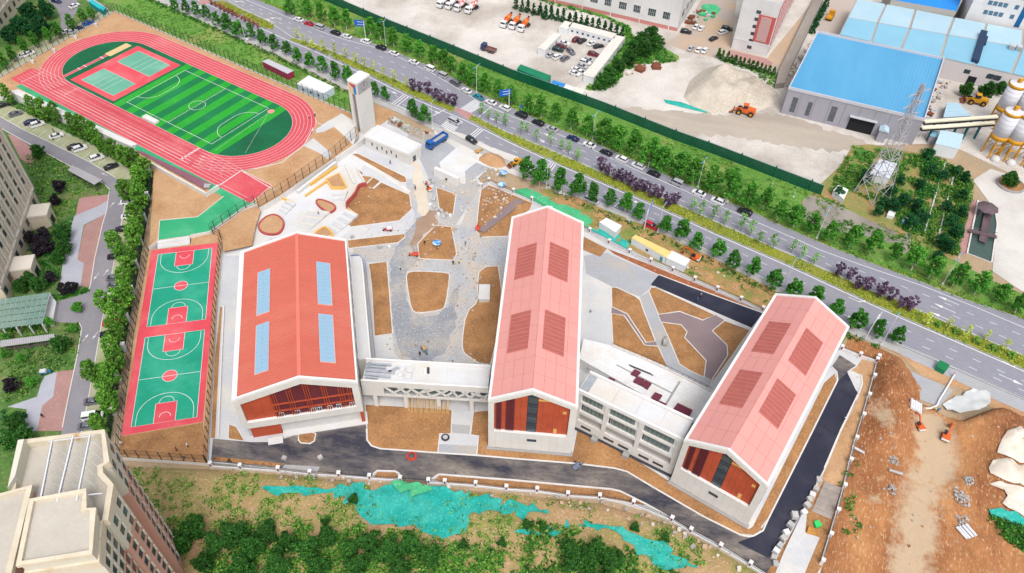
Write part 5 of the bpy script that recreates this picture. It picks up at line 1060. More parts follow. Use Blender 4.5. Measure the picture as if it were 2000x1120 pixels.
for y in (2.6, 3.6): MB().use(m_trim).ico((.25, y, 6.45), .32, 2).build('camera_dome', t)
for i, (u, v) in enumerate([(1505, 372), (1550, 385)]):
 t = thing('utility_post', ('thin white post on the verge below the green hoarding, left of two', 'thin white post on the verge below the green hoarding, right of two')[i], 'post', G(u, v)); MB().use(m_pole).tube((0, 0, 0), (0, 0, 4), .06).build('pole', t); MB().use(m_conc).box(-.3, .3, -.3, .3, 0, .2).build('base', t)
for i, (u, v) in enumerate([(1416, 398), (1779, 520), (1120, 246)]):
 t = thing('notice_panel', ('white notice panel on short legs beside parked cars', 'white notice panel on short legs below the earth patch', 'white panel lying by the far kerb')[i], 'notice panel', G(u, v), RA); MB().use(m_trim).box(-.9, .9, -.05, .05, .8, 1.8).build('panel', t)
 for x in (-.7, .7): MB().use(m_pole).box(x - .04, x + .04, -.04, .04, 0, .8).build('leg', t)
# ================================================================ vehicles
def paintm(n, c): return mat('paint_' + n, c, fine=0, rough=.28, spec=.6)
PC = {'white': (242, 242, 244), 'black': (34, 36, 44), 'red': (196, 28, 52), 'silver': (186, 188, 194), 'grey': (112, 114, 124), 'navy': (26, 44, 96), 'teal': (28, 142, 160), 'maroon': (120, 36, 48), 'green': (24, 60, 60), 'blue': (24, 92, 190)}
m_tyre = mat('tyre', (38, 38, 40), fine=.05); m_rim = mat('wheel_rim', (170, 172, 176), fine=0, rough=.4, metal=.4); m_cglass = glass('car_glass', (36, 42, 50), .08)
m_hl = mat('head_lamp', (236, 238, 240), fine=0, rough=.2); m_tl = mat('tail_lamp', (170, 24, 26), fine=0, rough=.3)
def loft(mb, S):
 vs = []
 for (x, yb, yt, z0, z1) in S: vs += [(x, -yb, z0), (x, yb, z0), (x, yt, z1), (x, -yt, z1)]
 fs = [(0, 1, 2, 3), (4 * len(S) - 1, 4 * len(S) - 2, 4 * len(S) - 3, 4 * len(S) - 4)]
 for i in range(len(S) - 1):
  a, b = 4 * i, 4 * i + 4; fs += [(a, b, b + 1, a + 1), (a + 1, b + 1, b + 2, a + 2), (a + 2, b + 2, b + 3, a + 3), (a + 3, b + 3, b, a)]
 mb.add(vs, [tuple(reversed(f)) for f in fs])
CARS = {}
def car_meshes(kind):
 if kind in CARS: return CARS[kind]
 if kind == 'sedan':
  bd = [(-2.3, .75, .72, .45, .85), (-2.15, .86, .82, .3, 1.0), (-1.5, .9, .86, .25, 1.02), (1.0, .9, .87, .25, .98), (1.9, .88, .82, .28, .86), (2.3, .74, .68, .4, .68)]
  gl = [(-1.75, .8, .7, .98, 1.02), (-1.0, .82, .64, .98, 1.4), (.2, .82, .64, .98, 1.44), (1.15, .8, .72, .96, 1.0)]; rf = (-1.0, .25, .63, 1.4, 1.46); wb, wr = 1.35, .32
 elif kind == 'suv':
  bd = [(-2.3, .8, .78, .45, 1.0), (-2.2, .9, .88, .35, 1.12), (-1.6, .93, .9, .3, 1.14), (1.0, .93, .9, .3, 1.12), (2.0, .9, .86, .34, 1.0), (2.32, .8, .74, .45, .8)]
  gl = [(-2.15, .84, .74, 1.1, 1.5), (-1.8, .85, .7, 1.1, 1.66), (.3, .85, .7, 1.1, 1.68), (1.25, .83, .76, 1.1, 1.14)]; rf = (-1.8, .3, .7, 1.66, 1.72); wb, wr = 1.4, .36
 else:
  bd = [(-2.4, .82, .8, .4, 1.1), (-2.3, .9, .88, .3, 1.2), (1.5, .9, .88, .3, 1.2), (2.2, .86, .8, .35, 1.0), (2.4, .78, .72, .45, .8)]
  gl = [(-2.36, .84, .78, 1.18, 1.8), (-2.2, .85, .76, 1.18, 1.9), (.9, .85, .76, 1.18, 1.9), (1.9, .82, .76, 1.1, 1.16)]; rf = (-2.2, .95, .76, 1.9, 1.98); wb, wr = 1.45, .34
 b = MB(); b.use(None); loft(b, bd); b.box(rf[0], rf[1], -rf[2], rf[2], rf[3], rf[4])
 for s in (-1, 1):
  for x in (rf[0] - .1, (rf[0] + rf[1]) / 2, rf[1] + .05): b.bar((x, s * (.83 if kind != 'sedan' else .81), bd[2][4]), (x * .93, s * (rf[2] + .02), rf[3]), .06, .07)
 bm_ = b
 g = MB().use(m_cglass); loft(g, gl)
 wl = MB().use(m_tyre).tube((0, -.1, 0), (0, .1, 0), wr, n=12).use(m_rim).tube((0, -.11, 0), (0, .11, 0), wr * .55, n=8)
 CARS[kind] = (bm_, g.mesh('window_band', True), wl.mesh('wheel'), wb, wr, bd); return CARS[kind]
BODY = {}
def car(kind, col, u, v, rz, label, group=None, z=0, parts=True):
 bmb, gm, wm, wb, wr, bd = car_meshes(kind); key = (kind, col)
 if key not in BODY:
  bmb.mats = [paintm(col, PC[col])]; BODY[key] = bmb.mesh('body')
 t = thing({'sedan': 'sedan_car', 'suv': 'suv_car', 'van': 'van'}[kind], label, 'van' if kind == 'van' else 'car', G(u, v, z + .7) - Vector((0, 0, .7)), rz, group)
 link('body', BODY[key], t); link('window_band', gm, t)
 for sx in (wb, -wb):
  for sy in (.8, -.8): link('wheel', wm, t, loc=(sx, sy, wr))
 if parts:
  for s in (-.55, .55): MB().use(m_hl).box(bd[-1][0] - .1, bd[-1][0] + .02, s - .16, s + .16, .6, .72).build('headlight', t); MB().use(m_tl).box(bd[0][0] - .02, bd[0][0] + .1, s - .16, s + .16, .75, .9).build('taillight', t)
 return t
def tang(u, v, P=FE):
 i = min(range(len(P) - 1), key=lambda k: abs((P[k][0] + P[k + 1][0]) / 2 - u)); return heading(P[i], P[i + 1])
row = [('sedan', 'white', 583, 38), ('sedan', 'red', 603, 46), ('van', 'silver', 623, 53), ('suv', 'black', 655, 64), ('sedan', 'white', 677, 71), ('suv', 'white', 714, 81), ('suv', 'black', 744, 93), ('sedan', 'white', 769, 104), ('sedan', 'white', 808, 121), ('van', 'white', 839, 134), ('van', 'silver', 863, 147), ('van', 'grey', 888, 162), ('sedan', 'white', 911, 177), ('sedan', 'teal', 934, 189), ('sedan', 'white', 959, 200), ('suv', 'white', 986, 211), ('van', 'black', 1018, 225), ('suv', 'black', 1051, 240), ('sedan', 'silver', 1078, 252), ('sedan', 'navy', 1119, 270), ('sedan', 'white', 1151, 283), ('sedan', 'black', 1184, 298), ('suv', 'white', 1214, 311), ('suv', 'white', 1246, 324), ('sedan', 'black', 1277, 339), ('van', 'silver', 1321, 357), ('sedan', 'white', 1365, 377), ('suv', 'white', 1402, 393), ('suv', 'black', 1455, 414)]
KN = {'sedan': 'sedan', 'suv': 'SUV', 'van': 'van'}
for i, (k, c, u, v) in enumerate(row): car(k, c, u, v, tang(u, v) + math.pi, '%s %s parked along the far kerb, %s car from the left' % (c, KN[k], ordw(i + 1)), 'cars parked along the far kerb')
for k, c, u, v, r, lb in (('van', 'silver', 888, 238, 0, 'silver van driving over the near crosswalk'), ('suv', 'black', 921, 274, -.12, 'black SUV on the near carriageway by the gate mouth'), ('sedan', 'white', 1039, 339, 0, 'white car half hidden behind two round street trees'), ('van', 'silver', 1156, 392, 0, 'silver van parked by the school side kerb'), ('suv', 'red', 1272, 441, 0, 'red SUV parked under the blue direction sign'), ('sedan', 'white', 478, 73, 0, 'white car by the school side kerb at far left'), ('sedan', 'grey', 814, 227, 0, 'grey car parked behind trees near the rubble heap')): car(k, c, u, v, tang(u, v, NE) + r, lb)
for i, (k, c, u, v, r) in enumerate([('sedan', 'grey', 30, 222, 38), ('sedan', 'navy', 60, 238, 38), ('suv', 'white', 73, 243, 38), ('sedan', 'white', 110, 265, 38), ('sedan', 'black', 145, 286, 38), ('suv', 'white', 156, 290, 38), ('suv', 'white', 189, 308, 38), ('sedan', 'black', 217, 325, 38), ('sedan', 'white', 250, 394, 14), ('sedan', 'white', 252, 422, 14), ('sedan', 'black', 241, 447, 14), ('sedan', 'black', 226, 500, 14), ('sedan', 'grey', 224, 542, 14), ('sedan', 'grey', 226, 556, 14), ('sedan', 'black', 222, 605, 14), ('sedan', 'red', 218, 630, 14), ('sedan', 'black', 213, 652, 14), ('sedan', 'white', 199, 721, 14), ('sedan', 'grey', 183, 783, 14), ('van', 'white', 181, 813, 14), ('sedan', 'grey', 172, 831, 14), ('sedan', 'black', 5, 205, 38)]):
 car(k, c, u, v, R(r), '%s %s parked beside the estate road under trees, %s from the top left' % (c, KN[k], ordw(i + 1)), 'cars parked in the housing estate')
for i, (k, c, u, v, r) in enumerate([('sedan', 'white', 57, 104, 40), ('sedan', 'white', 47, 108, 40), ('sedan', 'white', 131, 61, 40), ('sedan', 'silver', 140, 62, 40), ('sedan', 'navy', 150, 55, 40), ('sedan', 'blue', 172, 45, 40), ('sedan', 'white', 145, 11, 60), ('sedan', 'navy', 110, 2, -20)]):
 car(k, c, u, v, R(r), '%s car parked outside the left end of the track, %s from the left' % (c, ordw(i + 1)), 'cars beyond the track fence')
for i, (k, c, u, v, r) in enumerate([('sedan', 'white', 1102, 84, -20), ('sedan', 'maroon', 1096, 90, -25), ('suv', 'green', 1090, 97, -20), ('sedan', 'silver', 1076, 107, 40), ('suv', 'white', 1089, 111, 40), ('suv', 'grey', 1104, 114, 50), ('suv', 'grey', 1115, 101, -60), ('suv', 'maroon', 1125, 77, 60), ('suv', 'black', 1137, 80, 50), ('sedan', 'white', 1156, 84, 50), ('sedan', 'black', 1169, 90, 25), ('suv', 'maroon', 1159, 106, -20), ('sedan', 'silver', 1150, 117, -25), ('suv', 'white', 1143, 122, -25), ('sedan', 'silver', 1137, 129, -25), ('sedan', 'white', 1127, 136, -30), ('sedan', 'white', 1122, 143, -30), ('sedan', 'white', 1135, 141, -30)]):
 car(k, c, u, v, R(r), '%s %s in the lot between white cabins, %s of eighteen counted clockwise' % (c, KN[k], ordw(i + 1)), 'cars in the cabin yard', parts=False)
for i, (k, c, u, v, r) in enumerate([('suv', 'black', 1340, 62, -15), ('sedan', 'white', 1360, 52, 60), ('sedan', 'white', 1370, 55, 60), ('sedan', 'silver', 1350, 94, 60), ('sedan', 'white', 1365, 97, 60), ('sedan', 'white', 1377, 98, 60), ('sedan', 'black', 1394, 75, 40), ('suv', 'white', 1412, 63, 30), ('suv', 'green', 1420, 56, -20)]):
 car(k, c, u, v, R(r), '%s %s in the factory yard beside the white office, %s from left' % (c, KN[k], ordw(i + 1)), 'cars in the factory yard', parts=False)
# trucks and machines ------------------------------------------------
m_org = mat('machine_orange', (232, 110, 48), (214, 96, 40), .6, fine=.05, rough=.5); m_ylw = mat('machine_yellow', (226, 164, 40), (206, 146, 34), .6, fine=.06, rough=.5); m_bluep = paintm('truckblue', (22, 96, 176)); m_wp = paintm('truckwhite', (238, 238, 240)); m_rust = mat('rust', (140, 84, 60), (116, 66, 48), .8, fine=.15)
wheel_big = MB().use(m_tyre).tube((0, -.22, 0), (0, .22, 0), .55, n=14).use(m_rim).tube((0, -.23, 0), (0, .23, 0), .26, n=8).mesh('wheel')
wheel_huge = MB().use(m_tyre).tube((0, -.3, 0), (0, .3, 0), .8, n=14).use(m_ylw).tube((0, -.31, 0), (0, .31, 0), .4, n=8).mesh('wheel')
def wheels(t, xs, y, me, r):
 for x in xs:
  for s in (-y, y): link('wheel', me, t, loc=(x, s, r))
def truck(kind, u, v, rz, label, cabm, bodym=None, L=8.0):
 t = thing('dump_truck' if kind == 'dump' else 'mixer_truck' if kind == 'mixer' else 'flatbed_truck', label, 'truck', G(u, v, 1) - Vector((0, 0, 1)), rz)
 MB().use(m_dark).box(-L / 2, L / 2 - .2, -.5, .5, .6, .95).build('chassis', t)
 mb = MB().use(cabm); loft(mb, [(L / 2 - 1.9, 1.2, 1.15, .8, 2.9), (L / 2 - .3, 1.2, 1.12, .7, 2.9), (L / 2 + .1, 1.2, 1.15, .6, 1.6)]); c = mb.build('cab', t)
 MB().use(m_cglass).bar((L / 2 - .05, -1.0, 2.25), (L / 2 - .05, 1.0, 2.25), .08, .9).build('windscreen', c)
 for s in (-1.22, 1.22): MB().use(m_cglass).box(L / 2 - 1.4, L / 2 - .5, s - .01, s + .01, 1.8, 2.6).build('side_window', c)
 wheels(t, (L / 2 - .9, -L / 2 + 1.0, -L / 2 + 2.2), 1.05, wheel_big, .55)
 if kind == 'mixer':
  mb = MB().use(bodym); mb.tube((L / 2 - 2.4, 0, 1.9), (0, 0, 2.35), .75, 1.25, 14).tube((0, 0, 2.35), (-L / 2 + .4, 0, 3.0), 1.25, .6, 14); d = mb.build('drum', t, True); MB().use(m_org if bodym != m_org else m_ylw).tube((-.6, 0, 2.48), (-1.1, 0, 2.58), 1.22, 1.15, 14).build('stripe', d); MB().use(m_dark).tube((-L / 2 + .3, 0, 3.1), (-L / 2 - .2, 0, 3.6), .3, .55).build('hopper', t)
 else:
  hh = 1.3 if kind == 'dump' else .5; b = bodym or cabm
  mb = MB().use(b); x0, x1 = -L / 2 - .3, L / 2 - 2.1; mb.box(x0, x1, -1.2, 1.2, .95, 1.1).box(x0, x1, -1.25, -1.12, 1.1, 1.1 + hh).box(x0, x1, 1.12, 1.25, 1.1, 1.1 + hh).box(x0, x0 + .12, -1.12, 1.12, 1.1, 1.1 + hh).box(x1 - .12, x1, -1.12, 1.12, 1.1, 1.3 + hh); bd = mb.build('bed', t)
  if kind == 'dump':
   for i in range(7):
    for s in (-1.3, 1.3): MB().use(b).box(x0 + .3 + i * .85, x0 + .42 + i * .85, s - .05, s + .05, 1.0, 2.4).build('rib', bd)
   MB().use(m_conc2).box(x0 + .2, x1 - .2, -1.05, 1.05, 1.1, 1.5).build('load', bd)
 return t
for i, (u, v) in enumerate([(867, 6), (884, 9), (901, 13), (922, 17)]): truck('mixer', u, v, R(240), 'white mixer truck parked at the top of the yard, %s from left' % ordw(i + 1), m_wp, m_wp if i < 2 else mat('drum_red_white', (220, 120, 130), (240, 236, 236), .9, fine=0, soft=.02), 8)
for i, (u, v) in enumerate([(990, 44), (1007, 47), (1024, 52)]): truck('mixer', u, v, R(245), 'orange drum mixer truck near the white cabins, %s from left' % ordw(i + 1), m_wp, m_org, 8)
truck('flat', 954, 96, R(152), 'small blue flatbed truck standing alone in the dusty yard', paintm('navytruck', (44, 58, 110)), mat('bed_brown', (128, 92, 88)), 6)
truck('dump', 853, 277, R(232), 'bright blue dump truck beside the gatehouse', m_bluep, m_bluep, 8.6)
truck('flat', 1622, 32, R(60), 'small yellow truck on the lane above the blue warehouse', m_ylw, m_ylw, 6)
def loader(u, v, rz, label, m, s=1.0):
 t = thing('wheel_loader', label, 'loader', G(u, v, 1) - Vector((0, 0, 1)), rz); t.scale = (s, s, s)
 mb = MB().use(m); loft(mb, [(-2.9, 1.0, .9, .9, 2.0), (-.6, 1.05, .95, .8, 2.2), (1.4, .7, .6, .8, 1.5)]); mb.build('body', t)
 c = MB().use(m).box(-.7, .8, -.75, .75, 3.05, 3.2).build('cab_roof', t); MB().use(m_cglass).tbox(-.6, .7, -.7, .7, 2.1, 3.05, .05, .05).build('cab_glass', t)
 for y in (-.5, .5): MB().use(m).bar((1.0, y, 1.5), (3.2, y, .8), .2, .35).build('lift_arm', t)
 mb = MB().use(m_rust); mb.prism_xz([(3.1, .3), (4.3, .2), (4.4, .35), (3.4, .5), (3.3, 1.3), (3.1, 1.4)], -1.4, 1.4); mb.build('bucket', t); wheels(t, (-1.8, 1.6), 1.05, wheel_huge, .8); return t
loader(1455, 218, R(160), 'orange wheel loader working beside the big sand heap', m_org, 1.25); loader(1907, 198, R(165), 'yellow wheel loader parked between warehouse and silos', m_ylw, 1.25); loader(1008, 317, R(215), 'small yellow backhoe loader on the gate apron by the sand pile', m_ylw, .75)
def excavator(u, v, rz, label, s=.8, bz=0):
 t = thing('excavator', label, 'excavator', G(u, v, bz + .8) - Vector((0, 0, .8)), rz); t.scale = (s, s, s)
 for y in (-1.0, 1.0): MB().use(m_dark).prism_xz([(-1.7, .3), (-1.4, 0), (1.4, 0), (1.7, .3), (1.4, .75), (-1.4, .75)], y - .28, y + .28).build('crawler_track', t)
 MB().use(m_org).tbox(-2.0, 1.0, -1.2, 1.2, .9, 1.9, .1, .08).build('body', t); MB().use(m_trim).tbox(-2.1, -1.2, -1.2, 1.2, .95, 1.7, .05, .05).build('counterweight', t); MB().use(m_cglass).tbox(-.3, 1.1, .2, 1.15, 1.9, 3.0, .15, .08).build('cab', t)
 bo = MB().use(m_org).bar((.6, -.3, 1.6), (2.6, -.3, 3.9), .4, .55).bar((2.6, -.3, 3.9), (4.4, -.3, 3.5), .35, .5).build('boom', t); MB().use(m_org).bar((4.4, -.3, 3.6), (5.0, -.3, 1.4), .28, .4).build('stick', t); MB().use(m_rust).prism_xz([(4.6, 1.5), (5.3, 1.4), (5.5, .6), (4.8, .3), (4.4, .9)], -.8, .2).build('bucket', t); return t
excavator(1357, 503, R(150), 'orange and white mini excavator beside the ribbed white container', .8); excavator(1848, 852, R(60), 'orange excavator on the gravel haul road', .75, .4); excavator(1797, 832, R(100), 'red and orange excavator next to concrete pipes', .65, .4); excavator(838, 368, R(120), 'small orange excavator among stone blocks behind the gatehouse', .55)
def tricycle(u, v, rz, label, col, load=None, z=0):
 t = thing('cargo_tricycle', label, 'tricycle', G(u, v, z), rz); m = paintm('tri_%d_%d_%d' % col, col)
 MB().use(m).box(-1.5, .3, -.6, .6, .5, .58).box(-1.5, .3, -.62, -.57, .58, .95).box(-1.5, .3, .57, .62, .58, .95).build('cargo_bed', t); mb = MB().use(m); loft(mb, [(.4, .3, .25, .4, .9), (1.2, .25, .15, .5, 1.05)]); mb.build('front', t); MB().use(m_dark).box(.35, .8, -.25, .25, .75, .9).build('saddle', t); MB().use(m_dark).tube((1.1, -.4, 1.15), (1.1, .4, 1.15), .03).build('handlebar', t)
 if load: MB().use(load).tbox(-1.45, .25, -.55, .55, .6, 1.3, .15, .1).build('load', t)
 w_ = MB().use(m_tyre).tube((0, -.06, 0), (0, .06, 0), .3, n=10).mesh('wheel')
 for x, y in ((1.2, 0), (-.9, .55), (-.9, -.55)): link('wheel', w_, t, loc=(x, y, .3))
tricycle(92, 729, .2, 'blue cargo tricycle with grey canopy on the estate plaza', (30, 130, 170), m_conc); tricycle(830, 687, R(-60), 'teal cargo tricycle in the courtyard carrying sand', (40, 150, 170), m_soil2); tricycle(936, 297, R(40), 'yellow cargo tricycle on the gate apron', (226, 180, 80), m_soil2); tricycle(757, 451, R(190), 'red cargo tricycle with a white drum beside the soil strip', (190, 50, 60), m_trim); tricycle(808, 500, R(190), 'orange cargo tricycle at the soil bed with the parasol', (220, 90, 60), None); tricycle(933, 446, R(90), 'orange cargo tricycle by the stony corner bed', (226, 80, 50), None); tricycle(1298, 669, R(80), 'olive cargo tricycle on the concrete path of the right courtyard', (150, 150, 130), m_conc2); tricycle(1130, 912, R(40), 'grey hand cart on the asphalt drive by the middle hall', (120, 130, 150), None)
# ================================================================ site cabins and containers
m_cab = mat('cabin_white', (240, 242, 244), (228, 230, 234), .4, fine=.03, rough=.5); m_doorb = mat('door_teal', (96, 150, 160), fine=.03); m_cgreen2 = mat('container_green', (22, 136, 98), (16, 122, 86), .3, fine=.05, rough=.5)
def blk(name, label, cat, P, h, mw, mr, ribs=0, win=0, door=False, group=None, over=.12, ribm=None):
 q = [G(u, v, h) for u, v in P]; c = sum(q, Vector()) / 4; t = thing(name, label, cat, (c.x, c.y, 0), 0, group); L = [Vector((p.x - c.x, p.y - c.y)) for p in q]
 if sum(L[i].x * L[(i + 1) % 4].y - L[(i + 1) % 4].x * L[i].y for i in range(4)) < 0: L = L[::-1]
 MB().use(mw).prism([tuple(p) for p in L], 0, h - .12).build('wall', t); rf = MB().use(mr).prism([tuple(p * (1 + over / max(1, p.length))) for p in L], h - .12, h).build('roof', t)
 li = max(range(4), key=lambda i: (L[(i + 1) % 4] - L[i]).length); a, b, c_, d_ = L[li], L[(li + 1) % 4], L[(li + 2) % 4], L[(li + 3) % 4]
 for i in range(ribs):
  p, q_ = a.lerp(b, (i + .5) / ribs), d_.lerp(c_, (i + .5) / ribs); MB().use(ribm or mr).bar((p.x, p.y, h + .03), (q_.x, q_.y, h + .03), .12, .08).build('roof_rib', t)
 # windows on whichever long side faces the lower side of the picture
 s = (a, b) if (a.y + b.y) < (c_.y + d_.y) else (c_, d_); dv = s[1] - s[0]; an = math.atan2(dv.y, dv.x); n = Vector((dv.y, -dv.x)).normalized() * .03
 wme = window_me(.9, .8, 2) if win else None
 for i in range(win):
  p = s[0].lerp(s[1], (i + .6) / (win + .4)) + n; link('window', wme, t, loc=(p.x, p.y, 1.1), rz=an)
 if door: p = s[0].lerp(s[1], .85) + n; o = MB().use(m_doorb).box(0, .9, -.05, .03, 0, 2.0).build('door', t); o.location = (p.x, p.y, .05); o.rotation_euler.z = an
 return t
blk('site_container', 'plain white container on the green net by the roadside wall', 'container', ((1171, 434), (1185, 426), (1214, 441), (1202, 454)), 2.7, m_cab, m_cab)
yc = blk('site_cabin', 'long white cabin with yellow roof inside the roadside strip', 'cabin', ((1234, 465), (1242, 459), (1311, 492), (1301, 503)), 2.8, m_cab, mat('roof_yellow', (240, 214, 140), (230, 202, 126), .3, fine=.04), win=1, door=True)
blk('site_container', 'white container with ribbed roof next to the mini excavator', 'container', ((1302, 504), (1312, 490), (1348, 507), (1338, 520)), 2.7, m_cab, m_cab, 7)
blk('site_cabin', 'maroon cabin with flat grey roof behind the track fence', 'cabin', ((512, 120), (524, 116), (573, 138), (561, 144)), 2.8, mat('maroon_wall', (168, 48, 84), (150, 42, 74), .4, fine=.05), mat('grey_roof', (196, 194, 202), fine=.05), 0, 4)
blk('site_cabin', 'large white box cabin beside the track fence', 'cabin', ((580, 164), (603, 148), (652, 170), (631, 183)), 3.0, mat('pale_blue_wall', (206, 222, 232), fine=.03), m_cab, 0, 3)
blk('site_container', 'dark green container just inside the green hoarding', 'container', ((1010, 135), (1017, 126), (1076, 148), (1070, 160)), 3.0, m_cgreen2, m_cgreen2, 9)
blk('yard_shed', 'bright blue roofed shed by the green hoarding', 'shed', ((1074, 166), (1081, 157), (1104, 164), (1097, 172)), 2.2, m_cab, mat('tarp_blue', (30, 130, 214), (60, 150, 224), .5, fine=.08)); blk('yard_shed', 'white roofed shed behind the green hoarding', 'shed', ((1099, 174), (1106, 165), (1122, 171), (1116, 181)), 2.2, m_cab, m_cab); blk('yard_shed', 'cream roofed shed at the end of the hoarding sheds', 'shed', ((1118, 181), (1124, 170), (1142, 176), (1136, 188)), 2.2, m_cab, mat('cream_roof', (232, 226, 212), fine=.05))
m_croof = mat('cabin_roof_cream', (234, 230, 222), (222, 216, 206), .4, fine=.05)
blk('site_cabin', 'white corner cabin at top left of the car lot', 'cabin', ((1092, 53), (1104, 41), (1118, 45), (1109, 57)), 3, m_cab, m_croof, 2, 1)
blk('site_cabin', 'long white cabin row along the top of the car lot', 'cabin', ((1110, 52), (1118, 44), (1204, 66), (1198, 76)), 3, m_cab, m_croof, 12, 8); blk('site_cabin', 'long white cabin row along the right of the car lot', 'cabin', ((1202, 69), (1221, 73), (1160, 152), (1140, 146)), 3, m_cab, m_croof, 14, 3); blk('site_cabin', 'white cabin row at the left of the car lot', 'cabin', ((1082, 64), (1096, 67), (1065, 98), (1051, 93)), 3, m_cab, m_croof, 6, 2)
blk('waste_bin', 'green lidded waste box on the roadside paving at right', 'waste bin', ((1830, 716), (1836, 704), (1855, 713), (1847, 725)), 1.6, m_cgreen2, mat('bin_lid_green', (30, 128, 80), fine=.05), 3)
blk('gate_shed', 'small white utility box in the middle courtyard bed', 'utility box', ((936, 556), (957, 556), (956, 585), (935, 584)), 1.8, m_clad, m_conc3)
# street furniture inside barrier
for i in range(26):
 a, b = G(1757 + i * 9.6, 676 + i * 4.15), G(1757 + (i + 1) * 9.6 - .8, 676 + (i + 1) * 4.15 - .3)
 t = thing('barrier_panel', 'grey steel barrier panel along lower right kerb, %s from left' % ordw(i + 1), 'barrier', a, math.atan2(b.y - a.y, b.x - a.x), 'barriers along the right kerb'); L_ = (b - a).length
 mb = MB().use(m_steel); mb.bar((0, 0, 1.0), (L_, 0, 1.0), .05, .05).bar((0, 0, .25), (L_, 0, .25), .05, .05); [mb.bar((L_ * k / 6, 0, .25), (L_ * k / 6, 0, 1.0), .025, .025) for k in range(7)]; mb.build('frame', t)
 for x in (.2, L_ - .2): MB().use(m_steel).box(x - .03, x + .03, -.3, .3, 0, .06).build('foot', t)
# ================================================================ industrial district beyond the road
m_fwall = mat('factory_white', (232, 230, 230), (220, 218, 218), .1, fine=.03, c4=(206, 200, 196), sc4=.05, th4=.62); m_fred = mat('factory_red_base', (206, 138, 132), fine=.05)
def box_on(name, label, cat, A, B, depth, h, mw, mr, ext_a=0, par=.6, z0=0):
 """block whose near wall stands on survey line A-B; returns (thing, length)"""
 a, b = G(*A, z0), G(*B, z0); d = (b - a).normalized(); a = a - d * ext_a; L = (b - a).length; t = thing(name, label, cat, (a.x, a.y, 0), math.atan2(d.y, d.x))
 MB().use(mw).box(0, L, 0, depth, 0, h).build('wall', t); MB().use(mr).box(.4, L - .4, .4, depth - .4, h, h + .05).build('roof', t)
 if par: ribbon_mb(MB().use(mw), [(.2, .2), (L - .2, .2), (L - .2, depth - .2), (.2, depth - .2)], .4, h, h + par, True).build('parapet', t)
 return t, L
ft, L = box_on('factory', 'long white factory hall with red base and paired windows at top', 'factory', (1057, 0), (1322, 62), 60, 15, m_fwall, m_cab, 60)
MB().use(m_fred).box(-.03, L + .03, -.06, .02, 0, 1.6).build('base_band', ft); wf = window_me(3.4, 3.2, 4, m_win, m_trim, 2)
for i in range(14): link('window', wf, ft, loc=(L - 7 - i * 6.4, -.05, 4.2))
for i in range(8): MB().use(m_fwall).box(L - 4 - i * 12.8, L - 3.6 - i * 12.8, -.12, 0, 0, 15).build('downpipe', ft)
for i in range(5): link('window', wf, ft, loc=(L + .05, 4 + i * 6.5, 4.2), rz=math.pi / 2)
# white office with red screen
of, L = box_on('office_block', 'white office block with red framed louvre screen', 'office building', (1428, 95), (1496, 112), 70, 22.5, m_fwall, mat('roof_sand', (222, 200, 176), fine=.05))
D_ = 70; MB().use(mat('screen_red', (200, 96, 92), fine=.05)).box(L * .52, L - .3, -.25, .02, 5.5, 16.5).build('screen_frame', of)
for i in range(12): MB().use(m_trim).box(L * .6 + i * L * .024, L * .6 + i * L * .024 + .12, -.4, -.2, 6, 16).build('louvre', of)
wo = window_me(1.8, 1.3, 3)
for j in range(6): link('window', wo, of, loc=(L * .42, -.05, 1.6 + (j > 0) * 2.8 + max(0, j - 1) * 3.0 + .2), rz=0)
for i in range(13): MB().use(MATS['screen_red']).box(L + .0, L + .3, 2 + i * 5.0, 4.8 + i * 5.0, 4.5, 19.5).build('red_panel', of); [MB().use(m_trim).box(L + .3, L + .36, 2.3 + i * 5 + k * .8, 2.6 + i * 5 + k * .8, 4.8, 19.2).build('white_strip', of) for k in range(3)]
MB().use(m_fwall).box(-.1, L + .1, -.12, 0, 4.4, 5.0).build('cornice', of)
# blue warehouse
m_bluer = mat('blue_sheet_roof', (92, 168, 214), (82, 160, 208), .06, fine=.02, rough=.5, c4=(102, 176, 218), sc4=.04, stretch=(R(70), 5)); m_greyw = mat('grey_sheet_wall', (172, 170, 180), (162, 160, 170), .1, fine=.04)
def quadb(name, label, cat, P, h, mw, mr, par=.9, pm=None):
 q = [G(u, v, h) for u, v in P]; t = thing(name, label, cat); MB().use(mw).prism([(p.x, p.y) for p in q], 0, h - .5).build('wall', t); MB().use(mr).prism([(p.x, p.y) for p in q], h - .5, h - .4).build('roof', t)
 if par: ribbon_mb(MB().use(pm or mw), q, .5, h - .6, h - .4 + par, True).build('parapet', t)
 return t, q
wh, q = quadb('warehouse', 'large grey warehouse with plain sky blue sheet roof', 'warehouse', ((1597, 63), (1843, 115), (1805, 234), (1541, 172)), 10.5, m_greyw, m_bluer, .9, mat('grey_parapet', (204, 204, 212), fine=.03))
for i in range(1, 40): a, b = q[0].lerp(q[1], i / 40), q[3].lerp(q[2], i / 40); MB().use(m_bluer).bar((a.x, a.y, 10.14), (b.x, b.y, 10.14), .14, .1).build('roof_seam', wh)
dv = q[2] - q[3]; an = math.atan2(dv.y, dv.x); Lw_ = dv.length; n_ = Vector((dv.y, -dv.x, 0)).normalized()
for s, w_, h0, h1 in ((2.5, 1.8, 1.5, 7.5), (8, 1.5, 1.5, 7.0), (16, 2.0, 1.5, 7.5)):
 p = q[3] + dv.normalized() * s + n_ * .05; o = MB().use(mat('strip_window', (86, 90, 98), (110, 114, 120), .8, fine=.05)).box(0, w_, -.05, .02, h0, h1).build('strip_window', wh); o.location = (p.x, p.y, 0); o.rotation_euler.z = an
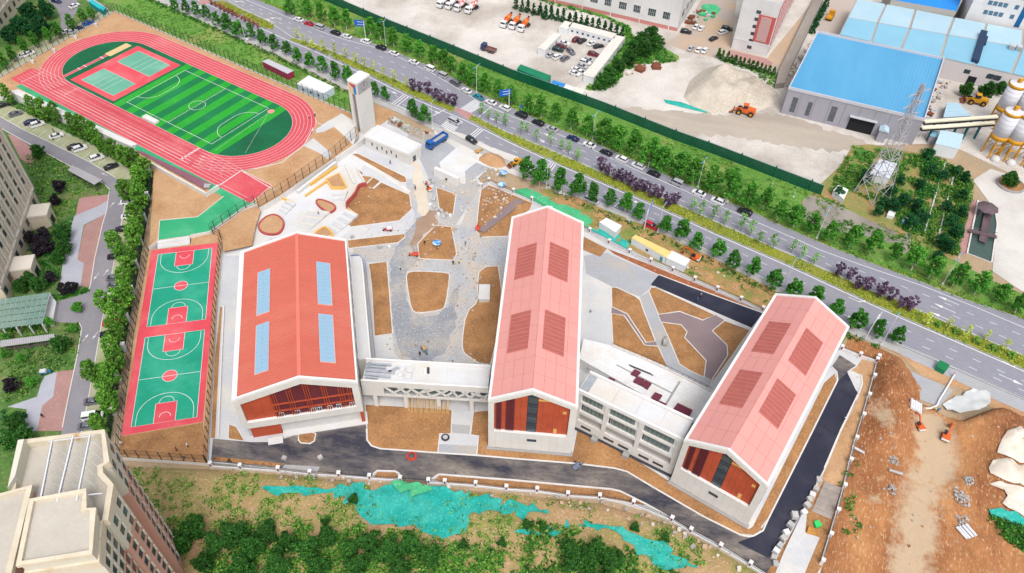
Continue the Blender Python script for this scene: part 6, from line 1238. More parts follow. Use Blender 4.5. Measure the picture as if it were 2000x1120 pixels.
for i in range(1, 9):
 p = q[3] + dv * i / 9 + n_ * .04; o = MB().use(mat('wall_seam', (150, 148, 158), fine=0)).box(-.08, .08, -.05, .0, .3, 9.8).build('seam', wh); o.location = (p.x, p.y, 0); o.rotation_euler.z = an
p = q[3] + dv.normalized() * 23 + n_ * .06; o = MB().use(mat('dark_opening', (30, 32, 36), fine=.1)).box(0, 8.5, -.1, .02, 0, 5.6).build('doorway', wh); o.location = (p.x, p.y, 0); o.rotation_euler.z = an
o = MB().use(m_steel).box(-.3, 9, -1.4, .0, 5.7, 5.9).build('canopy', wh); o.location = (p.x, p.y, 0); o.rotation_euler.z = an
p = q[3] + dv.normalized() * 33.5; t = thing('weigh_hut', 'small hut with pale blue gabled roof against the warehouse front', 'hut', (p.x + n_.x * 1.8, p.y + n_.y * 1.8, 0), an); MB().use(m_greyw).box(0, 2.6, -1.5, 1.5, 0, 4.5).build('wall', t); MB().use(mat('hut_roof', (190, 214, 230), fine=.04)).prism_xz([(-.3, 4.5), (2.9, 4.5), (1.3, 5.5)], -1.8, 1.7).build('roof', t)
# light blue workshop: bays of sheet roof
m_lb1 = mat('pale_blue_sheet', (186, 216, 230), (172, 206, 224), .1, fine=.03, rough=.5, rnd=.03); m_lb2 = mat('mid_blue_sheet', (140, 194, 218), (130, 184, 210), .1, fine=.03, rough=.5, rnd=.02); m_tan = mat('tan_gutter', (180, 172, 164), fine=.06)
ws_ = thing('workshop', 'wide workshop with pale blue sheet roof in bays', 'workshop'); lo = [(1639, 68), (1702, 82), (1760, 95), (1838, 112), (1905, 128), (1976, 144), (2070, 166)]; mi = [(1655, 35), (1714, 46), (1777, 56), (1851, 68), (1918, 81), (1997, 94), (2075, 107)]; hi = [(1673, -1), (1731, 9), (1788, 20), (1864, 35), (1927, 47), (1999, 61), (2085, 76)]
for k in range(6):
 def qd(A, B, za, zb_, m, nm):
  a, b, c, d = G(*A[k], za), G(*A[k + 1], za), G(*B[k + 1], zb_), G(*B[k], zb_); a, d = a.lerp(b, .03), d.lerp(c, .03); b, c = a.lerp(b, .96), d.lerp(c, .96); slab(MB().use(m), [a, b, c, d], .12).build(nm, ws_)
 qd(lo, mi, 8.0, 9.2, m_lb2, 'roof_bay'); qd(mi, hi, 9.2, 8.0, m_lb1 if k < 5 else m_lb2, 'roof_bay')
a0, a1, a2, a3 = G(*lo[0], 8), G(*lo[6], 8), G(*hi[6], 8), G(*hi[0], 8); MB().use(mat('workshop_wall', (214, 208, 208), fine=.04)).prism([(p.x, p.y) for p in (a0, a1, a2, a3)], 0, 7.7).build('wall', ws_)
b0, b1, = G(*mi[0], 9.2), G(*mi[6], 9.2); slab(MB().use(m_tan), [a0 - Vector((0, 0, .2)), a1 - Vector((0, 0, .2)), b1 - Vector((0, 0, .2)), b0 - Vector((0, 0, .2))], .1).build('gutter_deck', ws_); slab(MB().use(m_tan), [b0 - Vector((0, 0, .2)), b1 - Vector((0, 0, .2)), a2 - Vector((0, 0, .2)), a3 - Vector((0, 0, .2))], .1).build('gutter_deck', ws_)
MB().use(m_tan).bar(b0 + Vector((0, 0, .1)), b1 + Vector((0, 0, .1)), .35, .15).build('ridge_pipe', ws_)
dv = a1 - a0; an2 = math.atan2(dv.y, dv.x); nn = Vector((dv.y, -dv.x, 0)).normalized() * .06; wq = window_me(2.2, 1.6, 3)
for f in (.60, .70, .705, .73, .735, .80, .86, .9): p = a0 + dv * f + nn; link('window', wq, ws_, loc=(p.x, p.y, 4.6 if int(f * 1000) % 2 else 4.2), rz=an2)
p = a0 + dv * .63 + nn; o = MB().use(MATS['dark_opening']).box(0, 3, -.06, .02, 0, 3.6).build('doorway', ws_); o.location = (p.x, p.y, 0); o.rotation_euler.z = an2
p, p2 = G(1922, 62, 10.2), G(1905, 120, 8.9); t = thing('roof_vent_duct', 'dark navy vent duct running down the pale blue roof', 'duct'); MB().use(mat('navy_sheet', (40, 62, 92), fine=.05)).bar(p, p2, 2.4, 1.2).build('duct', t); MB().use(MATS['navy_sheet']).bar(p.lerp(p2, .2) + Vector((1.4, 0, .2)), p.lerp(p2, .45) + Vector((1.4, 0, .2)), 1.2, 1.0).build('hood', t)
for i, u in enumerate((1975, 1989)): p = G(u, 95 + i * 2, 9.3); t = thing('roof_unit', 'square cooling unit on the pale blue roof, %s one' % ('left', 'right')[i], 'roof unit', p, an2); MB().use(m_steel).box(-1, 1, -1, 1, 0, 1.6).build('case', t); MB().use(m_plinth).box(-.9, .9, -1.04, -1, .2, 1.3).build('grille', t)
tb, q = quadb('blue_shed', 'shed with deep blue sheet roof at the top edge', 'shed', ((1735, -30), (1885, -20), (1869, 20), (1742, -3)), 11, m_tan, mat('deep_blue_sheet', (50, 152, 234), (30, 132, 224), .1, fine=.04, stretch=(R(60), 6)), 0)
ow, L = box_on('apartment_block', 'white block with blue glass stripe at upper right corner', 'building', (1883, 40), (2010, 63), 20, 32, m_fwall, m_cab, z0=7); wr_ = window_me(1.5, 1.7, 2, glass('teal_glass', (70, 120, 150)))
for j in range(4):
 for i in range(4): link('window', wr_, ow, loc=(L * .22 + i * 1.9, -.05, 11 + j * 4))
 link('window', wr_, ow, loc=(L * .62, -.05, 11 + j * 4))
MB().use(mat('blue_glass_band', (24, 98, 150), fine=.05, rough=.2)).box(L * .74, L * .82, -.08, .02, 8, 32).build('glass_stripe', ow)
# silos
m_silo = mat('silo_white', (232, 232, 240), (218, 218, 228), .2, fine=.03, rough=.5);
for i, (u, v, lb) in enumerate([(1932, 302, 'white cement silo with yellow bands, leftmost of the front row'), (1962, 309, 'white cement silo with yellow bands, middle of the front row'), (1996, 317, 'white cement silo with yellow bands, rightmost of the front row'), (1942, 247, 'white cement silo with yellow bands, leftmost of the back row'), (1974, 254, 'white cement silo with yellow bands, second of the back row')]):
 p = G(u, v); t = thing('cement_silo', lb, 'silo', p, .2, 'cement silos'); r = 2.8
 MB().use(m_silo).tube((0, 0, 8), (0, 0, 16.8), r, n=20).build('drum', t, True); MB().use(m_ylw).tube((0, 0, 7), (0, 0, 8.6), r + .04, n=20).build('lower_band', t, True); MB().use(m_ylw).tube((0, 0, 16.5), (0, 0, 17.6), r + .05, n=20).build('upper_band', t, True); MB().use(m_silo).tube((0, 0, 17.6), (0, 0, 18.0), r * .96, r * .5, 20).build('lid', t); MB().use(m_silo).tube((0, 0, 7.2), (0, 0, 4.0), r, .4, 20).build('cone', t, True); MB().use(m_ylw).box(-.5, .5, -.5, .5, 17.8, 19.4).box(.2, 1.4, -.4, .4, 18.6, 19.2).build('filter_unit', t)
 for z in (10, 11.7, 13.4, 15.1): MB().use(m_greyw).tube((0, 0, z), (0, 0, z + .08), r + .03, n=20).build('seam_ring', t)
 for x, y in ((-1.9, -1.9), (1.9, -1.9), (1.9, 1.9), (-1.9, 1.9)): MB().use(m_ylw).box(x - .2, x + .2, y - .2, y + .2, 0, 8.2).build('leg', t)
 for a, b in (((-1.9, -1.9), (1.9, -1.9)), ((-1.9, 1.9), (1.9, 1.9))): MB().use(m_ylw).bar((a[0], a[1], .5), (b[0], b[1], 4), .18, .18).build('brace', t); MB().use(m_ylw).bar((a[0], a[1], 4.3), (b[0], b[1], 4.3), .25, .25).build('brace', t)
 MB().use(m_conc).ico((0, -3.2, .3), 1.6, 2, sq=(1, 1, .9)).build('hopper', t, True)
m_cream = mat('conveyor_cream', (240, 232, 206), fine=.04)
for i, (A, B, lb) in enumerate((((1805, 238), (1948, 228), 'upper cream roofed conveyor gallery between warehouse and silos'), ((1800, 250), (1942, 240), 'lower cream roofed conveyor gallery between warehouse and silos'))):
 a, b = G(*A, 5.5), G(*B, 6.5); t = thing('conveyor', lb, 'conveyor'); MB().use(m_cream).bar(a, b, 1.4, .5).build('cover', t); MB().use(m_dark).bar(a - Vector((0, .0, .7)), b - Vector((0, 0, .7)), 1.3, .7).build('truss', t)
 for k in range(1, 6): p = a.lerp(b, k / 6); MB().use(mat('conveyor_teal', (60, 120, 130), fine=.05)).box(p.x - .15, p.x + .15, p.y - .5, p.y + .5, 0, p.z - .9).build('leg', t)
blk('yard_shed', 'flat pale blue roofed shed between warehouse and conveyors', 'shed', ((1850, 201), (1872, 202), (1896, 226), (1843, 229)), 3.5, m_greyw, m_lb1, 4); t = blk('yard_shed', 'pale blue roofed shed below the conveyors', 'shed', ((1838, 254), (1882, 263), (1873, 291), (1828, 281)), 4.5, m_cab, mat('shed_blue', (190, 216, 230), fine=.04), 6, 2); blk('yard_shed', 'tiny blue roofed box shed beside the conveyors', 'shed', ((1818, 255), (1832, 257), (1830, 268), (1817, 266)), 3, m_greyw, m_lb2)
# pylon
py = thing('power_pylon', 'tall grey lattice power pylon in front of the blue warehouse', 'pylon', G(1702, 382), R(30)); m_galv = mat('galvanised_steel', (186, 184, 190), fine=.03, rough=.5)
def pyl():
 lv = [(0, 4.0), (6, 3.3), (11, 2.75), (16, 2.2), (20, 1.85), (24, 1.5), (28, 1.15), (32, .9), (36, .7), (41, .35)]
 for i, (z, w_) in enumerate(lv[:-1]):
  z1, w1 = lv[i + 1]; c0 = [(-w_, -w_), (w_, -w_), (w_, w_), (-w_, w_)]; c1 = [(-w1, -w1), (w1, -w1), (w1, w1), (-w1, w1)]; mb = MB().use(m_galv)
  for k in range(4):
   j = (k + 1) % 4; mb.bar((*c0[k], z), (*c1[k], z1), .18, .18).bar((*c0[k], z), (*c1[j], z1), .13, .13).bar((*c0[j], z), (*c1[k], z1), .13, .13).bar((*c1[k], z1), (*c1[j], z1), .13, .13)
  mb.build('lattice_section', py)
 for z in (30, 34, 38):
  mb = MB().use(m_galv)
  for s in (-1, 1): mb.bar((0, 0, z), (s * 4.6, 0, z + .3), .15, .15).bar((0, 0, z + 1.2), (s * 4.6, 0, z + .3), .1, .1).bar((s * 4.4, 0, z + .2), (s * 4.4, 0, z - 1.2), .12, .12)
  mb.build('cross_arm', py)
pyl()
# sand heap
m_heap = mat('pale_sand_heap', (216, 206, 192), (190, 178, 162), .09, (228, 220, 208), 3.5, bump=.8, bsc=2, fine=.14, c4=(168, 154, 136), sc4=.06, th4=.6, stretch=(R(40), 3))
o = terrain('sand_heap', [(1335, 190), (1347, 158), (1375, 137), (1425, 133), (1470, 148), (1502, 168), (1522, 186), (1512, 206), (1480, 218), (1390, 222), (1350, 208)], m_heap, 1.5, .5, .3, .02, 9, fn=lambda x, y: 5.5 + 6 * fbm(x, y, .07, 4, 2.2), kind=None); o['label'] = 'huge pale sand heap in the works yard'; o['category'] = 'sand heap'
o = terrain('sand_pile', chaikin([(932, 312), (950, 297), (978, 303), (990, 318), (985, 328), (962, 328), (945, 320)], 1), m_soil2, .9, .3, .5, .02, 2.6, fn=lambda x, y: 1.8, kind=None); o['label'] = 'brown sand pile at the gate mouth'; o['category'] = 'sand pile'
m_rub = mat('rubble_mix', (188, 174, 162), (150, 134, 124), .9, (214, 206, 200), 2.2, bump=1, bsc=3, fine=.25, c4=(150, 176, 158), sc4=.3, th4=.62)
o = terrain('rubble_heap', [(760, 232), (792, 240), (830, 258), (846, 268), (830, 276), (800, 264), (778, 250), (756, 242)], m_rub, .6, 1.6, .7, .02, 1.6, fn=lambda x, y: .6, kind=None); o['label'] = 'long rubble heap behind the gatehouse'; o['category'] = 'rubble'
# long grey retaining wall, factory lane, lawn strips
m_oldc = mat('stained_concrete', (168, 160, 152), (146, 138, 130), .12, fine=.1, c4=(128, 118, 108), sc4=.05, th4=.58, stretch=(R(60), 4))
t = thing('retaining_wall', 'long grey sloping retaining wall between office and blue warehouse', 'wall'); qa = [G(u, v) for u, v in ((1592, -6), (1612, -6), (1542, 140), (1530, 172), (1512, 174), (1518, 148))]; MB().use(m_oldc).prism([(p.x, p.y) for p in qa], 0, 2.2).build('wall', t)
sheet('factory_lane', [(1300, 85), (1330, 66), (1370, 0), (1440, -10), (1428, 95), (1498, 114), (1590, 0), (1595, 0), (1518, 145), (1505, 150), (1420, 118), (1345, 102)], .02, mat('lane_sand', (206, 176, 144), (190, 164, 138), .08, fine=.1, c4=(184, 172, 164), sc4=.04, th4=.5), label='sandy lane between factory and office')
sheet('pink_forecourt', [(1424, 98), (1496, 115), (1510, 124), (1500, 132), (1418, 108)], .035, m_pinkpav, label='pink paved forecourt before the office')
sheet('warehouse_lane', [(1612, -10), (1680, -10), (1640, 66), (1598, 60)], .02, mat('lane_grey', (194, 180, 170), fine=.08), label='lane behind the blue warehouse')
rsheet('works_road', [(1525, 222), (1640, 262), (1700, 275), (1660, 300), (1560, 290), (1400, 262), (1330, 268), (1180, 215), (1200, 205), (1330, 220), (1450, 226)], .012, mat('wet_track', (196, 184, 170), (178, 166, 152), .08, fine=.1, c4=(162, 152, 142), sc4=.05, stretch=(R(-14), 4)), 'darker wet haul track across the works yard', 2.5)
sheet('works_bank', [(1000, -30), (1070, 5), (1200, 40), (1225, 60), (1180, 110), (1150, 165), (1140, 178), (1190, 175), (1240, 125), (1300, 125), (1335, 115), (1300, 95), (1240, 75), (1225, 45), (1070, -10)], .02, m_grass, label='overgrown bank below the factory', smooth=1)
# gardens on the right
sheet('allotments', [(1612, 386), (1560, 400), (1640, 325), (1665, 285), (1700, 282), (1745, 290), (1840, 310), (1900, 350), (1898, 375), (1868, 502), (1860, 508), (1800, 478), (1760, 460), (1700, 432)], .02, mat('garden_soil', (150, 146, 86), (122, 142, 70), .14, (176, 142, 98), .6, bump=.8, fine=.22, c4=(182, 144, 100), sc4=.1, th4=.56), label='allotment gardens beside the works')
sheet('concrete_bank', [(1572, 378), (1612, 392), (1640, 402), (1700, 432), (1760, 456), (1752, 480), (1700, 462), (1640, 455), (1590, 440), (1562, 420)], .03, m_oldc, label='weathered concrete bank above the road', smooth=1)
sheet('concrete_bank', [(1752, 472), (1775, 452), (1782, 458), (1776, 490), (1764, 496)], .034, m_oldc, label='small concrete patch of the roadside bank')
sheet('east_yard', [(1900, 352), (1935, 330), (2140, 400), (2140, 640), (2000, 572), (1938, 530), (1948, 440), (1935, 400)], .03, m_yard2, label='pale concrete yard at the right edge')
sheet('pink_walk', [(1897, 394), (1908, 393), (1888, 496), (1870, 499)], .05, m_pinkpav, label='pink walk beside the pond'); kerb([(1909, 394), (1888, 497)], m_kerb, .4, .5)
m_pond = mat('pond_water', (74, 96, 88), (62, 84, 78), .2, fine=.05, rough=.08, spec=.6); pd = sheet('pond', [(1910, 394), (1936, 402), (1943, 415), (1947, 440), (1936, 514), (1888, 496)], .05, m_pond, label='dark green pond'); kerb([(1910, 394), (1936, 402), (1943, 415), (1947, 440), (1936, 514), (1888, 496)], m_kerb, .4, .4, pd, True)
m_wood = mat('dark_timber', (116, 98, 104), (96, 80, 86), .5, fine=.1)
t = thing('pond_pavilion', 'dark timber pavilion and jetty over the pond', 'pavilion'); a, b = G(1929, 412), G(1917, 476); MB().use(m_wood).bar(a + Vector((0, 0, .7)), b + Vector((0, 0, .7)), 2.2, .15).build('jetty', t); c_, d_ = G(1890, 454), G(1944, 467); MB().use(m_wood).bar(c_ + Vector((0, 0, .85)), d_ + Vector((0, 0, .85)), 1.6, .15).build('bridge', t)
p = G(1930, 405, 3.4); mb = MB().use(m_wood); n8 = [(p.x + 3.3 * math.cos(k * math.pi / 4), p.y + 3.3 * math.sin(k * math.pi / 4), 3.2) for k in range(8)]; mb.add(n8 + [(p.x, p.y, 4.8)], [(k, (k + 1) % 8, 8) for k in range(8)]); mb.build('roof', t)
for k in range(0, 8, 2): MB().use(m_wood).box(n8[k][0] * .2 + p.x * .8 - .1 + (n8[k][0] - p.x) * .5, n8[k][0] * .2 + p.x * .8 + .1 + (n8[k][0] - p.x) * .5, n8[k][1] * .7 + p.y * .3 - .1, n8[k][1] * .7 + p.y * .3 + .1, 0, 3.3).build('post', t)
for (A, B) in ((a, b), (c_, d_)):
 e = (B - A).normalized(); s_ = Vector((-e.y, e.x, 0)) * 1.05
 for sg in (1, -1): MB().use(m_wood).bar(A + s_ * sg + Vector((0, 0, 1.6)), B + s_ * sg + Vector((0, 0, 1.6)), .08, .1).build('rail', t)
t = thing('round_planter', 'round kerbed planter in the pale yard at right', 'planter'); p = G(1973, 362); ribbon_mb(MB().use(m_kerb_grey), [(p.x + 4.2 * math.cos(k * .2618), p.y + 4.2 * math.sin(k * .2618)) for k in range(24)], .5, 0, .7, True).build('rim', t); MB().use(m_soil).face([(p.x + 4.1 * math.cos(k * .2618), p.y + 4.1 * math.sin(k * .2618), .5) for k in range(24)]).build('soil', t)
blk('garden_shed', 'white shed standing under the power pylon', 'shed', ((1699, 340), (1719, 311), (1752, 320), (1737, 348)), 3.2, m_cab, mat('shed_grey', (214, 220, 230), fine=.04), 3); blk('garden_shed', 'white and blue shed at the end of the green hoarding', 'shed', ((1628, 372), (1638, 362), (1657, 371), (1648, 389)), 2.4, m_cab, m_cab); blk('garden_shed', 'tiny white roofed hutch on the garden edge', 'hutch', ((1733, 420), (1737, 411), (1749, 415), (1746, 423)), 1.2, m_cab, m_cab); blk('garden_shed', 'tiny blue and white hutch on the garden edge', 'hutch', ((1762, 432), (1768, 424), (1785, 430), (1781, 437)), 1.3, m_bluer, m_lb1)
for i, (A, B) in enumerate((((1845, 320), (1805, 455)), ((1861, 348), (1828, 480)))): t = thing('garden_wall', ('low pale garden wall, left of the two long ones', 'pale garden wall, right of the two long ones')[i], 'wall'); ribbon_mb(MB().use(m_conc), [G(*A), G(*B)], .4, 0, .5).build('wall', t)
for i, (u, v, w_, h_) in enumerate([(1688, 302, 40, 22), (1678, 325, 38, 10), (1668, 340, 40, 12), (1655, 355, 38, 12)]): sheet('crop_bed', [(u - w_ / 2 + 5, v - h_ / 2 - 3), (u + w_ / 2 + 3, v - h_ / 2 + 8), (u + w_ / 2 - 6, v + h_ / 2 + 8), (u - w_ / 2 - 4, v + h_ / 2 - 4)], .05, mat('crop_green%d' % (i % 2), (88, 142, 56) if i % 2 == 0 else (128, 170, 70), (70, 122, 44), .5, bump=1, bsc=4, fine=.25), label='%s crop bed of the allotment from top' % ordw(i + 1))
# ================================================================ housing estate on the left
sheet('estate_ground', [(-300, -200), (190, -20), (222, 22), (0, 150), (-80, 200), (25, 190), (262, 296), (299, 334), (285, 440), (256, 610), (226, 790), (212, 885), (232, 895), (225, 915), (120, 1000), (80, 1200), (-200, 1200), (-600, 600)], .0, m_grass2, label='planted grounds of the housing estate')
er = sheet('estate_road', [(-60, 200), (0, 228), (42, 252), (100, 280), (175, 317), (225, 347), (231, 353), (232, 380), (245, 392), (241, 420), (230, 470), (215, 558), (200, 625), (187, 700), (172, 785), (155, 865), (140, 940), (105, 940), (122, 835), (135, 770), (150, 700), (160, 642), (155, 631), (102, 630), (110, 590), (172, 572), (177, 557), (185, 505), (200, 440), (209, 410), (212, 385), (214, 370), (200, 357), (137, 325), (95, 302), (42, 277), (0, 250), (-60, 222)], .03, m_resroad, label='grey estate road curving past the courts')
for P in ([(0, 228), (42, 252), (100, 280), (175, 317), (225, 347)], [(245, 392), (241, 420), (230, 470), (215, 558), (200, 625), (187, 700), (172, 785), (155, 865)], [(122, 835), (135, 770), (150, 700), (160, 642), (155, 631)], [(172, 572), (177, 557), (185, 505), (200, 440), (209, 410), (214, 370), (200, 357), (137, 325), (95, 302), (0, 250)]): kerb(P, m_kerb, .22, .12, er)
m_pav_g = mat('grass_paver', (188, 186, 160), (170, 172, 138), .3, fine=.12, c4=(150, 160, 110), sc4=.12, th4=.56)
bays = sheet('parking_bays', [(-20, 195), (40, 215), (110, 250), (180, 282), (262, 330), (262, 350), (231, 352), (175, 316), (100, 279), (42, 251), (0, 227), (-20, 217)], .035, m_pav_g, label='grass paver parking bays beside the estate road'); sheet('parking_bays', [(246, 392), (272, 400), (258, 480), (242, 560), (224, 640), (208, 720), (192, 830), (182, 872), (157, 862), (173, 785), (188, 700), (201, 625), (216, 558), (231, 470), (242, 420)], .035, m_pav_g, label='parking bays under the trees beside the courts')
for i in range(16): a, b = G(5 + i * 14.2, 230 + i * 7.3), G(20 + i * 14.2, 217 + i * 7.3); paint('bay_line', [a, b], .12, .05, bays)
for i in range(14): u = 238 - i * 4.6 * .95; v = 440 + i * 24; paint('centre_dash', [G(222 - (v - 440) * .205, v - 15), G(221 - (v - 440) * .205, v - 8)], .12, .045, er, mat('faded_yellow', (186, 160, 110)))
for u, v, a in ((219, 400, 80), (235, 396, -100), (207, 532, 80), (188, 540, -100), (167, 660, 80), (186, 655, -100), (204, 341, 150)): link('road_arrow', arrow_me, er, loc=G(u, v, .046), rz=R(a)).scale = (.45, .6, 1)
m_plz = mat('pale_flags', (186, 188, 198), (174, 176, 188), .2, fine=.06); m_brk = mat('brown_brick_paving', (182, 142, 136), (166, 128, 122), .3, (196, 156, 150), 2, fine=.1)
pz = sheet('estate_plaza', Z4(0, 280, [(580, 570), (840, 450), (830, 550), (655, 640), (605, 910), (655, 940), (630, 1120), (465, 1120), (490, 950), (570, 600)]), .04, m_plz, label='pale flagged estate plaza'); sheet('brick_paving', Z4(0, 280, [(660, 645), (825, 550), (700, 1120), (630, 1120), (655, 940), (605, 910)]), .045, m_brk, pz); sheet('brick_paving', Z4(0, 280, [(620, 430), (850, 400), (840, 450), (770, 490), (590, 565)]), .045, m_pinkpav, pz)
sheet('brick_paving', Z4(0, 560, [(445, 665), (575, 650), (490, 1130), (290, 1130), (330, 930), (415, 860)]), .045, m_brk, pz); sheet('flag_paving', Z4(0, 560, [(350, 700), (445, 665), (415, 860), (330, 930), (290, 1130), (180, 1130), (210, 960), (60, 940), (290, 860), (320, 760)]), .042, m_plz, pz); sheet('brick_paving', [(15, 262), (35, 270), (75, 300), (60, 325), (40, 310)], .045, m_pinkpav, pz)
# top left lane
sheet('estate_lane', [(80, -10), (150, -30), (152, 20), (140, 40), (128, 62), (118, 60), (120, 40), (110, 15)], .03, m_resroad, label='estate lane at top left'); sheet('estate_lane_bays', [(0, 145), (40, 100), (128, 62), (200, 20), (222, 24), (0, 152)], .034, m_pav_g, label='grass paver bays outside the track fence')
m_bei = mat('beige_stone', (222, 208, 188), (210, 194, 172), .2, fine=.05); m_beiw = mat('beige_pier', (228, 220, 208), (216, 206, 192), .2, fine=.04)
def slabtower(name, label, A, B, depth, h, storeys, bay, ea=0):
 """tall flats seen from above: piers and window columns on the long wall A-B"""
 a, b = G(*A), G(*B); d = (b - a).normalized(); b = b + d * ea; L = (b - a).length; t = thing(name, label, 'apartment block', (a.x, a.y, 0), math.atan2(d.y, d.x))
 MB().use(m_bei).box(0, L, 0, depth, 0, h).build('wall', t); n = int(L / bay); wt = window_me(1.8, 2.1, 2)
 MB().use(m_beiw).box(-.3, L + .3, -.5, .3, 6.2, 6.8).build('cornice', t)
 for i in range(n + 1): MB().use(m_beiw).box(i * L / n - .4, i * L / n + .4, -.5, 0, 6.8, h).build('pier', t)
 for i in range(n):
  MB().use(m_beiw).box(i * L / n + bay * .66, i * L / n + bay * .78, -.35, 0, 6.8, h).build('pier', t)
  for j in range(storeys): link('window', wt, t, loc=(i * L / n + .7, -.06, 7.4 + j * 3.0 if j > 0 else 2.4))
 return t, L
t1, L = slabtower('apartment_tower', 'tall beige apartment tower leaning in at the left edge', (20, 592), (80, 400), 22, 58, 12, 4.2)
for y0 in (.18, .72): MB().use(m_bei).box(L * y0, L * y0 + 5, -5.5, 0, 0, 4.6).build('porch', t1); MB().use(m_beiw).box(L * y0 - .3, L * y0 + 5.3, -5.8, 0, 4.6, 5.2).build('porch_roof', t1); MB().use(m_dark).box(L * y0 + 1.2, L * y0 + 3.8, -5.52, -5.4, 0, 2.6).build('porch_door', t1)
slabtower('apartment_tower', 'beige apartment tower at the top left corner', (-30, 110), (22, 40), 20, 50, 8, 4.5, 30)
# bottom-left tower
m_crm = mat('cream_coping', (230, 220, 198), (216, 202, 178), .4, fine=.05, c4=(196, 150, 96), sc4=.35, th4=.68, soft4=.05); m_pbrn = mat('pinkish_render', (222, 176, 158), (212, 166, 148), .2, fine=.04); m_cwall = mat('pale_render', (222, 218, 202), fine=.04); m_rdeck = mat('roof_screed', (206, 200, 188), (194, 186, 174), .15, fine=.06)
ZT = 45.0
def tw2():
 t = thing('apartment_tower', 'cream roofed pinkish apartment tower in the lower left corner', 'apartment block'); Q = lambda P, z: [(p.x, p.y) for p in [G(u, v, z) for u, v in P]]
 main = Q([(42, 861), (203, 841), (211, 905), (197, 912), (199, 925), (220, 946), (208, 1018), (197, 1016), (194, 1096), (48, 1120), (74, 995), (14, 1010), (25, 915)], ZT)
 MB().use(m_pbrn).prism(main, 0, ZT - 10).build('lower_wall', t); MB().use(m_cwall).prism(main, ZT - 10, ZT - 1.6).build('upper_wall', t); MB().use(m_rdeck).prism(main, ZT - 1.6, ZT - 1.5).build('roof_deck', t)
 def par(P, z0, z1, w_=.9, closed=True): ribbon_mb(MB().use(m_crm), Q(P, ZT), w_, z0, z1, closed).build('parapet', t)
 par([(44, 863), (201, 843), (208, 903), (195, 910), (196, 926), (216, 948), (205, 1016), (194, 1018), (191, 1094), (52, 1116), (77, 993), (18, 1008), (29, 917)], ZT - 1.6, ZT)
 sb = Q([(76, 993), (178, 975), (176, 1012), (194, 1010), (190, 1094), (52, 1116)], ZT); MB().use(m_cwall).prism(sb, ZT - 1.5, ZT + 2).build('stair_head', t); ribbon_mb(MB().use(m_crm), sb, .9, ZT + 2, ZT + 2.7, True).build('parapet', t); MB().use(m_rdeck).prism(sb, ZT + 2, ZT + 2.1).build('roof_deck', t)
 wb = Q([(-60, 990), (62, 956), (20, 1130), (-80, 1160)], ZT); MB().use(m_pbrn).prism(wb, 0, ZT).build('lower_wall', t); ribbon_mb(MB().use(m_crm), wb, 1.0, ZT, ZT + .9, True).build('parapet', t); MB().use(m_rdeck).prism(wb, ZT, ZT + .1).build('roof_deck', t)
 nw = Q([(40, 866), (52, 864), (35, 935), (20, 960)], ZT); MB().use(m_cwall).prism(nw, ZT - 1.5, ZT + 1).build('roof_block', t)
 m_tr = mat('white_truss', (228, 230, 234), fine=.02)
 for (a, b) in (((102, 860), (80, 972)), ((143, 852), (112, 980)), ((176, 849), (150, 978))):
  A, B = G(*a, ZT + 2.2), G(*b, ZT + 2.2); f = MB().use(m_tr).bar(A, B, .22, .3).build('roof_truss', t); MB().use(mat('truss_panel', (150, 148, 152), fine=.03)).bar(A - Vector((.3, 0, .6)), B - Vector((.3, 0, .6)), .08, .9).build('panel', f)
  for k in range(7): p = A.lerp(B, (k + .5) / 7); MB().use(m_tr).bar(p, p + Vector((1.3, -.2, -3.4)), .08, .08).build('strut', f)
 for x in (863, 976): MB().use(m_tr).bar(G(95 if x < 900 else 82, x, ZT + 2), G(185 if x < 900 else 200, x - (12 if x < 900 else 12), ZT + 2), .12, .15).build('truss_tie', t)
 # windows on the right wall: along vertical columns
 wme = window_me(1.2, 1.6, 2); cwm = MB().use(m_cwall).box(1.2, 1.45, -.25, -.02, -.1, 1.6).mesh('window_surround')
 A, B = G(203, 841, ZT), G(211, 905, ZT); C_, D2 = G(220, 946, ZT), G(208, 1018, ZT); E_, F_ = G(197, 1016, ZT), G(194, 1096, ZT)
 for (p, q, n) in ((A, B, 2), (C_, D2, 2), (E_, F_, 3)):
  dv = p - q; an = math.atan2(dv.y, dv.x); nn = Vector((dv.y, -dv.x, 0)).normalized() * .08
  for i in range(n):
   pos = q + dv * (i + .35) / n + nn
   for j in range(14):
    z = ZT - 4.2 - j * 3.0
    if z > 2: o = link('window', wme, t, loc=(pos.x, pos.y, z), rz=an); link('window_surround', cwm, o)
 # back (north) projecting wing seen as right silhouette
 return t
tw2()
# canopies, pergolas
m_gcan = mat('canopy_glass_green', (128, 158, 146), (110, 142, 132), .3, fine=.08, rough=.15, spec=.6)
t = thing('glass_canopy', 'green glass canopy roof over the estate garage ramp', 'canopy'); A, B, C_, D2 = G(-10, 586, 3.5), G(97, 571, 3.5), G(82, 633, 3.5), G(-20, 645, 3.5)
for i in range(10):
 for j in range(5):
  f = lambda s, u_: (A.lerp(B, s)).lerp(D2.lerp(C_, s), u_); P = [f(i / 10 + .006, j / 5 + .01), f((i + 1) / 10 - .006, j / 5 + .01), f((i + 1) / 10 - .006, (j + 1) / 5 - .01), f(i / 10 + .006, (j + 1) / 5 - .01)]; slab(MB().use(m_gcan), P[::-1], .06).build('pane', t)
for i in range(11): a, b = A.lerp(B, i / 10), D2.lerp(C_, i / 10); MB().use(m_steel).bar((a.x, a.y, 3.38), (b.x, b.y, 3.38), .12, .14).build('rafter', t)
for k in range(5): p = D2.lerp(C_, k / 4); MB().use(m_conc).box(p.x - .15, p.x + .15, p.y - .15, p.y + .15, 0, 3.3).build('post', t)
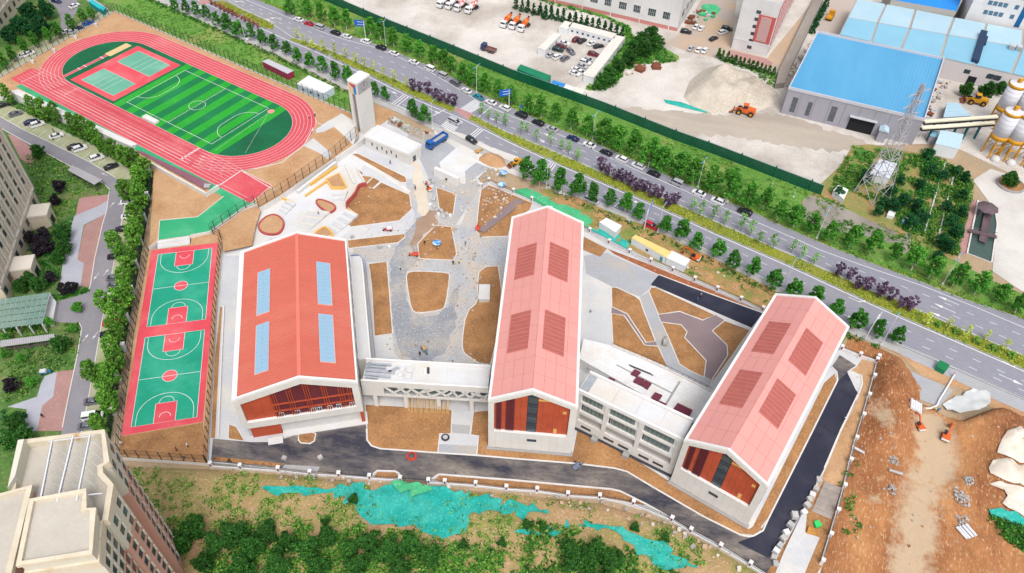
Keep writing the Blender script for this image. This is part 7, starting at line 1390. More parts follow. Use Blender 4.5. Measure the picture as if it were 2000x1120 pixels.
q = [G(u, v, 1.2) for u, v in ((97, 572), (110, 590), (102, 632), (83, 633))]; MB().use(m_conc).prism([(p.x, p.y) for p in q], 0, 1.2).build('ramp_wall', t)
def pergola(label, A, B, C_, D2, n):
 t = thing('pergola', label, 'pergola'); A, B, C_, D2 = [G(*p, 2.7) for p in (A, B, C_, D2)]
 for i in range(n + 1): a, b = A.lerp(B, i / n), D2.lerp(C_, i / n); MB().use(m_steel).bar(a, b, .1, .1).build('rafter', t)
 slab(MB().use(mat('pergola_sheet', (176, 172, 176), fine=.05)), [A - Vector((0, 0, .1)), D2 - Vector((0, 0, .1)), C_ - Vector((0, 0, .1)), B - Vector((0, 0, .1))], .03).build('cover_sheet', t)
 for i in range(5):
  p, r_ = A.lerp(B, i / 4), D2.lerp(C_, i / 4)
  for s in (p, r_): MB().use(m_wood).box(s.x - .08, s.x + .08, s.y - .08, s.y + .08, 0, 2.6).build('post', t)
 mb = MB().use(m_wood).bar(A.lerp(D2, .5) - Vector((0, 0, 2.3)), B.lerp(C_, .5) - Vector((0, 0, 2.3)), .5, .1).build('bench', t)
pergola('ribbed pergola on the lawn beside the estate road', (142, 323), (199, 351), (184, 361), (133, 333), 18); pergola('ribbed pergola below the glass canopy', (2, 665), (105, 652), (107, 663), (0, 678), 24)
sheet('bin_pad', [(168, 0), (180, -4), (212, 18), (200, 28)], .03, m_conc2, label='grey pad with teal bins at top left')
for i, (P, lb) in enumerate(((((173, 3), (180, 0), (190, 6), (186, 12)), 'teal bin shelter at top left, left of two'), (((186, 12), (191, 7), (206, 15), (201, 21)), 'teal bin shelter at top left, right of two'))): blk('bin_shelter', lb, 'bin shelter', P, 2.2, mat('teal_sheet', (20, 150, 160), fine=.05), mat('teal_roof', (40, 190, 196), fine=.05))
# ================================================================ planting
import numpy as np
m_bark = mat('bark', (120, 104, 88), (98, 84, 70), 1.2, fine=.15); m_barkw = mat('limewashed_bark', (206, 200, 190), fine=.08)
lf_dark = leafmat('leaf_street', (30, 82, 30), (56, 122, 42), (96, 160, 58)); lf_mid = leafmat('leaf_verge', (34, 92, 32), (66, 134, 44), (112, 172, 64)); lf_pop = leafmat('leaf_poplar', (40, 92, 34), (86, 140, 48), (140, 182, 72)); lf_thin = leafmat('leaf_sapling', (84, 136, 70), (120, 166, 96), (162, 196, 128)); lf_yel = leafmat('leaf_yellow', (140, 160, 70), (180, 190, 92), (208, 212, 130)); lf_pur = leafmat('leaf_purple', (66, 46, 70), (94, 68, 94), (124, 98, 120)); lf_red = leafmat('leaf_red', (120, 50, 60), (160, 80, 88), (186, 120, 110)); lf_deep = leafmat('leaf_deep', (14, 58, 36), (30, 86, 48), (58, 116, 60)); lf_dkp = leafmat('leaf_darkpurple', (26, 22, 32), (44, 38, 48), (70, 62, 68)); lf_weed = leafmat('leaf_weed', (70, 112, 44), (104, 146, 58), (148, 178, 86)); lf_gold = leafmat('leaf_gold_hedge', (110, 120, 34), (146, 150, 48), (182, 178, 80)); lf_bush = leafmat('leaf_bush', (22, 66, 26), (44, 96, 36), (84, 134, 52)); lf_hedge = leafmat('leaf_hedge', (26, 84, 26), (46, 112, 34), (84, 146, 50))
def quads(name, C_, S, rng, mats, mi=None, up=.35):
 """mesh of separate leaf-sized faces: centres C_, half sizes S"""
 n = len(C_); a = rng.normal(size=(n, 3)); b = rng.normal(size=(n, 3)); nrm = rng.normal(size=(n, 3)); nrm[:, 2] = np.abs(nrm[:, 2]) + up; nrm /= np.linalg.norm(nrm, axis=1)[:, None]
 a -= (a * nrm).sum(1)[:, None] * nrm; a /= np.linalg.norm(a, axis=1)[:, None]; b = np.cross(nrm, a); S = np.asarray(S)[:, None]
 V = np.stack([C_ - a * S - b * S * .7, C_ + a * S - b * S * .7, C_ + a * S * .8 + b * S * .7, C_ - a * S * .8 + b * S * .7], 1).reshape(-1, 3)
 me = bpy.data.meshes.new(name); me.vertices.add(4 * n); me.vertices.foreach_set('co', V.ravel()); me.loops.add(4 * n); me.loops.foreach_set('vertex_index', np.arange(4 * n)); me.polygons.add(n); me.polygons.foreach_set('loop_start', np.arange(0, 4 * n, 4)); me.polygons.foreach_set('loop_total', np.full(n, 4))
 for m in mats: me.materials.append(m)
 if mi is not None: me.polygons.foreach_set('material_index', mi)
 me.update(); return me
def crown(kind, seed, leaf):
 r = np.random.default_rng(seed)
 P = {'street': (1.9, 6.9, 2.0, 60, 40, .16), 'verge': (1.8, 6.7, 1.95, 56, 38, .16), 'poplar': (1.8, 9.0, 2.0, 70, 42, .18), 'thin': (1.6, 5.2, 1.25, 26, 12, .14), 'purple': (1.0, 5.0, 1.6, 40, 30, .13), 'broad': (1.6, 8.0, 3.6, 110, 56, .21), 'round': (1.2, 5.2, 2.2, 60, 44, .17), 'shrub': (.1, 1.6, 1.1, 22, 22, .16), 'conifer': (.3, 5.0, 1.3, 46, 20, .18)}[kind]
 z0, z1, R_, nc, nl, s = P; C_, S = [], []
 for i in range(nc):
  t = r.random(); a = r.random() * 2 * np.pi
  if kind == 'purple': prof = .35 + .75 * t if t < .75 else 1.0 - (t - .75) * 1.6
  elif kind in ('street', 'verge'): prof = (1.0 if t < .3 else 1.18 - .95 * (t - .1)) * (.85 + .25 * np.sin(3 * a + seed))
  elif kind == 'conifer': prof = 1.05 - .95 * t
  elif kind == 'poplar': prof = (np.sin(np.pi * min(1, t * .85 + .12)) ** .6)
  else: prof = np.sqrt(max(0, 1 - (2 * (t ** .9) - .95) ** 2)) * (.8 + .35 * np.sin(3 * a + seed))
  rad = R_ * prof * (.35 + .65 * np.sqrt(r.random())); c = np.array([rad * np.cos(a), rad * np.sin(a), z0 + (z1 - z0) * t]); cs = (.42 if kind != 'thin' else .4) * R_ * (.5 + .5 * r.random()) * (.8 if kind != 'broad' else .62)
  d = r.normal(size=(nl, 3)); d /= np.linalg.norm(d, axis=1)[:, None]; C_.append(c + d * cs * (.55 + .45 * r.random((nl, 1))) * [1, 1, .8]); S.append(s * (.6 + .8 * r.random(nl)))
 return quads('crown', np.concatenate(C_), np.concatenate(S), r, [leaf])
def trunk(kind, seed, wood):
 rr = random.Random(seed); h = {'street': 3.4, 'verge': 3.4, 'poplar': 5, 'thin': 2.6, 'purple': 1.6, 'broad': 3.4, 'round': 2.4, 'shrub': .5, 'conifer': 2}[kind]; r = {'broad': .26, 'poplar': .16, 'thin': .06, 'shrub': .05}.get(kind, .12)
 mb = MB().use(wood if kind in ('street', 'verge') else m_bark).tube((0, 0, 0), (0, 0, h * .45), r * 1.25, r, 6).use(m_bark).tube((0, 0, h * .45), (rr.uniform(-.1, .1), rr.uniform(-.1, .1), h), r, r * .7, 6)
 for i in range(5 if kind != 'shrub' else 3):
  a = i * 1.3 + seed; l = h * (.55 if kind != 'purple' else 1.3); mb.tube((0, 0, h * (.6 + .08 * i)), (math.cos(a) * l * .45, math.sin(a) * l * .45, h * (.6 + .08 * i) + l * .7), r * .5, r * .15, 5)
 return mb.mesh('trunk')
TREES = {}
def tree(kind, leaf, u, v, label, cat='tree', group=None, s=1.0, zc=None, name=None, base=0.0, wood=None):
 key = (kind, leaf.name)
 if key not in TREES: TREES[key] = [(crown(kind, 11 + 7 * i + len(TREES), leaf), trunk(kind, 3 + i, wood or m_barkw)) for i in range(4 if kind != 'shrub' else 3)]
 cm, tm = TREES[key][random.randrange(len(TREES[key]))]; mid = {'street': 4.3, 'verge': 4.1, 'poplar': 5.2, 'thin': 3.5, 'purple': 3.2, 'broad': 4.6, 'round': 3.2, 'shrub': .6, 'conifer': 2.0}[kind] * s
 p = G(u, v, base + mid) if zc is None else G(u, v, zc); t = thing(name or {'street': 'street_tree', 'verge': 'verge_tree', 'poplar': 'poplar_tree', 'thin': 'young_tree', 'purple': 'purple_tree', 'broad': 'broad_tree', 'round': 'round_tree', 'shrub': 'shrub', 'conifer': 'conifer'}[kind], label, cat, (p.x, p.y, base), random.uniform(0, 6.28), group); k = s * random.uniform(.9, 1.1); t.scale = (k, k, s * random.uniform(.92, 1.08)); t.rotation_euler = (random.uniform(-.05, .05), random.uniform(-.05, .05), random.uniform(0, 6.28))
 link('trunk', tm, t); link('crown', cm, t); return t
def row_of(kind, leaf, L, fmt, group, s=1.0, jit=.12, big=(), **k):
 for i, (u, v) in enumerate(L): tree(kind, leaf, u, v, fmt % ordw(i + 1), group=group, s=s * (1.28 if i in big else 1) * random.uniform(1 - jit, 1 + jit), **k)
row_of('street', lf_dark, [(338, 6), (361, 10), (383, 17), (402, 23), (422, 35), (442, 42), (464, 53), (488, 59), (511, 72), (533, 81), (558, 92), (580, 105), (605, 114), (629, 121), (654, 135), (677, 142), (731, 169), (751, 180), (806, 207), (829, 220)], 'dark green street tree on the school pavement left of the gate, %s from left', 'street trees left of the gate', 1.05)
row_of('street', lf_dark, [(1028, 323), (1055, 334), (1096, 351), (1127, 360), (1160, 374), (1194, 384), (1224, 393), (1250, 411), (1300, 433), (1334, 448), (1362, 468), (1404, 482), (1436, 503), (1474, 519), (1514, 543), (1552, 562), (1596, 573), (1636, 597), (1677, 620), (1718, 637), (1757, 651)], 'dark green street tree on the school pavement right of the gate, %s from left', 'street trees right of the gate', 1.08, big=(0, 1, 2, 3))
row_of('verge', lf_mid, [(562, 5), (600, 14), (626, 22), (650, 28), (674, 36), (722, 47), (741, 54), (767, 70), (795, 82), (820, 93), (846, 102), (865, 112), (882, 125), (902, 137), (922, 146), (947, 160), (972, 172), (1000, 182), (1032, 202), (1058, 206), (1086, 217), (1117, 229), (1148, 243), (1180, 253), (1209, 265), (1241, 277), (1272, 294), (1297, 308), (1330, 321), (1360, 331), (1393, 347), (1429, 358), (1465, 376), (1497, 386), (1525, 408), (1559, 418), (1591, 432), (1627, 448), (1670, 457), (1712, 472), (1750, 488), (1794, 502), (1828, 518), (1876, 532), (1920, 549), (1962, 568), (1998, 589)], 'bright green tree on the far grassy verge, %s from left', 'trees on the far verge', 1.22, big=range(23, 33))
row_of('thin', lf_yel, [(578, 63), (591, 74), (610, 83), (630, 89), (652, 93), (673, 100), (693, 110), (710, 122), (729, 127), (748, 140), (769, 146), (794, 159)], 'pale yellow sapling on the median before the clock tower, %s from left', 'yellow saplings at left', .95)
row_of('purple', lf_pur, [(806, 164), (820, 168), (835, 169), (848, 180), (859, 186), (873, 190), (885, 194)], 'purple leaved tree on the median by the crossing, %s from left', 'purple trees by the crossing', 1.0)
row_of('thin', lf_thin, [(940, 208), (954, 220), (970, 224), (988, 229), (1018, 246), (1030, 248), (1048, 262), (1077, 268), (1097, 280), (1112, 284), (1129, 298)], 'thin sapling on the median right of the crossing, %s from left', 'saplings right of the crossing', 1.05)
row_of('purple', lf_pur, [(1176, 320), (1187, 330), (1204, 340), (1217, 341), (1231, 350), (1245, 360), (1259, 362), (1274, 370), (1289, 375), (1306, 388), (1321, 386)], 'purple leaved tree on the median behind the middle hall, %s from left', 'purple trees on the middle median', 1.02)
row_of('thin', lf_thin, [(1354, 394), (1370, 404), (1396, 412), (1420, 422), (1453, 430), (1470, 442), (1487, 460), (1516, 468), (1552, 477), (1570, 490), (1595, 502)], 'thin green sapling on the median above the right hall, %s from left', 'saplings on the right median', 1.15)
row_of('purple', lf_pur, [(1641, 526), (1663, 534), (1680, 552), (1698, 554), (1722, 566), (1744, 576), (1763, 590), (1784, 591)], 'purple leaved tree on the median behind the right hall, %s from left', 'purple trees on the right median', 1.0)
row_of('thin', lf_yel, [(1816, 620), (1856, 628), (1892, 642), (1930, 650), (1966, 672)], 'yellowish sapling on the median at right edge, %s from left', 'yellow saplings at right', .9)
row_of('poplar', lf_pop, [(12, 184), (60, 205), (82, 212), (105, 218), (140, 240), (160, 248), (180, 257), (200, 284), (220, 292), (240, 304), (257, 311), (278, 326), (270, 343), (243, 372), (270, 362), (272, 385), (266, 402), (263, 420), (260, 442), (257, 465), (223, 473), (252, 495), (240, 502), (250, 520), (240, 543), (242, 575), (203, 590), (232, 590), (230, 617), (225, 642), (215, 675), (225, 700), (181, 727), (212, 730), (210, 770), (207, 785), (190, 830)], 'tall light green tree in the row between estate parking and courts, %s from top', 'estate tree row by the courts', .98)
row_of('poplar', lf_mid, [(5, 117), (22, 102), (45, 86), (67, 77), (90, 67), (110, 57), (136, 41), (160, 28), (177, 23)], 'tree outside the left track fence, %s from left', 'trees outside the left track fence', .78)
row_of('broad', lf_deep, [(57, 22), (40, 46), (20, 68), (78, 48), (88, 18), (62, 60)], 'big dark tree in the top left clump, %s from left', 'dark clump at top left', .95)
row_of('broad', lf_bush, [(73, 294), (115, 672), (30, 825), (45, 848), (18, 860), (55, 545), (72, 556), (38, 560), (122, 455), (126, 482), (112, 502)], 'broad green garden tree in the estate, %s from top', 'estate garden trees', .62)
row_of('round', lf_dkp, [(112, 363), (108, 390), (75, 470), (60, 462), (92, 478), (70, 488), (85, 455), (98, 540), (138, 560), (122, 562), (20, 752)], 'dark purple garden tree in the estate, %s from top', 'dark estate garden trees', .85)
row_of('round', lf_mid, [(18, 637), (60, 634), (92, 628), (10, 690), (40, 700), (60, 745), (12, 660), (150, 600), (140, 640)], 'small green estate tree near the glass canopy, %s in the group', 'estate trees by the canopy', .6)
row_of('round', lf_deep, [(1815, 300), (1820, 330), (1800, 360), (1790, 400), (1780, 430), (1800, 422), (1770, 390), (1740, 372), (1845, 340), (1870, 330), (1885, 345), (1850, 400), (1860, 430), (1840, 470), (1880, 412), (1870, 452), (1835, 500), (1880, 380), (1855, 480), (1745, 400), (1728, 395), (1760, 350), (1715, 410), (1640, 375), (1690, 345)], 'dark green tree in the allotments, %s in the group', 'allotment trees', .85)
row_of('broad', lf_bush, [(1975, 350)], 'broad tree in the round planter at right edge%.0s', 'planter tree', .75); row_of('broad', lf_bush, [(1890, 174), (1930, 176), (1955, 172)], 'broad tree beside the yellow loader, %s from left', 'trees by the loader', .7)
row_of('broad', lf_bush, [(1252, 78), (1272, 66), (1240, 96), (1228, 112), (1205, 128), (1284, 84), (1262, 96), (1190, 148), (1175, 158)], 'broad tree on the overgrown bank below the factory, %s in the clump', 'trees below the factory', .8)
row_of('conifer', lf_deep, [(1008 + i * 11.5, 8 + i * 3.1 + (i % 2) * 3) for i in range(19)], 'small dark conifer below the white factory, %s from left', 'conifers below the factory', 1.1); row_of('conifer', lf_bush, [(1404 + i * 8.2, 108 + i * 2.6) for i in range(14)], 'hedge conifer before the office forecourt, %s from left', 'office hedge', .8); row_of('conifer', lf_deep, [(1614 - i * 4.2, 4 + i * 8.6) for i in range(7)], 'dark conifer beside the lane behind the warehouse, %s from top', 'lane conifers', 1.1)
row_of('broad', lf_bush, [(380, 1030), (420, 1060), (455, 1040), (350, 1065), (490, 1070), (520, 1040), (560, 1062), (600, 1075), (640, 1050), (680, 1072), (720, 1062), (760, 1078), (800, 1064), (470, 1105), (540, 1105), (620, 1108), (700, 1105), (780, 1106), (400, 1100), (840, 1085), (1165, 1075), (1190, 1095), (1150, 1100), (1120, 1085)], 'leafy tree on the near slope, %s in the wood', 'trees on the near slope', .72, base=.6)
row_of('shrub', lf_weed, [(1831, 634), (1867, 648), (1906, 667), (1940, 681), (1976, 694)], 'yellow green bush on the median at right, %s from left', 'median bushes', 1.1); row_of('round', lf_bush, [(548, 918), (635, 1020), (690, 975), (1060, 1030), (1030, 1025), (1240, 1030), (980, 1060), (1300, 1050), (905, 1062)][1:], 'lone green bush among netting on the near slope, %s in the group', 'slope bushes', .5, base=.6)
row_of('purple', lf_red, [(412 + i * 8.2, 4 + i * 4.1) for i in range(12)], 'red leaved shrub on the island at far left, %s from left', 'red island shrubs', .55)
# ---------------------------------------------------------------- undergrowth: weeds, hedges, ground cover
def in_poly(W, X, Y):
 r = np.zeros(len(X), bool); j = len(W) - 1
 for i in range(len(W)):
  c = ((W[i][1] > Y) != (W[j][1] > Y)) & (X < (W[j][0] - W[i][0]) * (Y - W[i][1]) / ((W[j][1] - W[i][1]) or 1e-9) + W[i][0]); r ^= c; j = i
 return r
def scatter(name, label, W, dens, h, rad, nq, s, leaf, seed=1, fn=None, mask=None, cat=None, kind='stuff', cut=()):
 r = np.random.default_rng(seed); xs = [p[0] for p in W]; ys = [p[1] for p in W]; A_ = (max(xs) - min(xs)) * (max(ys) - min(ys)); n = int(A_ * dens); X = r.uniform(min(xs), max(xs), n); Y = r.uniform(min(ys), max(ys), n); ok = in_poly(W, X, Y)
 for c in cut: ok &= ~in_poly(c, X, Y)
 X, Y = X[ok], Y[ok]
 if mask: ok = np.array([mask(x, y) for x, y in zip(X, Y)]); X, Y = X[ok], Y[ok]
 Z = np.array([fn(x, y) for x, y in zip(X, Y)]) if fn else np.zeros(len(X)); n = len(X); hs = h * (.35 + .9 * r.random(n) ** 1.6); rs = rad * (.5 + .8 * r.random(n))
 a = r.random((n, nq)) * 2 * np.pi; q = np.sqrt(r.random((n, nq))); t = r.random((n, nq)); C_ = np.stack([X[:, None] + rs[:, None] * q * np.cos(a), Y[:, None] + rs[:, None] * q * np.sin(a), Z[:, None] + .03 + hs[:, None] * t * (1 - .6 * q * q)], 2).reshape(-1, 3)
 me = quads(name, C_, s * (.6 + .8 * r.random(len(C_))), r, leaf if isinstance(leaf, list) else [leaf], r.integers(0, len(leaf), len(C_)) if isinstance(leaf, list) else None, .8); return link(name, me, None, label, cat, None, kind)
xy = lambda P, z=0: [(p.x, p.y) for p in [G(u, v, z) for u, v in P]]
vpoly = [(p[0], p[1]) for p in wv] + [(p.x, p.y) for p in vb[::-1]]
scatter('verge_weeds', 'weeds and rough grass on the far verge', [p for p in vpoly if abs(p[0]) < 330], .6, .4, .8, 8, .19, [lf_weed, lf_weed, lf_mid], 3, mask=lambda x, y: fbm(x, y, .06, 3, 7.7) > -.2)
scatter('strip_weeds', 'rough grass between the track fence and pavement', xy([(290, -10), (366, 30), (420, 56), (480, 88), (550, 118), (620, 154), (690, 190), (700, 215), (540, 156), (280, 43), (232, 20)]), .5, .5, .6, 8, .18, [lf_weed, lf_mid], 4)
for i, P in enumerate((i1, i2, i3)):
 W = xy(P); W = [p for p in W]; scatter('median_hedge', ('golden clipped shrubs on the left road island', 'golden clipped shrubs on the median before the crossing', 'golden clipped shrubs on the long median')[i], W, 1.7, .55, .5, 9, .15, [lf_gold, lf_gold, lf_weed], 20 + i, fn=lambda x, y: .12, mask=lambda x, y: fbm(x, y, .09, 3, 3.3) > -.35)
fe2 = offset_line([tuple(p) for p in WFE], 1.6); hb = [(p.x, p.y) for p in WFE] + fe2[::-1]; scatter('kerb_hedge', 'low golden hedge along the far kerb', [p for p in hb if abs(p[0]) < 330], 2.0, .5, .4, 8, .14, [lf_gold, lf_weed], 31)
ne1, ne2 = offset_line([tuple(p) for p in WNE], -2.8), offset_line([tuple(p) for p in WNE], -4.8); hb = ne1 + ne2[::-1]; scatter('pavement_hedge', 'dark green hedge behind the school side pavement', [p for p in hb if abs(p[0]) < 330], 1.6, .9, .5, 10, .16, [lf_hedge, lf_bush], 32, cut=[xy([(690, 180), (900, 230), (1080, 330), (1060, 400), (850, 330), (700, 260)]), xy([(1720, 640), (2100, 800), (2100, 900), (1720, 720)])])
south_pts = xy([(300, 1040), (345, 1005), (420, 1022), (500, 1022), (540, 1010), (640, 1035), (700, 1030), (800, 1042), (850, 1060), (920, 1062), (990, 1085), (960, 1125), (1000, 1180), (300, 1180)], 1)
scatter('slope_bushes', 'dense green bushes covering the lower near slope', south_pts, 1.0, 2.2, 1.2, 36, .2, [lf_bush, lf_mid, lf_weed, lf_weed], 5, fn=lambda x, y: max(0, south_h(x, y)) * .7, mask=lambda x, y: fbm(x, y, .09, 3, 6.1) > -.22)
scatter('slope_bushes', 'green bushes between nets on the right part of the slope', xy([(960, 1080), (1000, 1020), (1075, 1015), (1110, 1030), (1180, 1045), (1240, 1085), (1290, 1110), (1370, 1125), (1360, 1190), (1000, 1190)], 1), .8, 1.9, 1.0, 26, .24, [lf_weed, lf_bush, lf_mid], 6, fn=lambda x, y: max(0, south_h(x, y)) * .7, mask=lambda x, y: fbm(x, y, .1, 3, 1.4) > -.12)
scatter('slope_weeds', 'scattered weeds on the bare near slope', xy([(235, 915), (405, 922), (545, 933), (782, 953), (989, 972), (1171, 992), (1312, 1034), (1400, 1082), (1470, 1120), (1400, 1180), (200, 1180), (200, 960)]), .8, .6, .9, 18, .14, [lf_weed, lf_bush, lf_weed], 7, fn=lambda x, y: max(0, south_h(x, y)), mask=lambda x, y: fbm(x, y, .11, 4, 2.6) > .08)
scatter('earth_weeds', 'weeds along the fence in the earthworks', xy([(1640, 940), (1668, 900), (1680, 900), (1672, 960), (1660, 1010), (1680, 1030), (1668, 1055), (1645, 1050), (1652, 1000)]), 1.6, .6, .6, 9, .18, [lf_weed, lf_bush], 8, fn=east_h, mask=lambda x, y: fbm(x, y, .2, 3, 2.6) > -.05); scatter('earth_bushes', 'green bushes at the right edge heap', xy([(1975, 875), (2060, 890), (2060, 920), (1985, 900)]), 1.8, 1.2, .9, 16, .22, [lf_bush, lf_mid], 9, fn=east_h); scatter('earth_bushes', 'green bushes at the lower right edge', xy([(1930, 1015), (1960, 1022), (2060, 1050), (2060, 1110), (1990, 1080), (1955, 1050)]), 1.8, 1.4, .9, 18, .22, [lf_bush, lf_mid], 10, fn=east_h)
scatter('garden_plants', 'crops and weeds covering the allotments', xy([(1612, 390), (1640, 330), (1665, 288), (1745, 295), (1840, 312), (1900, 352), (1895, 380), (1868, 500), (1800, 472), (1700, 428)]), 1.6, 1.2, .8, 14, .2, [lf_bush, lf_mid, lf_weed], 11, mask=lambda x, y: fbm(x, y, .12, 3, 5.1) > -.3, cut=[xy([(1590, 380), (1640, 398), (1750, 455), (1750, 420), (1660, 372)])])
scatter('ivy', 'climbing weeds spilling over the concrete bank', xy([(1640, 430), (1690, 440), (1752, 462), (1790, 440), (1800, 490), (1760, 500), (1640, 470)]), 1.0, .7, .9, 10, .2, [lf_bush, lf_weed], 12, mask=lambda x, y: fbm(x, y, .3, 3, 5.1) > .0)
scatter('bank_bushes', 'bushes on the bank below the factory', xy([(1000, -20), (1070, 8), (1200, 44), (1225, 66), (1200, 110), (1160, 160), (1142, 178), (1190, 176), (1240, 128), (1320, 122), (1300, 98), (1240, 76), (1225, 50), (1070, -6)]), .7, 1.3, 1.0, 14, .24, [lf_bush, lf_mid], 13); scatter('bank_bushes', 'strip of weeds round the sand heap and below the office', xy([(1400, 112), (1520, 146), (1540, 110), (1530, 160), (1512, 172), (1500, 166), (1470, 140), (1420, 124)]), 1.0, 1.0, .8, 12, .22, [lf_bush, lf_weed], 14)
eg = [xy(P) for P in ([(50, 302), (95, 304), (137, 327), (200, 359), (213, 372), (211, 380), (155, 387), (148, 418), (118, 424), (85, 400), (60, 340)], Z4(0, 280, [(230, 600), (440, 560), (570, 600), (490, 945), (370, 945), (340, 850), (190, 850)]), Z4(0, 280, [(130, 1120), (200, 960), (330, 930), (470, 1000), (460, 1120)]), Z4(0, 560, [(0, 330), (400, 300), (610, 290), (640, 330), (600, 520), (560, 650), (440, 660), (290, 690), (250, 830), (70, 920), (0, 830)]), Z4(0, 560, [(0, 980), (100, 960), (210, 980), (180, 1130), (0, 1180)]), [(135, 576), (172, 563), (174, 570), (112, 588), (100, 580)], [(248, 380), (300, 335), (296, 400), (284, 440), (262, 560), (240, 690), (222, 800), (205, 880), (188, 870), (205, 760), (235, 600), (262, 430)], [(20, 192), (262, 300), (296, 335), (262, 332), (180, 284), (20, 205)])]
for i, W in enumerate(eg): scatter('estate_planting', ('shrubs and lawn beside the long pergola', 'dark shrubs between the tower porches', 'shrubs below the second porch', 'rough lawn below the glass canopy', 'shrubs in the lower left corner', 'clipped hedge at the ramp mouth', 'grass under the tree row beside the courts', 'hedge below the white stand')[i], W, .9 if i not in (5,) else 3, (.5, 1.2, 1.2, .5, 1.4, .8, .6, .8)[i], .7, 10, .2, ([lf_weed, lf_bush], [lf_hedge, lf_deep], [lf_hedge, lf_bush], [lf_weed, lf_bush], [lf_bush, lf_deep], [lf_hedge], [lf_bush, lf_hedge], [lf_hedge, lf_bush])[i], 40 + i, mask=(lambda x, y: fbm(x, y, .15, 3, 4.4) > -.15) if i in (0, 3) else None)
scatter('roadside_weeds', 'weeds between pavement and school wall', xy([(1080, 366), (1182, 412), (1294, 458), (1424, 522), (1600, 614), (1650, 650), (1630, 665), (1447, 578), (1357, 538), (1271, 502), (1160, 430)]), .7, .6, .6, 9, .18, [lf_weed, lf_bush], 60, mask=lambda x, y: fbm(x, y, .15, 3, 8.4) > .0)
scatter('garden_thicket', 'dense green thicket beside the pond walk', xy([(1858, 345), (1896, 355), (1894, 392), (1868, 498), (1832, 488), (1846, 410)]), 1.6, 1.9, 1.0, 24, .2, [lf_bush, lf_mid, lf_weed], 15, mask=lambda x, y: fbm(x, y, .15, 3, 2.1) > -.3)
scatter('garden_thicket', 'dense dark thicket in the middle of the allotments', xy([(1800, 296), (1838, 312), (1838, 345), (1800, 462), (1762, 452), (1790, 380)]), 1.3, 2.0, 1.0, 24, .2, [lf_deep, lf_bush, lf_hedge], 16, mask=lambda x, y: fbm(x, y, .15, 3, 5.1) > -.2)
# ================================================================ people
def body_mesh(pose, seed):
 P = {'pelvis': (0, 0, .95), 'waist': (0, 0, 1.12), 'chest': (0, .02, 1.36), 'neck': (0, .0, 1.5), 'chin': (0, -.02, 1.57), 'head': (0, -.02, 1.68), 'crown': (0, 0, 1.76)}
 w_ = .16 if pose == 'walk' else .03; lean = .45 if pose == 'bend' else 0
 for s, n in ((1, 'l'), (-1, 'r')):
  P.update({'hip' + n: (s * .1, 0, .88), 'knee' + n: (s * .11, -s * w_ - (.12 if pose == 'bend' else .02), .5), 'ankle' + n: (s * .11, -s * w_ * 1.2 + .03, .09), 'toe' + n: (s * .12, -s * w_ * 1.2 - .14, .05), 'sh' + n: (s * .19, .02, 1.42), 'el' + n: (s * .25, s * w_ * .7 + .02, 1.15), 'wr' + n: (s * .24, s * w_ - .1, .92), 'hand' + n: (s * .23, s * w_ - .14, .82)})
 if lean:
  for k in P:
   x, y, z = P[k]
   if z > .95 or k[:2] in ('el', 'wr', 'ha'): dz = z - .95; P[k] = (x, y - math.sin(1.0) * dz, .95 + math.cos(1.0) * dz if k[:2] not in ('wr', 'ha') else max(.35, z - .4))
 E_ = [('pelvis', 'waist'), ('waist', 'chest'), ('chest', 'neck'), ('neck', 'chin'), ('chin', 'head'), ('head', 'crown')] + [(a + n, b + n) for n in 'lr' for a, b in (('hip', 'knee'), ('knee', 'ankle'), ('ankle', 'toe'), ('sh', 'el'), ('el', 'wr'), ('wr', 'hand'))] + [('pelvis', 'hipl'), ('pelvis', 'hipr'), ('chest', 'shl'), ('chest', 'shr')]
 Rd = {'pelvis': (.15, .11), 'waist': (.14, .1), 'chest': (.17, .12), 'neck': .06, 'chin': .075, 'head': .1, 'crown': .07, 'hip': .1, 'knee': .068, 'ankle': .05, 'toe': .045, 'sh': .07, 'el': .05, 'wr': .036, 'hand': .04}
 K_ = list(P); me = bpy.data.meshes.new('figure'); me.from_pydata([P[k] for k in K_], [(K_.index(a), K_.index(b)) for a, b in E_], []); o = bpy.data.objects.new('figure', me); COL.objects.link(o); o.modifiers.new('s', 'SKIN'); sv = me.skin_vertices[0].data
 for i, k in enumerate(K_):
  r = Rd.get(k, Rd.get(k[:-1])); sv[i].radius = r if isinstance(r, tuple) else (r, r); sv[i].use_root = (k == 'pelvis')
 o.modifiers.new('d', 'SUBSURF').levels = 1; bpy.context.view_layer.update(); dg = bpy.context.evaluated_depsgraph_get(); nm = bpy.data.meshes.new_from_object(o.evaluated_get(dg)); bpy.data.objects.remove(o); return nm
BM_ = {p: body_mesh(p, 1) for p in ('stand', 'walk', 'bend')}; m_skin = mat('skin', (206, 160, 130), fine=0); m_shoe = mat('shoe', (40, 38, 40), fine=0)
CL = {'black': (36, 36, 42), 'navy': (40, 52, 92), 'white': (236, 236, 238), 'blue': (50, 100, 180), 'grey': (120, 122, 128), 'yellow': (220, 220, 60), 'pink': (232, 120, 140), 'red': (200, 60, 60), 'green': (60, 140, 90)}
FIG = {}
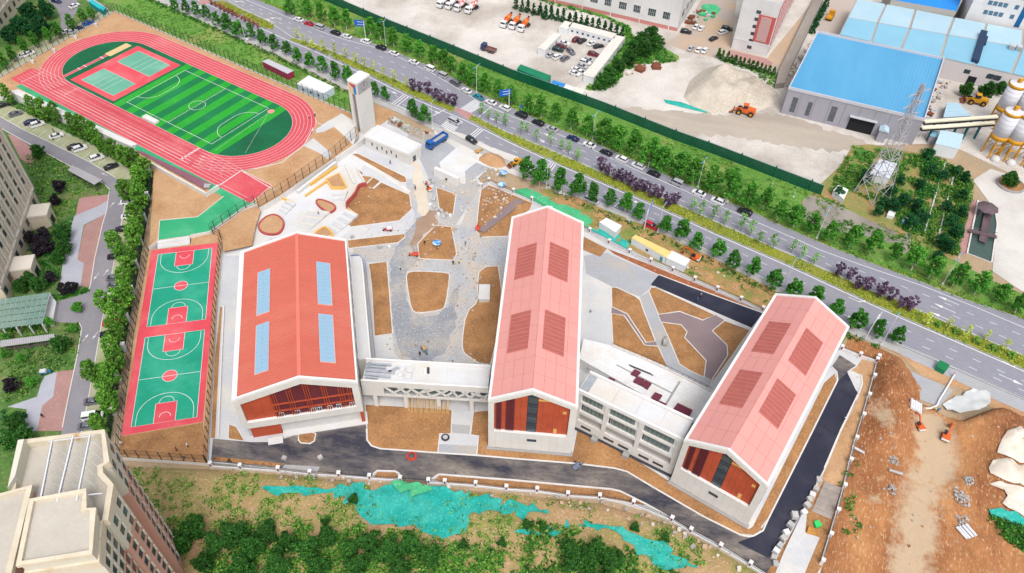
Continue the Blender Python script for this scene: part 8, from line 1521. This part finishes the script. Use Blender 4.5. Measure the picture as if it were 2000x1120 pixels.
def person(u, v, rz, pose, top, legs, hat, label, z=.05):
 k = (pose, top, legs)
 if k not in FIG:
  me = BM_[pose].copy(); me.materials.clear()
  for m in (m_shoe, mat('cloth_' + legs, CL[legs], fine=.05), mat('cloth_' + top, CL[top], fine=.05), m_skin): me.materials.append(m)
  for f in me.polygons:
   c = f.center; zz = c.z if pose != 'bend' else (1.3 if c.y < -.12 and c.z > .6 else c.z); f.material_index = 0 if zz < .11 else 1 if zz < 1.0 and abs(c.x) < .2 else 2 if zz < 1.5 else 3; f.use_smooth = True
   if abs(c.x) > .2 and c.z < .95: f.material_index = 3
  FIG[k] = me
 t = thing('person', label, 'person', G(u, v, z + .9) - Vector((0, 0, .9)), rz); link('body', FIG[k], t)
 hz = (0, -.02, 1.72) if pose != 'bend' else (0, -.62, 1.36); hm = MB().use(mat('hat_' + hat, CL[hat], fine=0, rough=.4)).ico(hz, .125, 2, sq=(1, 1.1, .8)); hm.build('helmet' if hat in ('white', 'yellow', 'red', 'blue') else 'hair', t, True)
for a in [(762, 317, 1, 'walk', 'black', 'navy', 'black', 'person in black walking in front of the gatehouse'), (811, 367, 0, 'walk', 'navy', 'black', 'black', 'person in navy walking on the dusty cart way'), (622, 417, 2, 'walk', 'black', 'black', 'black', 'person in black on the plaza steps'), (853, 484, 1, 'bend', 'grey', 'navy', 'white', 'worker bending under the blue parasol in the courtyard bed'), (829, 474, 3, 'bend', 'black', 'black', 'yellow', 'worker in black bending at the edge of the parasol bed'), (909, 474, 2, 'walk', 'grey', 'black', 'white', 'worker in grey crossing the paving right of the parasol bed'), (896, 511, 1, 'bend', 'yellow', 'navy', 'yellow', 'worker in yellow vest bending at the bed corner'), (885, 513, 0, 'stand', 'black', 'black', 'black', 'person in black standing at the near corner of the parasol bed'), (782, 524, 0, 'stand', 'white', 'black', 'black', 'person in white top standing beside the long soil strip'), (939, 459, 0, 'bend', 'black', 'navy', 'white', 'worker bending at the tip of the corner bed'), (820, 691, 0, 'stand', 'black', 'navy', 'black', 'person in black standing beside the teal tricycle'), (1369, 577, 0, 'stand', 'grey', 'black', 'white', 'worker in grey standing on the short dark road'), (1362, 585, 1, 'stand', 'blue', 'navy', 'blue', 'worker in blue standing on the short dark road'), (1154, 606, 0, 'bend', 'navy', 'navy', 'white', 'worker in navy crouching beside the middle hall'), (1465, 635, 0, 'stand', 'black', 'black', 'black', 'person in black at the end of the short dark road'), (237, 866, 0, 'stand', 'white', 'grey', 'white', 'person in white at the left end of the court soil strip', CD), (366, 870, 1, 'stand', 'white', 'black', 'white', 'person in white top at the right end of the court soil strip', CD), (344, 878, 2, 'walk', 'black', 'black', 'black', 'person in black on the court soil strip', CD), (359, 892, 0, 'bend', 'navy', 'grey', 'white', 'worker in navy by the near court fence', CD), (1124, 901, 0, 'bend', 'navy', 'black', 'blue', 'worker in navy bending beside the drive kerb'), (1897, 851, 0, 'bend', 'white', 'grey', 'white', 'worker in white bending on the right earth heap', 1.2), (1826, 797, 0, 'bend', 'yellow', 'navy', 'yellow', 'worker in yellow vest handling the white hose'), (1832, 801, 2, 'bend', 'blue', 'navy', 'blue', 'worker in blue beside the white hose'), (1862, 731, 1, 'stand', 'pink', 'grey', 'red', 'worker in pink holding the far end of the white hose'), (1651, 815, 0, 'bend', 'white', 'black', 'white', 'worker in white on the outer asphalt drive'), (604, 227, 0, 'bend', 'white', 'grey', 'white', 'worker in white kneeling on the track curve', TD), (615, 225, 1, 'stand', 'navy', 'black', 'white', 'worker in navy at the outer edge of the track curve', TD), (608, 257, 2, 'bend', 'white', 'navy', 'white', 'worker in white squatting at the lower track curve', TD), (767, 233, 0, 'walk', 'black', 'black', 'black', 'person in black walking behind the clock tower'), (82, 812, 1, 'walk', 'black', 'black', 'black', 'resident in black crossing the estate paving'), (104, 255, 0, 'stand', 'grey', 'navy', 'black', 'person beside the estate parking bays')]: person(*a)
t = thing('white_hose', 'long white hose laid from roadside to the slab edge', 'hose'); P = [G(1862, 735), G(1850, 756), G(1834, 782), G(1828, 795), G(1815, 800), G(1800, 800)]; mb = MB().use(m_trim)
for a, b in zip(P, P[1:]): mb.tube(a + Vector((0, 0, .5)), b + Vector((0, 0, .45)), .22, n=8)
mb.build('hose', t)
# ================================================================ blocks, pipes, loose building material
m_blk = mat('stone_block', (196, 194, 192), (176, 174, 174), .8, fine=.07, rnd=.1); m_blkw = mat('wrapped_block', (236, 236, 238), (222, 222, 226), .8, fine=.05)
rb = random.Random(9); bmesh_ = [MB().use(m).tbox(-.62, .62, -.55, .55, 0, 1.0, .03, .03).mesh('stone_block') for m in (m_blk, m_blkw)]
def blocks(L, fmt, group, s=1.0):
 for i, (u, v) in enumerate(L):
  o = link('stone_block', bmesh_[1 if i % 3 == 2 else 0], None, fmt % ordw(i + 1), 'stone block', group, loc=G(u, v, .5) - Vector((0, 0, .48)), rz=rb.uniform(0, 3)); k = s * rb.uniform(.85, 1.15); o.scale = (k, k, k * rb.uniform(.7, 1))
blocks([(1600, 937), (1594, 955), (1587, 966), (1582, 975), (1577, 987), (1571, 1000), (1552, 1007), (1544, 1025), (1536, 1040), (1531, 1051), (1524, 1065), (1516, 1076), (1512, 1088), (1515, 1101)], 'pale block of paving stone on the outer drive edge, %s from top', 'blocks along the outer drive', 1.15)
blocks([(840, 350), (846, 356), (843, 364), (850, 384), (847, 390), (840, 400), (848, 404), (853, 410), (856, 418), (866, 424), (872, 418), (879, 420), (862, 412)], 'stone block stacked behind the gate wall, %s from top', 'blocks behind the gate wall', .9)
blocks([(1072, 368), (1086, 373), (1094, 376), (1102, 380), (1111, 381)], 'wrapped block of stone on the roadside pavement, %s from left', 'blocks on the pavement', 1.0); blocks([(960, 338), (952, 344), (968, 332), (958, 330), (948, 336), (972, 340), (945, 345)], 'small white sack of material by the gate slab, %s in the heap', 'sacks by the gate slab', .55); blocks([(688, 462), (742, 482), (760, 481), (625, 893), (555, 894)], 'grey cubic block near the gym, %s in the group', 'blocks near the gym', .9)
for lb, L, ang, m in (('bundle of white concrete pipes beside the red excavator', [(1772 + i * 5, 801 + i * 1.5) for i in range(5)], 70, m_blkw), ('bundle of white pipes on the right earthworks', [(1876 + i * 6, 1044 - i * 2) for i in range(4)], -65, m_blkw), ('grey pipe lying on the left of the earthworks', [(1746, 927)], -20, m_blk), ('concrete pipe beside the right boundary fence', [(1674, 882)], -35, m_conc)):
 t = thing('pipe_bundle', lb, 'pipes')
 for (u, v) in L: p = G(u, v); z = max(0, east_h(p.x, p.y)) + .35; d = Vector((math.cos(R(ang)), math.sin(R(ang)), 0)) * 1.5; p.z = z; MB().use(m).tube(p - d, p + d, .32, n=10).build('pipe', t)
for lb, u, v, m, r, z in (('coil of orange hose on the black drive', 804, 892, mat('hose_orange', (226, 70, 50), fine=0), 1.1, .05), ('black coil of pipe on the entrance walk', 870, 856, m_dark, .9, .15)):
 p = G(u, v); t = thing('hose_coil', lb, 'hose coil', (p.x, p.y, z))
 for j in range(2):
  mb = MB().use(m); Q = [(r * (1 - .15 * j) * math.cos(k * .3927), r * (1 - .15 * j) * math.sin(k * .3927), .12 + .2 * j) for k in range(17)]
  for a, b in zip(Q, Q[1:]): mb.tube(a, b, .12, n=6)
  mb.build('coil', t)
m_umb = mat('parasol_blue', (40, 140, 220), (200, 226, 240), .9, fine=0, soft=.05)
for lb, u, v in (('blue parasol over a worker in the courtyard bed', 853, 473), ('blue parasol beside the sand pile at the gate', 983, 336), ('blue parasol behind the roadside fence pillar', 980, 359)):
 p = G(u, v, 2.2); t = thing('parasol', lb, 'parasol', (p.x, p.y, 0)); MB().use(m_pole).tube((0, 0, 0), (0, 0, 2.5), .04).build('pole', t); n8 = [(1.35 * math.cos(k * .7854), 1.35 * math.sin(k * .7854), 2.05) for k in range(8)]; MB().use(m_umb).add(n8 + [(0, 0, 2.6)], [(k, (k + 1) % 8, 8) for k in range(8)]).build('canopy', t)
# timber deck, slab, crates in the lower right corner
dk = thing('plank_deck', 'grey weathered plank platform beside the right fence', 'platform'); A_, B_, C_, D_ = [G(*p) for p in ((1610, 942), (1643, 955), (1622, 1016), (1584, 1000))]; m_plank = mat('grey_plank', (178, 168, 160), (158, 146, 138), .8, fine=.12, rnd=.12)
for i in range(22): q = [A_.lerp(D_, i / 22), B_.lerp(C_, i / 22), B_.lerp(C_, (i + .9) / 22), A_.lerp(D_, (i + .9) / 22)]; MB().use(m_plank).prism([(p.x, p.y) for p in q], .3, .36 + rb.uniform(0, .06)).build('plank', dk)
terrain('corner_soil', [(1612, 944), (1650, 950), (1606, 1105), (1590, 1130), (1490, 1130), (1516, 1092), (1540, 1050), (1568, 1004), (1590, 955)], m_soil, 1.2, .3, .2, .035, .8, label='muddy corner beside the right fence'); sheet('corner_slab', [(1566, 1004), (1575, 1008), (1572, 1040), (1600, 1052), (1568, 1128), (1512, 1124), (1530, 1080)], .34, m_conc, label='stained concrete slab in the lower right corner')
for lb, P, h, m in (('bright green plastic sheet on crates at lower right', ((1590, 1018), (1600, 1016), (1606, 1026), (1594, 1030)), 1.0, mat('bright_green', (60, 210, 110), fine=.05)), ('orange edged crate at lower right', ((1580, 1028), (1602, 1036), (1597, 1046), (1576, 1040)), .8, mat('crate_brown', (160, 110, 80), (220, 160, 60), .9, fine=.1))): blk('crate', lb, 'crate', P, h, m, m, over=0)
t = thing('scaffold_pile', 'pile of dark scaffold tubes on the tiled terrace', 'scaffold');
for i in range(8): p = G(1228 + i * .8, 713 + i * .6, 4.1); MB().use(m_dark).tube(p + Vector((0, 0, .1 + i % 3 * .1)), p + Vector((5.2, -2.6, .12 + i % 2 * .12)), .07, n=6).build('tube', t)
# loose stones and rubble
def rocks(name, label, W, dens, s, m, seed, fn=None):
 r = np.random.default_rng(seed); xs = [p[0] for p in W]; ys = [p[1] for p in W]; n = int((max(xs) - min(xs)) * (max(ys) - min(ys)) * dens); X = r.uniform(min(xs), max(xs), n); Y = r.uniform(min(ys), max(ys), n); ok = in_poly(W, X, Y); X, Y = X[ok], Y[ok]; mb = MB()
 for x, y in zip(X, Y):
  k = s * (.4 + 1.4 * r.random() ** 3); z = (fn(x, y) if fn else 0) + k * .25; mb.use(m[int(r.integers(0, len(m)))]); a = r.random() * 3; ca, sa = math.cos(a), math.sin(a); h = [(k * sx * (.7 + .6 * r.random()), k * sy * (.6 + .5 * r.random()), k * sz * (.4 + .4 * r.random())) for sx, sy, sz in ((-1, -1, -1), (1, -1, -1), (1, 1, -1), (-1, 1, -1), (-1, -1, 1), (1, -1, 1), (1, 1, 1), (-1, 1, 1))]
  mb.add([(x + ca * p[0] - sa * p[1], y + sa * p[0] + ca * p[1], z + p[2]) for p in h], [(0, 3, 2, 1), (4, 5, 6, 7), (0, 1, 5, 4), (1, 2, 6, 5), (2, 3, 7, 6), (3, 0, 4, 7)])
 return mb.build(name, None, kind='stuff', label=label)
m_stn = [mat('stone_pale', (214, 206, 196), fine=.08), mat('stone_grey', (172, 166, 160), fine=.08), mat('stone_tan', (196, 168, 138), fine=.08)]; sh = lambda x, y: max(0, south_h(x, y)); eh = lambda x, y: max(0, east_h(x, y))
rocks('rubble', 'loose rubble below the near fence', xy([(545, 926), (660, 934), (782, 944), (780, 952), (640, 946), (545, 940)]), .7, .28, m_stn, 1, sh); rocks('rubble', 'loose rubble below the near fence right of the gate', xy([(850, 950), (989, 962), (1171, 982), (1312, 1026), (1480, 1115), (1440, 1120), (1300, 1045), (1180, 1008), (1080, 992), (960, 975)]), .55, .32, m_stn, 2, sh); rocks('rubble', 'loose stones in the stony corner bed', xy([(940, 372), (955, 364), (1000, 382), (990, 420), (960, 455), (940, 455)]), .9, .25, m_stn, 3, lambda x, y: .35); rocks('rubble', 'broken stone in the courtyard and gate area', xy([(840, 345), (880, 420), (890, 440), (850, 430), (820, 500), (905, 520), (935, 530), (900, 670), (930, 715), (945, 710), (912, 670), (945, 590), (940, 520), (905, 430), (930, 380), (960, 345), (985, 330), (950, 320), (900, 350)]), .4, .24, m_stn, 4); rocks('spilled_soil', 'soil clods spilled over the courtyard paving', xy([(690, 440), (800, 435), (830, 420), (900, 440), (990, 470), (960, 712), (760, 705), (725, 510)]), .35, .13, [m_soil, m_soil2, m_stn[1]], 14); rocks('rubble', 'clods and stones on the earthworks', xy([(1665, 690), (1800, 760), (1880, 822), (1990, 815), (2010, 1130), (1610, 1130), (1680, 880)]), .07, .17, [m_works, m_stn[2], m_stn[1]], 5, eh); rocks('rubble', 'debris on the rubble heap by the gatehouse', xy([(762, 234), (830, 258), (844, 268), (800, 262), (760, 242)]), 2.2, .35, m_stn + [m_rust, m_net], 6, lambda x, y: .9); rocks('rubble', 'scrap and stones along the roadside strip', xy([(1010, 350), (1060, 372), (1180, 425), (1350, 505), (1480, 575), (1440, 572), (1300, 505), (1170, 440), (1040, 378)]), .25, .22, m_stn, 7, lambda x, y: .2); rocks('rubble', 'clods on the courtyard soil beds', xy([(676, 402), (712, 362), (800, 381), (804, 410), (780, 432), (690, 442)]), .25, .2, [m_soil2, m_stn[2]], 8, lambda x, y: .25)
for i, (u, v, k) in enumerate([(1746, 901, 1.6), (1889, 949, 1.4), (1875, 975, 1.9), (1881, 1020, 1.5), (1740, 958, 1.1)]):
 p = G(u, v); z0 = eh(p.x, p.y); o = rocks('gravel_pile', 'small grey gravel pile on the earthworks, %s one' % ordw(i + 1), [(p.x + k * math.cos(a * .6283), p.y + k * 1.3 * math.sin(a * .6283)) for a in range(10)], 14, .15, [m_stn[1], m_blk], 70 + i, lambda x, y: z0 + max(0, .55 * (1 - math.hypot(x - p.x, y - p.y) / k))); del o['kind']; o['category'] = 'gravel pile'; o['group'] = 'gravel piles'
rocks('rubble', 'junk and stored parts beside the warehouse', xy([(1530, 150), (1560, 120), (1590, 70), (1596, 74), (1548, 168), (1536, 172)]), .5, .6, m_stn + [m_steel], 9); rocks('rubble', 'stored machine parts between warehouse and silos', xy([(1836, 130), (1900, 145), (1890, 160), (1850, 170), (1830, 200), (1815, 240), (1806, 236)]), .35, .6, [m_steel, m_rust, m_stn[1]], 10); rocks('rubble', 'scrap metal beside the car lot and factory corner', xy([(1335, 40), (1360, 20), (1400, 15), (1395, 35), (1350, 52)]), .4, .7, [m_rust, m_net2, m_steel, m_rust], 11); rocks('rubble', 'rusty hoppers and scrap beside the overgrown bank', xy([(1205, 130), (1285, 122), (1280, 140), (1250, 150), (1205, 150)]), .15, .9, [m_rust, m_stn[0], m_rust], 12)
o = terrain('dust_net', [(1296, 195), (1330, 200), (1380, 218), (1382, 222), (1330, 210), (1300, 202)], m_net, 1, .3, .3, .1, .6, kind=None); o['label'] = 'thin teal net strip at the foot of the sand heap'; o['category'] = 'netting'
o = terrain('dust_net', [(1370, 12), (1385, 8), (1408, 18), (1400, 30), (1372, 26)], m_net2, 1, 2.2, .3, .1, 2, kind=None); o['label'] = 'green net over scrap by the factory corner'; o['category'] = 'netting'
